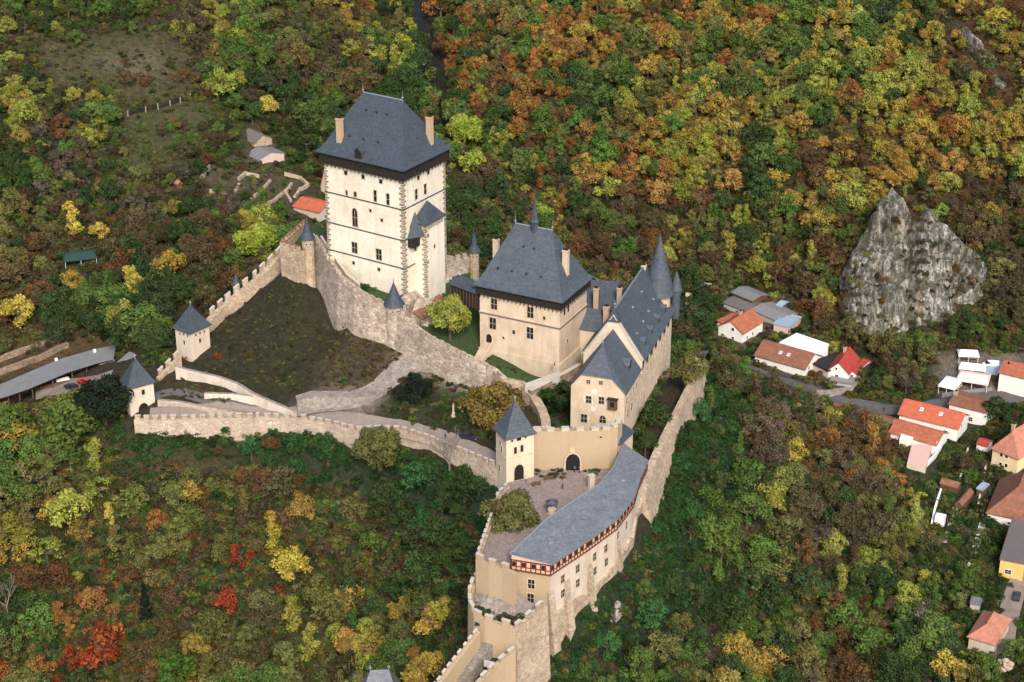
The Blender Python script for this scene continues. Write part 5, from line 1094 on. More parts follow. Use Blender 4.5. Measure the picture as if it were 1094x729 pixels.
# long grey shed of souvenir stalls
T = thing('stall_shed', 'long bent grey roofed shed open to the parking yard', 'shed', at(60, 405, -12)); zr_ = -8.4
fr = [at(x, y, zr_) for x, y in ((-40,436),(6.6,424),(30,416),(74,397.6),(105,388),(121,384.5))]; bk = [at(x, y, zr_ + 0.7) for x, y in ((-40,422),(0,411),(25,400),(66,383),(98,374),(124,368))]
b = MB()
for i in range(5):
    d_ = np.array([0, 0, 0.3]); b.poly([fr[i], fr[i + 1], bk[i + 1], bk[i]], 'felt_grey'); b.poly([fr[i] - d_, bk[i] - d_, bk[i + 1] - d_, fr[i + 1] - d_], 'timber_brown'); b.poly([fr[i] - d_, fr[i + 1] - d_, fr[i + 1], fr[i]], 'timber_dark'); b.poly([bk[i], bk[i + 1], bk[i + 1] - d_, bk[i] - d_], 'timber_dark')
b.poly([fr[5], bk[5], bk[5] - (0, 0, .3), fr[5] - (0, 0, .3)], 'metal_grey'); r_ = part(b, 'roof', T)
b = MB(); ring = [(p * .94 + k * .06)[:2] for p, k in zip(bk, fr)] + [(p * .72 + k * .28)[:2] for p, k in zip(bk, fr)][::-1]; b.prism(ring, -16, zr_ - 0.25, 'timber_brown'); part(b, 'rear_wall', T)
for i in range(5):
    for t_ in (0.1, 0.6): p = fr[i] * (1 - t_) + fr[i + 1] * t_; k = bk[i] * (1 - t_) + bk[i + 1] * t_; q = p * .92 + k * .08; b = MB(); b.cbox(q, (1, 0.3), 0.14, 0.14, -16, zr_ - 0.2, 'timber_brown'); part(b, 'post', T)
b = MB(); q = fr[4] * .5 + fr[5] * .5; kq = bk[4] * .5 + bk[5] * .5; c = q * .75 + kq * .25; u_ = unit((fr[5] - fr[4])[:2]); b.cbox(c, u_, 2.0, 1.3, -16, zr_ - 0.32, 'plaster_pale'); w_ = part(b, 'garage_bay', T)
b = MB(); nn = np.array([u_[1], -u_[0]]); nn = nn if nn[1] < 0 else -nn; b.cbox(c[:2] + nn * 1.33, u_, 1.4, 0.04, -13, zr_ - 1.2, 'timber_dark'); part(b, 'door', w_)
for x, y in ((60,384.5),(101,375)): p = at(x, y, zr_ + 0.9); b = MB(); b.cbox(p, u_, 0.35, 0.35, zr_ - 0.2, zr_ + 1.3, 'plaster_white'); part(b, 'roof_vent', r_)
for k, (x, y, m_, lb) in enumerate(((67.5,411,'canvas_white','white covered stall under the long shed eave'), (48,415,'timber_red','brown goods stall at the left of the long shed'), (84,399,'timber_red','brown goods stall in the middle of the long shed'), (98,394,'canvas_white','small white stall at the right end of the long shed'))):
    p = at(x, y, -11.6); b = MB(); g_ = tz(p[0], p[1]); b.cbox(p, (1, .45), 1.5, 0.7, g_ - .4, g_ + 1.1, 'timber_brown'); b.cbox(p, (1, .45), 1.7, 0.9, g_ + 1.1, g_ + 1.25, m_); solo(b, 'market_stall', lb, 'stall', (p[0], p[1], g_), 'stalls under the long shed')
# tents and canopies
def tent(label, n_px, l_px, r_px, z0, hgt, mat, name='market_tent', rise=1.1, cat='tent', group='market tents under the cliff'):
    Np, Lp, Rp = at(*n_px, z0), at(*l_px, z0), at(*r_px, z0); d = Lp - Np; bl = Block(Np, math.degrees(atan2(d[1], d[0])), hypot(*d[:2]), hypot(*(Rp - Np)[:2])); T = thing(name, label, cat, (*Np[:2], z0), group)
    b = MB(); c0, c1 = bl.p(0.6, bl.R / 2), bl.p(bl.L - 0.6, bl.R / 2); b.ringroof(bl.rect(.2), z0 + hgt, [c0, c0, c1, c1], z0 + hgt + rise, [(0, 0), (1, 1)], mat, 0.35); part(b, 'canopy', T)
    for u_, v_ in ((0.1, 0.1), (bl.L / 2, 0.1), (bl.L - .1, .1), (.1, bl.R - .1), (bl.L - .1, bl.R - .1)): b = MB(); q = bl.p(u_, v_); b.cbox(q, bl.l, .06, .06, z0 - 2, z0 + hgt, 'frame_white'); part(b, 'pole', T)
    b = MB(); R_ = bl.rect(-0.3, 0, bl.L, bl.R * .5, bl.R); b.prism(R_, z0 - 1, z0 + 1.0, 'plaster_pale'); part(b, 'counter', T); return T
tent('white square market tent beside the road under the cliff', (1019,424), (1002,420), (1023,413), -45, 2.6, 'canvas_white')
tent('long pinkish white market canopy next to the white square tent', (1054,419), (1021,414), (1057,408), -45, 2.6, 'canvas_pink')
tent('narrow white canopy in the second row behind the long pinkish one', (1052,403), (1024,400), (1054,397), -43.5, 2.2, 'canvas_white')
tent('small cream canopy highest on the bank behind the tents', (1045,387), (1024,386), (1047,381), -42, 2.0, 'canvas_white')
house('market_shed', 'blue-grey flat roofed shed between the tents and the dark conifer', (1064,408), (1051,405), (1068,398), -44.5, 401, 'L', 0, 'timber_brown', 'metal_blue', None, .2, flat=True, cat='shed')
tent('dark green tarpaulin canopy in the wood left of the castle', (104,283), (70,287), (106,274), ground(87,285)[2], 2.4, 'canvas_green', 'green_tarpaulin', 0.9, 'tarpaulin', None)

# ================================================================== VEHICLES, PEOPLE, SMALL THINGS
def car(label, px, py, ang, mat, van=False, L=4.3, name='parked_car', z=None):
    p = ground(px, py) if z is None else at(px, py, z); d = np.array([cos(radians(ang)), sin(radians(ang)), 0.]); s_ = np.array([-d[1], d[0], 0.]); p = p + (0, 0, .3); T = thing(name, label, 'van' if van else 'car', p)
    W_ = 0.85; prof = [(-L/2, .35), (-L/2, .85), (-L/2 + .15, .98), (L/2 - .9, .95), (L/2 - .05, .78), (L/2, .35)] if not van else [(-L/2, .35), (-L/2, 1.2), (L/2 - .7, 1.2), (L/2, .9), (L/2, .35)]
    cab = [(-L/2 + .25, .9), (-L/2 + .75, 1.42), (L/2 - 2.0, 1.45), (L/2 - 1.15, .9)] if not van else [(-L/2 + .02, 1.15), (-L/2 + .05, 2.0), (L/2 - 1.5, 2.0), (L/2 - .75, 1.15)]
    def ext(prof, w0, m, mb, inset=0):
        A = [p + d * x - s_ * (w0 - (inset if z_ > 1.1 else 0)) + (0, 0, z_) for x, z_ in prof]; B_ = [p + d * x + s_ * (w0 - (inset if z_ > 1.1 else 0)) + (0, 0, z_) for x, z_ in prof]
        mb.poly(A[::-1], m); mb.poly(B_, m)
        for i in range(len(A)): j = (i + 1) % len(A); mb.poly([A[i], A[j], B_[j], B_[i]], m)
    b = MB(); ext(prof, W_, mat, b); bo = part(b, 'body', T); b = MB(); ext(cab, W_ - .06, 'glass_dark', b, .14); part(b, 'windows', T)
    b = MB(); zc = 1.46 if not van else 2.005; x0, x1 = (-L/2 + .78, L/2 - 2.0) if not van else (-L/2 + .05, L/2 - 1.5); b.obox(p + d * x0 - s_ * (W_ - .2) + (0, 0, zc - .02), d * (x1 - x0), s_ * 2 * (W_ - .2), (0, 0, .06), mat); part(b, 'roof_panel', bo)
    if van: b = MB(); b.obox(p + d * (-L/2 + .1) - s_ * (W_ - .02) + (0, 0, 1.18), d * (L - 2.2), s_ * 2 * (W_ - .02), (0, 0, .78), mat); part(b, 'cargo_side', bo)
    for a_ in (-L/2 + .8, L/2 - .85):
        for sd_ in (-1, 1):
            c = p + d * a_ + s_ * sd_ * (W_ - .08) + (0, 0, .32); b = MB(); b.tube(c - s_ * sd_ * .1, c + s_ * sd_ * .1, .32, .32, 12, 'tyre'); w_ = part(b, 'wheel', T)
    for sd_ in (-.6, .6): b = MB(); c = p + d * (L/2 - .02) + s_ * sd_ + (0, 0, .62); b.obox(c - s_ * .15, s_ * .3, d * .05, (0, 0, .14), 'frame_white'); part(b, 'headlight', T)
    return T
car('red car parked in the yard by the long grey shed', 91, 411, 150, 'paint_red'); car('dark blue car parked left of the red car', 77, 416.5, 150, 'paint_dark')
car('dark car parked on the castle road under the gold-green tree', 501, 470, -28, 'paint_dark')
car('white van parked behind the market tents', 1058, 393, 175, 'paint_white', True, 5.0, 'parked_van', -43)
car('dark blue car parked on the pale lane at the right edge', 1086, 640, 70, 'paint_dark')

def person(label, px, py, z, head_az, top, legs, pose=0.25):
    p = at(px, py, z) if z is not None else ground(px, py) + (0, 0, .3); a_ = radians(head_az); f = np.array([cos(a_), sin(a_)]); s_ = np.array([-f[1], f[0]])
    J = {'pel': (0, 0, .95), 'sp': (0, .0, 1.2), 'ch': (0, .02, 1.42), 'nk': (0, .02, 1.52), 'hd': (0, .05, 1.66), 'ht': (0, .05, 1.76), 'lh': (.1, 0, .9), 'lk': (.11, pose * .5, .5), 'la': (.11, pose * .4, .08), 'lt': (.12, pose * .4 + .16, .04),
         'rh': (-.1, 0, .9), 'rk': (-.11, -pose * .2, .5), 'ra': (-.11, -pose * .9, .1), 'rt': (-.12, -pose * .9 + .16, .04), 'ls': (.2, 0, 1.42), 'le': (.25, -pose * .3, 1.14), 'lw': (.26, .02, .9), 'lf': (.26, .05, .8), 'rs': (-.2, 0, 1.42), 're': (-.25, pose * .3, 1.14), 'rw': (-.26, pose * .6, .92), 'rf': (-.26, pose * .75, .83)}
    R_ = {'pel': .15, 'sp': .14, 'ch': .16, 'nk': .065, 'hd': .105, 'ht': .08, 'lh': .1, 'lk': .065, 'la': .05, 'lt': .045, 'rh': .1, 'rk': .065, 'ra': .05, 'rt': .045, 'ls': .075, 'le': .05, 'lw': .04, 'lf': .035, 'rs': .075, 're': .05, 'rw': .04, 'rf': .035}
    E_ = [('pel','sp'),('sp','ch'),('ch','nk'),('nk','hd'),('hd','ht'),('pel','lh'),('lh','lk'),('lk','la'),('la','lt'),('pel','rh'),('rh','rk'),('rk','ra'),('ra','rt'),('ch','ls'),('ls','le'),('le','lw'),('lw','lf'),('ch','rs'),('rs','re'),('re','rw'),('rw','rf')]
    K = list(J); me = bpy.data.meshes.new('person'); me.from_pydata([(*(s_ * J[k][0] + f * J[k][1]), J[k][2]) for k in K], [(K.index(x), K.index(y)) for x, y in E_], [])
    o = bpy.data.objects.new('person', me); COL.objects.link(o); md = o.modifiers.new('skin', 'SKIN'); md.use_smooth_shade = True
    for i, k in enumerate(K): me.skin_vertices[0].data[i].radius = (R_[k], R_[k]); me.skin_vertices[0].data[i].use_root = (k == 'pel')
    o.modifiers.new('sub', 'SUBSURF').levels = 1; o.location = tuple(p); ORG[o.name] = p; tag(o, label, 'person')
    nm = 'clothes_%s_%s' % (top, legs)
    if nm not in MATS:
        m, t = newmat(nm); tc = N(t, 'ShaderNodeTexCoord'); sp_ = N(t, 'ShaderNodeSeparateXYZ'); t.links.new(tc.outputs['Object'], sp_.inputs[0]); CC = {'dark': (.02, .022, .03), 'blue': (.05, .08, .18), 'red': (.3, .03, .03), 'pale': (.5, .48, .42)}
        mr = N(t, 'ShaderNodeMath', operation='DIVIDE'); mr.inputs[1].default_value = 2.0; t.links.new(sp_.outputs[2], mr.inputs[0]); n_ = N(t, 'ShaderNodeValToRGB'); n_.color_ramp.interpolation = 'CONSTANT'; e = n_.color_ramp.elements
        e[0].position = 0; e[0].color = (.02, .02, .02, 1); e[1].position = .05; e[1].color = (*CC[legs], 1); q = e.new(.49); q.color = (*CC[top], 1); q = e.new(.765); q.color = (.5, .32, .24, 1); t.links.new(mr.outputs[0], n_.inputs[0]); finish(t, n_.outputs[0], .85)
    me.materials.append(MATS[nm])
    b = MB(); hc = p + np.array([*(f * .03), 1.72]); b.lathe(hc, [(.10, hc[2] - .07), (.125, hc[2] + .0), (.10, hc[2] + .08), (.03, hc[2] + .12)], 10, 'hair_brown'); part(b, 'hair', o); return o
person('person in dark clothes walking on the village road', 944, 441, None, 200, 'dark', 'dark'); person('person in dark jacket walking along the castle road', 476, 471, None, 320, 'dark', 'blue')
person('person in blue jacket just in front of the dark archway', 614, 505, 0.02, 250, 'blue', 'dark'); person('person in red jacket to the right of the dark archway', 619, 505.5, 0.02, 200, 'red', 'dark'); person('person in dark clothes crossing the middle of the courtyard', 601, 523, 0.02, 160, 'dark', 'dark'); person('person in pale jacket standing by the courtyard gate tower arch', 562, 516, 0.02, 40, 'pale', 'blue')
# courtyard well, garden obelisk, benches
q = at(589.5, 548, 0); b = MB(); b.lathe(q, [(.9, 0), (.9, .9), (1.05, .9), (1.05, 1.1), (.5, 1.1), (.45, 1.0)], 14, 'trim_stone'); wl = solo(b, 'stone_well', 'round stone well under a small roof in the courtyard', 'well', q)
b = MB(); b.cbox(q + np.array([-.95, 0, 0]), (1, 0), .09, .09, 0.3, 2.6, 'timber_dark'); b.cbox(q + np.array([.95, 0, 0]), (1, 0), .09, .09, 0.3, 2.6, 'timber_dark'); b.cbox(q, (1, 0), 1.02, .07, 2.3, 2.45, 'timber_dark'); part(b, 'frame', wl)
b = MB(); b.ringroof([q[:2] + np.array(k) for k in ((-1.3, -1.0), (1.3, -1.0), (1.3, 1.0), (-1.3, 1.0))], 2.6, [q[:2]] * 4, 3.6, [(0, 0), (1, 1)], 'slate'); part(b, 'roof', wl)
g_ = ground(484.5, 446); b = MB(); b.cbox(g_, (1, .2), .55, .55, g_[2] - 1, g_[2] + .5, 'trim_stone'); b.cbox(g_, (1, .2), .34, .34, g_[2] + .5, g_[2] + 1.3, 'trim_stone'); b.prism([g_[:2] + np.array(k) for k in ((-.2, -.2), (.2, -.2), (.2, .2), (-.2, .2))], g_[2] + 1.3, g_[2] + 3.0, 'trim_stone'); b.lathe(g_, [(.22, g_[2] + 3.0), (.05, g_[2] + 3.9)], 4, 'trim_stone'); solo(b, 'garden_obelisk', 'slim pale stone obelisk in the garden above the castle road', 'obelisk', g_)
def bench(label, px, py, ang):
    p = at(px, py, 0); u_ = np.array([cos(radians(ang)), sin(radians(ang)), 0.]); v_ = np.array([-u_[1], u_[0], 0.]); T = thing('bench', label, 'bench', p, 'benches in the courtyard')
    b = MB(); b.obox(p - u_ * 1.1 - v_ * .25 + (0, 0, .42), u_ * 2.2, v_ * .5, (0, 0, .07), 'timber_brown'); part(b, 'seat', T)
    b = MB(); b.obox(p - u_ * 1.1 + v_ * .22 + (0, 0, .55), u_ * 2.2, v_ * .06, (0, 0, .4), 'timber_brown'); part(b, 'backrest', T)
    for s_ in (-.85, .75): b = MB(); b.obox(p + u_ * s_ - v_ * .22 + (0, 0, .0), u_ * .1, v_ * .44, (0, 0, .415), 'timber_dark'); part(b, 'leg', T)
bench('brown bench close under the planted bank in the courtyard', 586, 513, 10); bench('brown bench beside the courtyard gate tower', 573, 519, 20); bench('brown bench to the right of the dark archway', 634, 508, -5)
rock('boulder', 'large tan boulder beside the pale lane at the bottom right', [(1066,716,-48),(1078,718,-48),(1080,712,-48),(1070,709,-48)], -49, -45.5, 'rubble_pale', 8)

# ================================================================== CLIFF
CLV = []
def cliff(cols, seed):
    k_ = 0.80; FT = []; CR = []
    for fx, fy, cx_, cy_ in cols:
        f = ground(fx, fy); d = ray(cx_, cy_)
        # crest: on the sight line, where the face (steeper than the hill) reaches it
        tt = (f[2] - k_ * f[1] - (CAM[2] - k_ * CAM[1])) / (d[2] - k_ * d[1]); FT.append(f); CR.append(CAM + d * tt)
    FT = np.array(FT); CR = np.array(CR); n = len(cols); NU, NV = 300, 130; V = []; off = Vector((seed * 11.0, 0, 0))
    for i in range(NU):
        u = i / (NU - 1) * (n - 1); a = min(int(u), n - 2); fr = u - a; f = FT[a] * (1 - fr) + FT[a + 1] * fr; c = CR[a] * (1 - fr) + CR[a + 1] * fr
        for j in range(NV):
            t = j / (NV - 1)
            if t < 0.72: q = f + (c - f) * (t / 0.72); q = q + np.array([0, 3.0, -6.0]) * (max(0, 0.07 - t) / 0.07)
            else: w_ = (t - 0.72) / 0.28; q = c + np.array([0, 9.0 * w_, -11.0 * w_ * w_])
            v = Vector(q); rib = noise.ridged_multi_fractal(Vector((v.x * 0.13 + v.z * .05, v.y * 0.10, v.z * 0.075)) + off, 0.85, 2.3, 6, 1.0, 2.0) - 1.1; big = noise.noise(Vector((v.x * 0.10, v.y * .1, v.z * 0.07)) + off) * 1.5 - (1.7 * math.exp(-((u - 6.6 + .5 * t) / .55) ** 2) + 1.1 * math.exp(-((u - 3.6) / .3) ** 2) + 1.2 * math.exp(-((u - 10.2 - .8 * t) / .4) ** 2) if n > 8 else 0)
            led = abs(noise.noise(Vector((v.x * .15, v.y * .15, v.z * .45)) + off)); e = min(1, max(0, t - .05) / .22)
            edge = min(1.0, min(u, n - 1 - u) / 1.1); edge = edge * edge * (3 - 2 * edge); amp = e * (0.4 + 0.6 * edge); rag = noise.fractal(Vector((v.x * .35, v.z * .35, 3)) + off, 1, 2, 4)
            V.append(tuple(q + np.array([0, -1, 0.55]) * (rib * 2.6 + big * 2.6 + led * 1.4 + 0.8) * amp + np.array([rib * .8, 0, 0]) * amp - np.array([0, -1, 0.5]) * 3.2 * (1 - edge) - np.array([0, -.6, 0.8]) * (2.0 * (1 - e) + 2.2 * max(0, rag) * e)))
    F_ = [(i * NV + j, (i + 1) * NV + j, (i + 1) * NV + j + 1, i * NV + j + 1) for i in range(NU - 1) for j in range(NV - 1)]
    me = bpy.data.meshes.new('rock_cliff'); c0 = FT.mean(0); me.from_pydata([(x - c0[0], y - c0[1], z - c0[2]) for x, y, z in V], [], F_); me.materials.append(MATS['limestone'])
    CLV.extend([V[k] for k in range(0, len(V), 61) if .08 < (k % NV) / NV < .7]); o = bpy.data.objects.new('rock_cliff', me); COL.objects.link(o); o.location = tuple(c0); return o
tag(cliff([(897,350,899,300),(905,362,907,280),(914,368,921,256),(928,372,936,224),(944,372,950,208),(957,370,958,199),(967,366,970,217),(977,362,979,240),(988,360,989,222),(1002,360,1003,236),(1014,352,1019,250),(1030,338,1034,266),(1046,332,1048,281),(1062,334,1061,293)], 1), 'broad grey limestone cliff above the village, with a cream scar on its right', 'cliff', kind='structure')
tag(cliff([(1052,85,1010,12),(1068,100,1030,30),(1078,112,1060,58),(1084,120,1078,80)], 3), 'grey bare rock rib high on the right hillside', 'cliff', kind='structure')

# ================================================================== TREES
def crown_mesh(name, seed, nl, nq, leaf, kind='round'):
    r = np.random.default_rng(seed); L = []
    if kind == 'round':
        for k in range(nl):
            a = r.uniform(0, 2 * pi); rad = 0.80 * sqrt(r.uniform(0.0, 1)); z = r.uniform(-0.55, 0.62) * (1.12 - 0.6 * rad); L.append((rad * cos(a), rad * sin(a), z, r.uniform(.20, .38)))
        L.append((0, 0, .40, .38))
    elif kind == 'tall':
        for k in range(nl):
            z = r.uniform(-0.8, 1.15); rad = r.uniform(0, .48) * (1.15 - 0.5 * abs(z)); a = r.uniform(0, 2 * pi); L.append((rad * cos(a), rad * sin(a), z, r.uniform(.18, .34)))
    elif kind == 'sparse':
        for k in range(nl):
            a = r.uniform(0, 2 * pi); rad = 0.85 * sqrt(r.uniform(0.0, 1)); L.append((rad * cos(a), rad * sin(a), r.uniform(-.6, .85) * (1.1 - .5 * rad), r.uniform(.16, .36)))
    elif kind == 'bush':
        for k in range(nl):
            a = r.uniform(0, 2 * pi); rad = 0.9 * sqrt(r.uniform(0.0, 1)); L.append((rad * cos(a), rad * sin(a), r.uniform(0.05, .85) * (1.1 - .6 * rad), r.uniform(.22, .45)))
    P = []; D = []; VAR = []
    if kind == 'conifer':
        z = r.uniform(0, 1, nq) ** 1.3; a = r.uniform(0, 2 * pi, nq); tier = 0.75 + 0.25 * np.sin(z * 60); rad = (1 - z) * 0.52 * tier * np.sqrt(r.uniform(.35, 1, nq)) + .02
        P = np.stack([rad * np.cos(a), rad * np.sin(a), z * 2.5 - 0.9], 1); D = np.stack([np.cos(a) * .7, np.sin(a) * .7, np.full(nq, .6)], 1); VAR = np.stack([r.uniform(.3, .7, nq), r.uniform(0, 1, nq) * (.5 + .5 * r.uniform(0, 1, nq))], 1)
    else:
        L = np.array(L); wt = L[:, 3] ** 2; wt /= wt.sum(); li = r.choice(len(L), nq * 2, p=wt); d = r.normal(size=(nq * 2, 3)); d /= np.linalg.norm(d, axis=1)[:, None]; d[:, 2] = np.where(d[:, 2] < -.35, -d[:, 2], d[:, 2])
        p = L[li, :3] + d * (L[li, 3] * r.uniform(.66 if kind != 'sparse' else .3, 1.10, nq * 2))[:, None]
        dist = np.linalg.norm(p[:, None, :] - L[None, :, :3], axis=2) - L[None, :, 3] * .5; ok = (dist > 0).all(1) | (r.uniform(0, 1, nq * 2) < .25); idx = np.nonzero(ok)[0][:nq]
        P = p[idx]; D = d[idx]; lv = r.uniform(0, 1, (len(L), 2)); VAR = np.stack([.45 * lv[li[idx], 0] + .55 * r.uniform(0, 1, len(idx)), .45 * lv[li[idx], 1] + .55 * r.uniform(0, 1, len(idx))], 1)
    n = len(P); D = D + r.normal(size=(n, 3)) * .48; D /= np.linalg.norm(D, axis=1)[:, None]; t1 = np.cross(D, r.normal(size=(n, 3))); t1 /= np.linalg.norm(t1, axis=1)[:, None]; t2 = np.cross(D, t1); s1 = leaf * r.uniform(.6, 1.25, n)[:, None]; s2 = s1 * r.uniform(.55, .9, n)[:, None]
    V = np.stack([P - t1 * s1, P - t2 * s2 * .8 + t1 * s1 * .1, P + t1 * s1, P + t2 * s2], 1).reshape(-1, 3); F_ = np.arange(4 * n)
    me = bpy.data.meshes.new(name); me.vertices.add(4 * n); me.vertices.foreach_set('co', V.ravel()); me.loops.add(4 * n); me.loops.foreach_set('vertex_index', F_); me.polygons.add(n); me.polygons.foreach_set('loop_start', np.arange(0, 4 * n, 4)); me.polygons.foreach_set('loop_total', np.full(n, 4)); me.update(calc_edges=True)
    at_ = me.attributes.new('leafvar', 'FLOAT_COLOR', 'FACE'); at_.data.foreach_set('color', np.concatenate([VAR, np.zeros((n, 1)), np.ones((n, 1))], 1).ravel()); me.materials.append(MATS['foliage']); return me
def trunk_mesh(name, seed, mat='bark'):
    rr = random.Random(seed); b = MB(); p = np.array([0., 0., -2.2]); top = np.array([rr.uniform(-.08, .08), rr.uniform(-.08, .08), -.2]); b.tube(p, top, .085, .055, 7, mat)
    for k in range(5): a = k * 2 * pi / 5 + rr.uniform(-.4, .4); e = top + np.array([cos(a) * .5, sin(a) * .5, rr.uniform(.35, .7)]); m_ = (top + e) / 2 + np.array([0, 0, -.06]); b.tube(top, m_, .045, .03, 5, mat, False); b.tube(m_, e, .03, .01, 5, mat, False)
    return b.mesh(name, (0, 0, 0))
def bare_mesh(name, seed, mat='bark_pale'):
    rr = random.Random(seed); b = MB()
    def grow(p, d, L_, r_, lv):
        e = p + d * L_; b.tube(p, e, r_, r_ * .6, 5, mat, False)
        if lv:
            for k in range(rr.choice((3, 4))): nd = unit(d + np.array([rr.uniform(-.8, .8), rr.uniform(-.8, .8), rr.uniform(-.1, .5)])); grow(p + d * L_ * rr.uniform(.55, 1), nd, L_ * rr.uniform(.55, .75), r_ * .55, lv - 1)
    grow(np.array([0, 0, -2.2]), np.array([0, 0, 1.]), 1.3, .07, 4); return b.mesh(name, (0, 0, 0))
ARCH = {}
for k in range(2): ARCH['full%d' % k] = (crown_mesh('crown', 700 + k, 34, 6500, .058), trunk_mesh('trunk', 50 + k))
for k in range(6): ARCH['round%d' % k] = (crown_mesh('crown', 100 + k, 17 + k, 1700, .072), trunk_mesh('trunk', k))
for k in range(2): ARCH['tall%d' % k] = (crown_mesh('crown', 200 + k, 19, 1500, .068, 'tall'), trunk_mesh('trunk', 10 + k))
for k in range(3): ARCH['sparse%d' % k] = (crown_mesh('crown', 300 + k, 22, 1100, .060, 'sparse'), trunk_mesh('trunk', 20 + k, 'bark'))
for k in range(2): ARCH['conifer%d' % k] = (crown_mesh('crown', 400 + k, 0, 2400, .075, 'conifer'), trunk_mesh('trunk', 30 + k))
for k in range(3): ARCH['bush%d' % k] = (crown_mesh('leaves', 500 + k, 12, 520, .115, 'bush'), None)
BARE = bare_mesh('branches', 5)

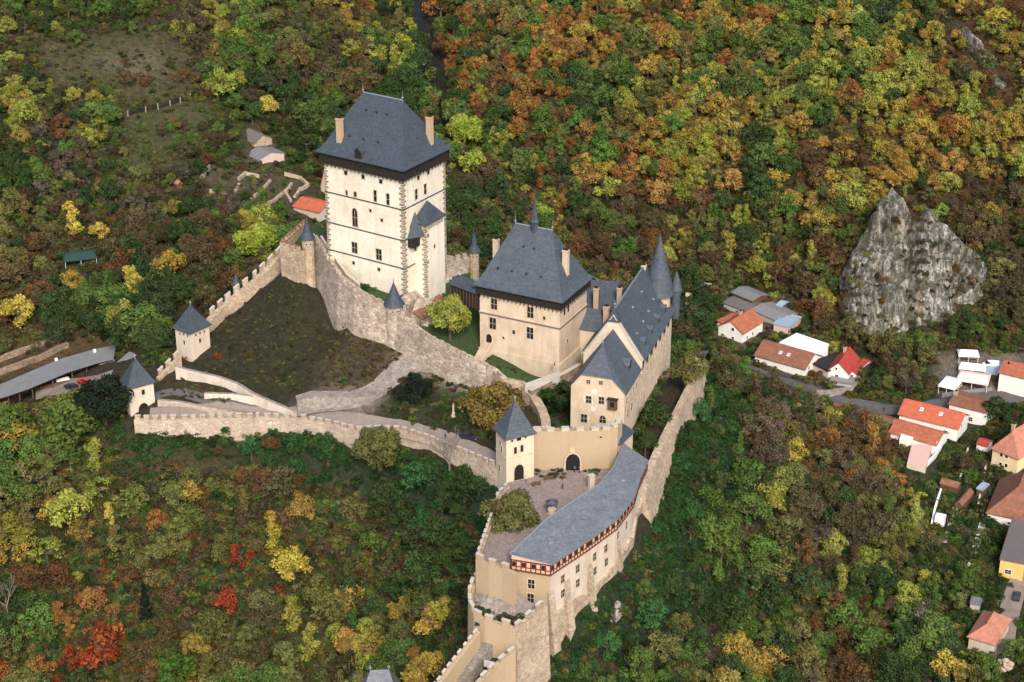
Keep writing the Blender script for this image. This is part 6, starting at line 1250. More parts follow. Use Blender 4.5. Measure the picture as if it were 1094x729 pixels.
TINT = dict(k=(.165,.140,.036), q=(.25,.30,.045), g=(.078,.122,.030), d=(.038,.062,.022), y=(.215,.222,.044), Y=(.38,.32,.060), G=(.265,.195,.043), o=(.215,.110,.033), r=(.115,.068,.030), R=(.22,.056,.022), b=(.082,.066,.034), l=(.118,.115,.038), c=(.014,.024,.015), e=(.105,.090,.062), i=(.036,.084,.028))
CNAME = dict(q='lime green', k='gold-green', g='green', d='dark green', y='yellow-green', Y='bright yellow', G='golden', o='orange', r='rusty brown', R='crimson', b='brown', l='olive', c='blackish green', e='bare grey-brown', i='ivy green')
ANC = [  # sighting, mix of leaf colours, mean crown radius, density
 (30,20,'ggydl',2.6,.9),(120,15,'gggdl',2.6,.8),(60,60,'lbbe',1.6,.30),(115,65,'lbe',1.3,.10),(165,45,'lbe',1.3,.25),(230,30,'Gyylbb',2.6,.8),(262,60,'ggyl',3.0,.9),(300,35,'gglb',2.6,.9),(335,75,'rbble',2.6,.9),(380,20,'Glblr',2.8,1),(420,60,'yylgd',3.2,1),(430,110,'dddg',3.4,1),(448,60,'dddc',3.2,1),(490,110,'ddgo',3.2,1),(480,40,'ddgo',3.2,1),
 (300,115,'dddbg',2.6,.9),(20,110,'Gyyld',2.8,.9),(70,140,'rGbbe',2.2,.9),(165,95,'rrbre',1.8,.6),(105,120,'ggyd',2.4,.9),(30,190,'dddgb',2.6,.9),(90,200,'bbeld',2.3,.9),(20,240,'dglb',2.8,1),(45,270,'rbbl',2.2,.9),(150,220,'bbled',2.2,.9),(150,160,'lggl',1.8,.45),(210,150,'glbb',1.8,.7),(240,215,'bbdr',2.2,.5),(280,200,'lgb',1.4,.08),(240,205,'lgb',1.5,.15),(310,195,'lgb',1.4,.08),(220,290,'bbbrd',2.8,1),
 (180,330,'dddgg',3.0,1),(100,340,'dddg',3.2,1),(120,270,'bbrdl',2.4,.9),(20,370,'rbl',1.6,.35),(280,260,'ygg',3.0,.8),(300,170,'ddgl',2.2,.5),(380,85,'bbdrl',2.8,1),(345,130,'ddgb',2.8,.9),
 (480,60,'rood',2.8,1),(500,25,'ooggl',2.9,1),(560,40,'ooggld',3,1),(555,110,'ooorgd',3,1),(515,110,'oryl',3,1),(600,60,'oorgG',3,1),(625,120,'dddgr',3,1),(590,150,'ooorg',3,1),(500,160,'yygdl',3,1),(545,190,'olgyd',2.8,1),(500,240,'dddbb',2.8,1),(525,215,'ldbb',2.8,1),
 (680,50,'Gllygo',2.9,1),(690,110,'GGlyg',2.9,1),(720,40,'Goglr',2.9,1),(760,40,'oGGlg',2.9,1),(800,100,'yyGGglo',2.9,1),(870,60,'gggyGd',3,1),(880,110,'gggyyG',3,1),(950,40,'gdyGG',3,1),(930,90,'ggdoyy',3,1),(1050,30,'GGryy',2.8,1),(1000,120,'yyyGo',3,1),(1060,150,'yyyGG',3,1),(1030,80,'rbld',2.2,.7),(1050,215,'rGbbd',2.6,.9),(920,150,'GGyylr',2.8,1),(950,175,'GGyy',2.7,1),(700,180,'GGyyog',2.8,1),(650,170,'Googl',2.9,1),
 (640,235,'bbrgly',2.6,.95),(600,235,'ygdbo',2.8,1),(700,255,'rrbbgy',2.5,.9),(760,230,'yGlgd',2.7,.95),(810,230,'dddgly',3,1),(860,230,'bGlgr',2.6,.95),(760,290,'bblgd',2.4,.9),(840,300,'brlyy',2.2,.85),(880,330,'blgyr',2.2,.8),(930,395,'blddb',2.4,.9),(970,400,'bldg',2.4,.9),(1080,320,'bblr',2.4,.9),(1030,350,'bldg',2.3,.85),(1080,260,'bbdl',2.4,.9),(730,330,'dddl',2.4,.8),
 (30,460,'yygglG',4.0,1),(90,480,'yylgg',4.0,1),(110,440,'yygl',3.2,.9),(150,480,'iiid',2.0,.5),(250,485,'iiddb',2.0,.45),(330,500,'iidgr',2.0,.5),(420,515,'iidg',2.2,.55),(490,530,'iddg',2.3,.6),(250,520,'brlld',2.4,.95),(200,520,'llbrG',2.4,.9),(120,555,'lGlyb',2.6,.95),(30,540,'yllg',3.4,1),(60,590,'yyGlb',3.4,1),(100,650,'ororG',2.6,1),(115,690,'RRoRr',2.8,1),(70,690,'Rorl',2.6,1),(50,650,'bblrd',2.6,1),(20,700,'ggdl',2.8,1),(200,600,'rlobl',2.4,1),(250,600,'rRrbl',2.5,1),(240,645,'Rlbr',2.6,1),
 (180,690,'llGbr',2.6,1),(310,600,'lGrbd',2.6,1),(345,625,'brblr',2.5,1),(320,685,'ylgbl',3.2,1),(260,715,'llbbg',2.7,1),(400,600,'gdlby',2.6,.95),(440,560,'gdidl',2.6,.95),(380,550,'gbrdl',2.4,.9),(470,640,'dgdib',2.7,1),(420,690,'yGlgg',2.8,1),(350,560,'rbgdl',2.4,.9),(490,600,'iddd',2.6,.9),
 (715,590,'iidd',2.0,.45),(745,500,'iidg',2.0,.45),(775,440,'iidg',2.0,.45),(740,640,'idddg',2.6,.8),(640,700,'iidg',2.2,.6),(700,700,'ddgli',2.8,.95),(790,560,'gggdl',3.0,1),(770,620,'ggdgl',3.2,1),(800,430,'lbbgd',2.6,1),(840,450,'bleGd',2.6,1),(860,540,'bbldl',2.6,1),(900,500,'bbrle',2.6,1),(925,480,'oorGl',2.6,1),(900,560,'bblde',2.6,1),(950,540,'llboG',2.7,1),(960,600,'dglyb',2.8,1),(990,640,'yldgY',2.8,1),(860,640,'bllder',2.8,1),
 (900,690,'rbldg',2.8,1),(800,700,'Ggdly',2.9,1),(980,700,'ddgle',2.8,1),(1005,620,'ddgl',2.4,.55),(1040,520,'dggb',1.7,.18),(1015,560,'ddgl',1.7,.2),(1010,490,'ddgg',1.9,.3),(1050,590,'dggl',1.7,.2),(1020,600,'dgl',1.8,.25),(1080,680,'dgd',2.2,.35),(900,440,'bleyg',2.4,.9),(860,410,'lyrb',2.2,.8),(1075,440,'dd',2.2,.2),
]
AX = np.array([(a[0], a[1]) for a in ANC], float)
def anchor(px, py):
    d = np.hypot(AX[:, 0] - px, (AX[:, 1] - py) * 1.15); i = np.argsort(d)[:3]; w_ = 1 / (d[i] + 6) ** 3.0; k = rng.choice(i, p=w_ / w_.sum()); dn = float((np.array([ANC[q][3 + 1] for q in i]) * w_).sum() / w_.sum()); return ANC[k], dn
RAV = [[(432,-30),(456,-30),(467,30),(475,70),(483,115),(486,160),(470,145),(459,100),(450,60),(440,20)]]
KC = [(130,452),(130,385),(150,378),(168,398),(186,375),(184,330),(207,321),(228,340),(250,288),(300,258),(328,228),(345,250),(340,160),(385,94),(440,98),(484,150),(478,270),(508,243),(514,275),(545,235),(567,198),(592,238),(640,283),(644,292),(662,322),(692,280),(707,248),(733,300),(734,368),(755,376),(755,402),(720,470),(704,525),(699,580),(665,632),(640,672),(604,705),(556,722),(500,745),(455,745),(500,662),(496,600),(524,548),(526,514),(500,505),(380,477),(330,465),(240,463),(130,462)]
CLEAR = [[(764,345),(775,318),(800,304),(850,326),(880,365),(930,374),(928,418),(905,424),(868,418),(800,392),(764,372)],[(955,424),(1030,436),(1062,424),(1064,456),(1036,478),(1005,505),(966,500),(945,464)],[(1000,372),(1070,378),(1110,380),(1110,426),(1060,424),(998,430)],[(1050,472),(1110,440),(1110,628),(1062,622),(1046,560)],[(1026,648),(1070,655),(1068,702),(1028,696)],
 [(-20,395),(60,372),(127,362),(130,400),(112,414),(66,424),(-20,440)],[(252,134),(292,136),(300,185),(256,184)],[(310,208),(350,208),(352,240),(312,236)],[(925,424),(955,428),(960,445),(925,442)],[(62,262),(110,262),(110,290),(62,292)],[(1062,628),(1110,600),(1110,660),(1060,700)],[(972,462),(1004,462),(1004,512),(966,512)],[(132,100),(212,96),(212,120),(136,134)]]
CLIFFP = [(896,345),(903,286),(936,218),(960,192),(974,212),(990,214),(1030,252),(1066,290),(1060,332),(1020,362),(985,368),(925,372)]
CLIFFW = [[(1008,8),(1030,20),(1064,52),(1088,85),(1086,124),(1066,104)]]
CLIFFP = [(978 + (x - 978) * .88, 295 + (y - 295) * .86) for x, y in CLIFFP]
_BB = {}
def pin(x, y, polys):
    for P in polys:
        k = id(P); b_ = _BB.get(k)
        if b_ is None: b_ = _BB[k] = (min(q[0] for q in P), max(q[0] for q in P), min(q[1] for q in P), max(q[1] for q in P), P)
        if not (b_[0] <= x <= b_[1] and b_[2] <= y <= b_[3]): continue
        r = False; xj, yj = P[-1]
        for xi, yi in P:
            if (yi > y) != (yj > y) and x < (xj - xi) * (y - yi) / (yj - yi) + xi: r = not r
            xj, yj = xi, yi
        if r: return True
    return False
UPWL = [[(float(p[0]), float(p[1])) for p in UPOLY]]; KCL = [KC]; CLL = [CLIFFP] + CLIFFW; HBX = [[(float(q[0]), float(q[1])) for q in h] for h in HB]; ROADS = [[(735,362),(780,382),(870,412),(912,425),(960,432),(1000,428),(1094,418),(1094,432),(1000,443),(950,446),(905,440),(860,426),(770,394),(735,382)],[(1064,705),(1068,650),(1094,606),(1110,640),(1085,665),(1080,705)],CLEAR[5],CLEAR[11],CLEAR[2],[(150,436),(330,440),(420,448),(530,486),(530,505),(400,460),(330,452),(150,455)],[(316,442),(330,426),(400,412),(425,392),(450,384),(470,392),(420,412),(400,440)]]
def blocked_low(p):
    if pin(p[0], p[1], UPWL) or pin(p[0], p[1], HBX): return True
    x, y = proj(p)
    if pin(x, y, ROADS) or pin(x, y, RAV): return True
    if p[1] < 52 and -120 < p[0] < 58:
        x2, y2 = proj(p + np.array([0, 0, 1.6]))
        if pin(x, y, KCL) or pin(x2, y2, KCL): return True
    return pin(x, y, CLL) and rng.random() > .1
def blocked(p, r_, h_, front_only=True):
    """is there a wall, roof, road or cliff where this crown would be?"""
    if pin(p[0], p[1], UPWL): return True
    if pin(p[0], p[1], HBX): return True
    x0, y0 = proj(p); xc, yc = proj(p + np.array([0, 0, h_ * .6])); xt, yt = proj(p + np.array([0, 0, h_])); rp = r_ * FPX / ((p - CAM) @ FW)
    if p[1] < 52 and -120 < p[0] < 58:
        for x, y in ((x0, y0), (xc, yc), (xt, yt + 1), (xc - rp * .8, yc), (xc + rp * .8, yc)):
            if pin(x, y, KCL): return True
    for x, y in ((x0, y0), (xc, yc), (xc - rp * .7, yc), (xc + rp * .7, yc), (xt, yt + 2)):
        if pin(x, y, CLEAR): return True
    if pin(x0, y0, RAV): return True
    for x, y in ((xc, yc), (x0, y0)):
        if pin(x, y, CLL): return rng.random() > .07
    return False
TREES = []     # (ground point, radius, colour key, archetype, notable label)
NOT = [  # the trees one notices: crown centre sighting, radius, colour, archetype, label, category
 (480,336,4.9,'y','round0','round yellow-green tree between the great tower and the spired tower'),(526,437,5.8,'k','round1','big gold-green tree left of the slim courtyard gate tower'),(443,417,4.0,'c','bush','blackish green round bush beside the stony ramp'),(546,552,5.6,'l','round2','olive tree standing at the left edge of the lower courtyard'),(734,396,4.4,'l','round3','tree leaning over the top end of the outer slope wall'),
 (704,445,3.4,'d','round4','dark tree squeezed between palace and outer slope wall, upper one'),(690,472,2.6,'d','round5','dark tree squeezed between palace and outer slope wall, lower one'),(592,432,2.8,'d','round0','dark tree down in the trench below the painted gable'),(404,478,5.4,'l','round2','pale olive sparse tree in front of the road wall'),(112,428,5.6,'c','round1','blackish green tree just left of the outer gate tower'),
 (313,605,4.2,'Y','round2','golden yellow tree in the middle of the lower left slope'),(312,660,3.6,'y','tall0','tall pale yellow tree below the golden yellow tree'),(330,690,3.6,'y','tall1','tall pale yellow-green tree at the bottom left of centre'),(112,692,5.4,'R','round3','broad crimson tree near the bottom left corner'),(140,700,3.0,'r','sparse0','rust-red thin tree right of the broad crimson tree'),(78,706,3.2,'R','sparse1','thin red tree left of and below the broad crimson tree'),(95,640,3.4,'o','round4','orange-red tree above the broad crimson tree'),(257,596,3.0,'R','sparse1','red tree left of the golden yellow tree'),(243,643,3.2,'R','round5','deep red tree left of the tall pale yellow tree'),
 (155,648,3.4,'c','conifer0','dark narrow conifer alone on the lower left slope'),(117,552,2.4,'Y','tall0','slim bright yellow sapling on the lower left slope'),(102,490,3.6,'y','tall1','pale yellow-green tree below the gate tower and blackish tree'),(48,590,3.4,'y','sparse2','pale yellow sparse tree near the left edge of the lower slope'),(20,333,4.4,'Y','round0','bright yellow tree at the left edge above the long shed'),(142,303,3.9,'Y','tall0','bright yellow tall tree in the wood left of the square corner tower'),(180,283,4.4,'G','round1','golden orange tree right of the bright yellow tall tree'),
 (78,238,4.0,'Y','tall1','bright yellow tree in upper left wood above the green tarpaulin'),(106,247,3.0,'Y','round2','smaller bright yellow tree right of another, above the green tarpaulin'),(80,300,3.4,'G','round3','gold tree below the green tarpaulin'),(288,112,3.6,'Y','round4','lone yellow tree left of the great tower roof'),(275,258,5.4,'q','round5','large yellow-green tree outside the left crenellated wall'),(252,278,4.0,'g','round0','green tree below the large yellow-green tree at the crenellated wall'),
 (420,70,4.6,'y','tall1','tall yellow-olive tree above the great tower roof'),(495,140,5.4,'q','round1','light green tree right of the great tower roof'),(503,175,4.6,'q','round2','yellow-green tree right of the great tower roof, lower one'),(853,482,3.4,'Y','round3','lone bright yellow tree on the right slope'),(820,536,4.2,'y','round4','yellow-green round tree in the middle of the right slope'),(968,636,3.4,'y','round5','yellow-green tree low on the right slope near the gardens'),
 (1076,403,2.6,'c','conifer1','dark pointed conifer between the market tents and orange roof'),(1066,437,4.2,'d','round0','dark green round tree beside the mottled brown roof'),(900,620,2.8,'y','tall0','pale yellow-green tree on the lower right slope'),(800,545,4.6,'g','round1','big green tree left of the yellow-green round tree'),(890,372,2.4,'y','round2','small yellow-green tree behind the vivid red house'),(184,222,2.6,'y','round3','small yellow tree between ruins and garden terraces'),
]
def solve_base(px, py, h):
    g = ground(px, py); 
    for _ in range(25):
        x, y = proj(g + np.array([0, 0, h])); g2 = ground(px, py + 0, 0) if False else None
        dx, dy = px - x, py - y
        if abs(dx) + abs(dy) < .3: break
        sx, sy = proj(g); g = ground(sx + dx * .8, sy + dy * .8)
    return g
for n_ in NOT:
    r_ = n_[2] * 1.22; a = n_[4]; a = 'full%d' % (int(a[5]) % 2) if (a.startswith('round') and (n_[2] >= 5 or n_[2] == 4.9 or n_[3] == 'c') and n_[3] != 'R') else a; h = (1.0 if not a.startswith('bush') else .35) * r_ if not a.startswith('conifer') else 1.0 * r_
    inner = n_[0] in (480, 526, 443, 545, 734, 704, 690, 592)
    if inner:
        q = at(n_[0], n_[1], dict([(480, 17), (526, 6), (443, 3.2), (545, 5), (734, 1.5), (704, -1), (690, -2), (592, 1)])[n_[0]]); g = np.array([q[0], q[1], q[2] - h])
    else: g = solve_base(n_[0], n_[1], h)
    TREES.append((g, r_, n_[3], a, n_[5], h))
taken = [(t[0][0], t[0][1], t[1]) for t in TREES]
cand = []
sp = 4.0
for gx_ in np.arange(-330, 330, sp):
    for gy_ in np.arange(-150, 340, sp):
        cand.append((gx_ + rng.uniform(-1.8, 1.8), gy_ + rng.uniform(-1.8, 1.8)))
cand = np.array(cand); cz = terr(cand[:, 0], cand[:, 1]); CP = np.column_stack([cand, cz]); QX, QY = projn(CP)
vis = (QX > -190) & (QX < 1290) & (QY > -45) & (QY < 850); CP = CP[vis]; QX = QX[vis]; QY = QY[vis]
tk = np.array(taken); MASS = []
for p, x, y in zip(CP, QX, QY):
    an, dn = anchor(x, y)
    if rng.random() > dn: continue
    r_ = an[3] * 1.22 * float(np.clip(rng.normal(1.0, .33), .45, 1.8)); ck = an[2][int(((0.5 + 1.1 * noise.noise(Vector((p[0] * .045, p[1] * .045, 7.0))) + rng.normal(0, .16)) % 1.0) * len(an[2]))]; u = rng.random()
    a = 'round%d' % rng.integers(6) if u < .70 else ('tall%d' % rng.integers(2) if u < .82 else 'sparse%d' % rng.integers(3))
    if ck == 'e': a = 'sparse%d' % rng.integers(3)
    h = 0.98 * r_
    if (np.hypot(tk[:, 0] - p[0], tk[:, 1] - p[1]) < (tk[:, 2] * .85 + r_ * .35)).any(): continue
    if blocked(p, r_, h + r_ * .7): continue
    # keep the noticed trees in view
    xc, yc = proj(p + np.array([0, 0, h])); rp = r_ * FPX / ((p - CAM) @ FW); hid = False
    for n_ in NOT:
        if abs(n_[0] - xc) < 25 and abs(n_[1] - yc) < 25 and hypot(n_[0] - xc, n_[1] - yc) < rp * .8 + 4 : hid = True; break
    if hid: continue
    MASS.append((p, r_, ck, a, None, h))
MASS.sort(key=lambda t: -t[1] / ((t[0] - CAM) @ FW))
def onscreen(t): x, y = proj(t[0] + np.array([0, 0, t[5]])); return 0 < x < 1094 and 0 < y < 729
ind = [t for t in MASS if onscreen(t)][:255]; ids = set(id(t) for t in ind); rest = [t for t in MASS if id(t) not in ids]
def jit(c, k=.22): f = 1 + rng.normal(0, k * .6); return tuple(float(np.clip(v * f * (1 + rng.normal(0, k * .3)), .004, .7)) for v in c)
LMK = [('great tower',411,200),('spired tower',570,310),('outer gate tower',150,420),('square corner tower',207,355),('burgrave house',620,590),('outer slope wall',722,460),('long grey shed',60,400),('vivid red house',900,390),('bright orange roof',992,445),('amber house',1080,595),('pink-red roof',1047,670),('grey cliff',980,280),('stepped passage',500,710),('slate roof tip',405,722),('road wall bend',400,465),('middle of the road wall',270,455),('broad crimson tree',112,692),('narrow conifer',155,648),('golden yellow tree',313,605),('tall pale yellow tree',312,660),('slim yellow sapling',117,552),('lone right-slope yellow tree',853,482),('round yellow-green tree',820,536),('pink terrace',982,490),('palace',690,340)]
def describe(px, py, r_, ck, a):
    d = [(hypot(px - x, py - y), n_, x, y) for n_, x, y in LMK]; d.sort(); dd, n_, x, y = d[0]; ang = math.degrees(atan2(-(py - y), px - x)) % 360
    dr = ['right of', 'above and right of', 'above', 'above and left of', 'left of', 'below and left of', 'below', 'below and right of'][int((ang + 22.5) // 45) % 8]
    ds = 'just' if dd < 28 else ('somewhat' if dd < 60 else 'well'); sz = 'small' if r_ < 2.5 else ('middling' if r_ < 3.3 else 'large'); sh = {'f': 'full', 'r': 'round', 't': 'upright', 's': 'thin-leaved', 'c': 'pointed', 'b': 'low'}[a[0]]
    return '%s %s %s tree %s %s the %s' % (sz, CNAME[ck], sh, ds, dr, n_)
SRC = {}; labs = {}
def plant(t):
    g, r_, ck, a, lab, h = t; px, py = proj(g + np.array([0, 0, h]))
    lb = lab or describe(px, py, r_, ck, a); conif = a.startswith('conifer'); bush = a.startswith('bush')
    T = thing('round_bush' if bush else ('conifer' if conif else 'broadleaf_tree'), lb, 'bush' if bush else 'tree', g)
    if not lab: T['group'] = 'autumn trees of the wooded slopes'
    cm, tm = ARCH[a if not bush else 'full0']; rz = rng.uniform(0, 6.28); s_ = (r_ * rng.uniform(.92, 1.08), r_ * rng.uniform(.92, 1.08), r_ * rng.uniform(.9, 1.1)) if lab is None else (r_, r_, r_)
    c = bpy.data.objects.new('crown' if not bush else 'leaves', cm); COL.objects.link(c); c.parent = T; c.location = (0, 0, h); c.scale = s_; c.rotation_euler = (0, 0, rz); c.color = (*jit(TINT[ck], .12 if lab else .22), 1); SRC.setdefault(a, [c, None])
    if tm and not bush: k = bpy.data.objects.new('trunk', tm); COL.objects.link(k); k.parent = T; k.location = (0, 0, h); k.scale = (r_, r_, r_ * max(1, (h + 1) / (2.2 * r_))); k.rotation_euler = (0, 0, rz); SRC[a][1] = k
for t in TREES + ind: plant(t)
# one bare tree before the road wall, one at the left edge
for px, py, r_, lb in ((480, 484, 4.4, 'leafless grey tree standing before the right part of the road wall'), (6, 640, 4.2, 'leafless pale tree at the left edge of the lower slope')):
    g = solve_base(px, py, 1.6 * r_); T = thing('bare_tree', lb, 'tree', g); c = bpy.data.objects.new('branches', BARE); COL.objects.link(c); c.parent = T; c.location = (0, 0, 2.1 * r_); c.scale = (r_, r_, r_)

# the rest of the wood and the undergrowth: too many to count, each ONE object scattering the crowns above
def scatter(name, label, cat, pts, archs, mat):
    names = sorted(set(archs)); n = len(pts); me = bpy.data.meshes.new(name); me.from_pydata([tuple(p[0]) for p in pts], [], [])
    A = lambda nm, ty: me.attributes.new(nm, ty, 'POINT')
    A('rot', 'FLOAT_VECTOR').data.foreach_set('vector', np.array([(0, 0, rng.uniform(0, 6.28)) for _ in pts]).ravel()); A('scl', 'FLOAT_VECTOR').data.foreach_set('vector', np.array([(p[1], p[1], p[1] * p[3]) for p in pts], float).ravel())
    A('idx', 'INT').data.foreach_set('value', np.array([names.index(x) for x in archs], np.int32)); A('tint', 'FLOAT_COLOR').data.foreach_set('color', np.array([(*p[2], 1) for p in pts], float).ravel())
    o = bpy.data.objects.new(name, me); COL.objects.link(o); tag(o, label, cat, None, 'stuff')
    ng = bpy.data.node_groups.new(name, 'GeometryNodeTree'); ng.interface.new_socket('Geometry', in_out='INPUT', socket_type='NodeSocketGeometry'); ng.interface.new_socket('Geometry', in_out='OUTPUT', socket_type='NodeSocketGeometry')
    nn = ng.nodes; gi_ = nn.new('NodeGroupInput'); go_ = nn.new('NodeGroupOutput'); iop = nn.new('GeometryNodeInstanceOnPoints'); iop.inputs['Pick Instance'].default_value = True; jn = nn.new('GeometryNodeJoinGeometry')
    def na(nm, ty): q = nn.new('GeometryNodeInputNamedAttribute'); q.data_type = ty; q.inputs[0].default_value = nm; return [x for x in q.outputs if x.enabled][0]
    for x in names[::-1]:
        c, k = SRC[x]; oi = nn.new('GeometryNodeObjectInfo'); oi.inputs['Object'].default_value = c; sm = nn.new('GeometryNodeSetMaterial'); sm.inputs['Material'].default_value = MATS[mat]; ng.links.new(oi.outputs['Geometry'], sm.inputs['Geometry']); gti = nn.new('GeometryNodeGeometryToInstance')
        if k: ok_ = nn.new('GeometryNodeObjectInfo'); ok_.inputs['Object'].default_value = k; j2 = nn.new('GeometryNodeJoinGeometry'); ng.links.new(sm.outputs[0], j2.inputs[0]); ng.links.new(ok_.outputs['Geometry'], j2.inputs[0]); ng.links.new(j2.outputs[0], gti.inputs[0])
        else: ng.links.new(sm.outputs[0], gti.inputs[0])
        ng.links.new(gti.outputs[0], jn.inputs[0])
    e2r = nn.new('FunctionNodeEulerToRotation'); ng.links.new(na('rot', 'FLOAT_VECTOR'), e2r.inputs[0]); ng.links.new(gi_.outputs[0], iop.inputs['Points']); ng.links.new(jn.outputs[0], iop.inputs['Instance']); ng.links.new(na('idx', 'INT'), iop.inputs['Instance Index']); ng.links.new(e2r.outputs[0], iop.inputs['Rotation']); ng.links.new(na('scl', 'FLOAT_VECTOR'), iop.inputs['Scale']); ng.links.new(iop.outputs[0], go_.inputs[0])
    md = o.modifiers.new('scatter', 'NODES'); md.node_group = ng; return o
okn = [k for k in SRC if not k.startswith('conifer') and not k.startswith('bush')]
scatter('woodland', 'autumn woodland massed over the far hillsides and between the nearer trees', 'woodland', [((t[0][0], t[0][1], t[0][2] + t[5]), t[1], jit(TINT[t[2]]), float(rng.uniform(.88, 1.12))) for t in rest], [t[3] if t[3] in okn else okn[0] for t in rest], 'foliage_massed')
# undergrowth
UND = []; UA = []
for k in range(3):
    T = None
def bushpoint(p, r_, ck): UND.append(((p[0], p[1], p[2] - r_ * .15), r_, tuple(c_ * .84 for c_ in jit(TINT[ck], .35)), float(rng.uniform(.75, 1.15)))); UA.append('bush%d' % rng.integers(3))  # leaf tints dimmed to paint in the dark gaps between trees
sp = 2.5; cd_ = np.array([(a + rng.uniform(-1.3, 1.3), b_ + rng.uniform(-1.3, 1.3)) for a in np.arange(-290, 290, sp) for b_ in np.arange(-130, 320, sp)]); cz = terr(cd_[:, 0], cd_[:, 1]); CP = np.column_stack([cd_, cz]); QX, QY = projn(CP); vis = (QX > -25) & (QX < 1120) & (QY > -15) & (QY < 760)
SLP = [(310,288),(345,338),(430,378),(400,415),(330,424),(200,396),(228,345)]; IVY1 = [(120,456),(240,456),(330,459),(380,470),(430,476),(530,508),(545,600),(500,640),(470,560),(300,505),(120,490)]; IVY2 = [(752,396),(800,420),(810,500),(770,640),(690,745),(560,745),(600,700),(660,640),(700,570),(705,520),(722,468)]; OPEN = [[(40,40),(190,35),(235,70),(180,110),(60,100)],[(205,178),(335,190),(325,235),(215,220)],[(130,120),(230,105),(200,190),(140,190)],[(-20,380),(80,355),(120,372),(-20,420)]]
SLPL = [SLP]; IVL = [IVY1, IVY2]
for p, x, y in zip(CP[vis], QX[vis], QY[vis]):
    if pin(x, y, SLPL):
        if rng.random() < .92: bushpoint(p, rng.uniform(.3, .9), 'lbbdbl'[rng.integers(6)])
        continue
    r_ = rng.uniform(1.0, 2.3); an, dn = anchor(x, y); iv = pin(x, y, IVL)
    if pin(x, y, OPEN): 
        if rng.random() > (.4 if y > 110 else .5): continue
        r_ *= .55
    if blocked_low(p): continue
    ck = 'iiidi'[rng.integers(5)] if iv else (('lbldg' + an[2])[rng.integers(5 + len(an[2]))]); bushpoint(p, r_ * (.95 if iv else 1), ck)
# ivy and shrubs close under the road wall and on the outer slope; shrubs in the castle gardens
def patch(poly, n, r0, r1, cols, inner=False, zf=None):
    PL = [poly]; xs_ = [q[0] for q in poly]; ys_ = [q[1] for q in poly]
    for _ in range(n):
        x, y = rng.uniform(min(xs_), max(xs_)), rng.uniform(min(ys_), max(ys_))
        if not pin(x, y, PL): continue
        if inner:
            p = at(x, y, 5.)
            for _k in range(12): p = at(x, y, iz(p[0], p[1]))
        else: p = ground(x, y)
        bushpoint(p, rng.uniform(r0, r1), cols[rng.integers(len(cols))])
patch([(135,461),(240,459),(330,462),(380,473),(430,480),(528,512),(532,530),(430,500),(330,484),(240,476),(135,476)], 900, .8, 1.5, 'iiidg')
patch([(700,545),(720,470),(752,400),(775,410),(760,470),(730,560),(700,640),(690,600)], 1300, .9, 1.7, 'iiiid')
patch([(405,440),(425,405),(470,402),(525,425),(528,470),(500,466),(465,460),(430,448)], 330, .5, 1.3, 'ddglb'); patch([(175,425),(190,405),(215,412),(285,425),(290,432),(215,430),(170,420)], 220, .4, .9, 'dglrb')
patch([(312,292),(345,335),(400,380),(395,412),(330,420),(205,396),(230,346)], 900, .25, .6, 'lblbld'); patch([(345,345),(395,362),(430,378),(400,412),(350,414)], 220, .4, .9, 'lblre')
patch([(515,390),(560,400),(590,392),(575,382),(530,376)], 30, .3, .6, 'dg', True); patch([(372,300),(428,312),(425,318),(385,312)], 60, .5, 1.0, 'ddg', True); patch([(575,415),(610,405),(608,455),(582,455)], 90, .6, 1.3, 'dddi', True); patch([(668,470),(690,400),(712,395),(700,440),(680,490)], 160, .7, 1.5, 'ddgl', True)
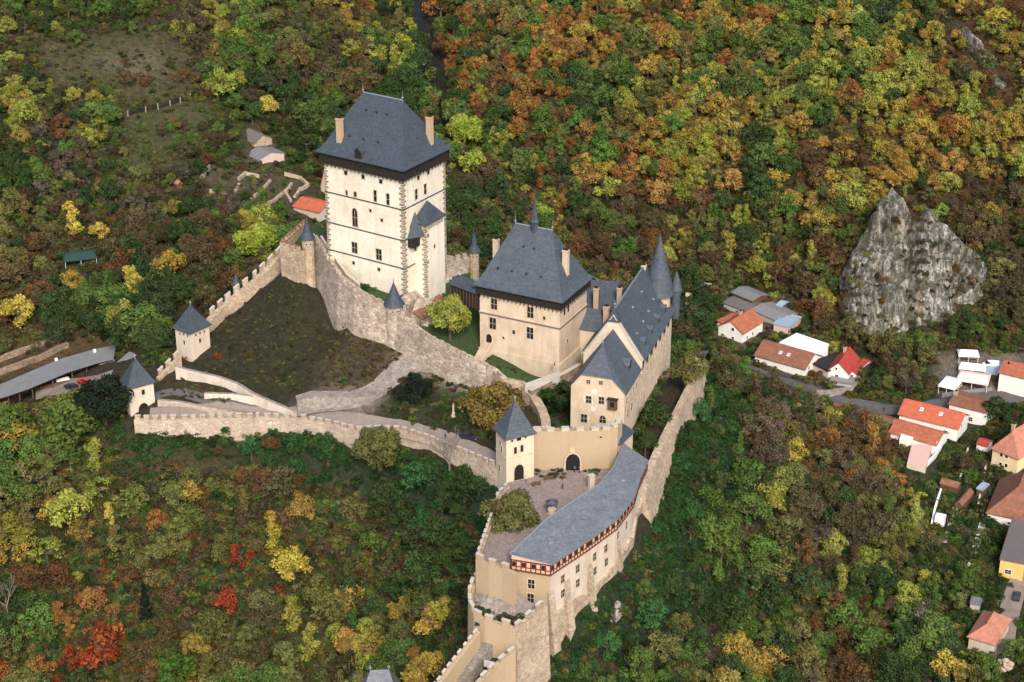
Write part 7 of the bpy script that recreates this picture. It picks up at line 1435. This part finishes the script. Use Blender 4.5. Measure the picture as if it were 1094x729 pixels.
for q in CLV:
    nz = noise.noise(Vector(q) * .16)
    qx_ = proj(q)[0]
    if (nz > .10 or q[0] < 112 or abs(qx_ - 983) < 9 or abs(qx_ - 1016) < 5) and rng.random() < .75: bushpoint(np.array(q) + (0, .3, -.3), rng.uniform(.6, 1.6), 'bldrlb'[rng.integers(6)])
patch([(588,700),(604,673),(630,668),(650,643),(668,612),(680,590),(696,566),(712,570),(690,625),(660,668),(630,700),(590,728)], 420, .6, 1.4, 'iidgil')
patch([(893,335),(925,362),(990,350),(1030,335),(1064,318),(1070,345),(1000,378),(925,378),(890,362)], 420, .8, 1.8, 'bldgrb'); patch([(1030,330),(1094,300),(1094,372),(1010,375)], 300, .8, 1.8, 'bldgrb'); patch([(1000,60),(1094,60),(1094,150),(1040,140)], 200, .7, 1.4, 'brlG')
patch([(0,470),(120,500),(330,515),(500,560),(545,600),(495,690),(450,735),(0,735)], 4200, .8, 1.9, 'llbdiggblr'); patch([(700,560),(760,430),(1000,500),(1020,620),(980,735),(560,735)], 1500, .8, 1.9, 'bldig')
for _ in range(26): q = at(rng.uniform(572, 604), rng.uniform(500, 511), 0); bushpoint(q, rng.uniform(.4, .8), 'dlbe'[rng.integers(4)])
for _ in range(10): q = at(rng.uniform(625, 640), rng.uniform(502, 505), 0); bushpoint(q, rng.uniform(.4, .7), 'ddg'[rng.integers(3)])
for _ in range(90): q = at(rng.uniform(508, 566), rng.uniform(642, 668), -7.9); bushpoint(q, rng.uniform(.4, .9), 'ddde'[rng.integers(4)])
# three single shrubs lend their leaves to the undergrowth
for k, (x, y, r_, ck, lb) in enumerate(((197, 386, 1.0, 'R', 'red creeper bush at the foot of the square corner tower'), (232, 382, .9, 'R', 'small red bush right of the square corner tower'), (267, 379, .8, 'r', 'small rust bush in the middle of the grass slope'))):
    g = ground(x, y); T = thing('shrub', lb, 'shrub', g); c = bpy.data.objects.new('leaves', ARCH['bush%d' % k][0]); COL.objects.link(c); c.parent = T; c.scale = (r_ * 1.3,) * 3; c.color = (*TINT[ck], 1); SRC['bush%d' % k] = [c, None]
scatter('undergrowth', 'shrubs and ivy covering the ground between the trees', 'undergrowth', UND, UA, 'foliage_massed')
print('trees', len(TREES), 'individual', len(ind), 'massed', len(rest), 'bushes', len(UND))
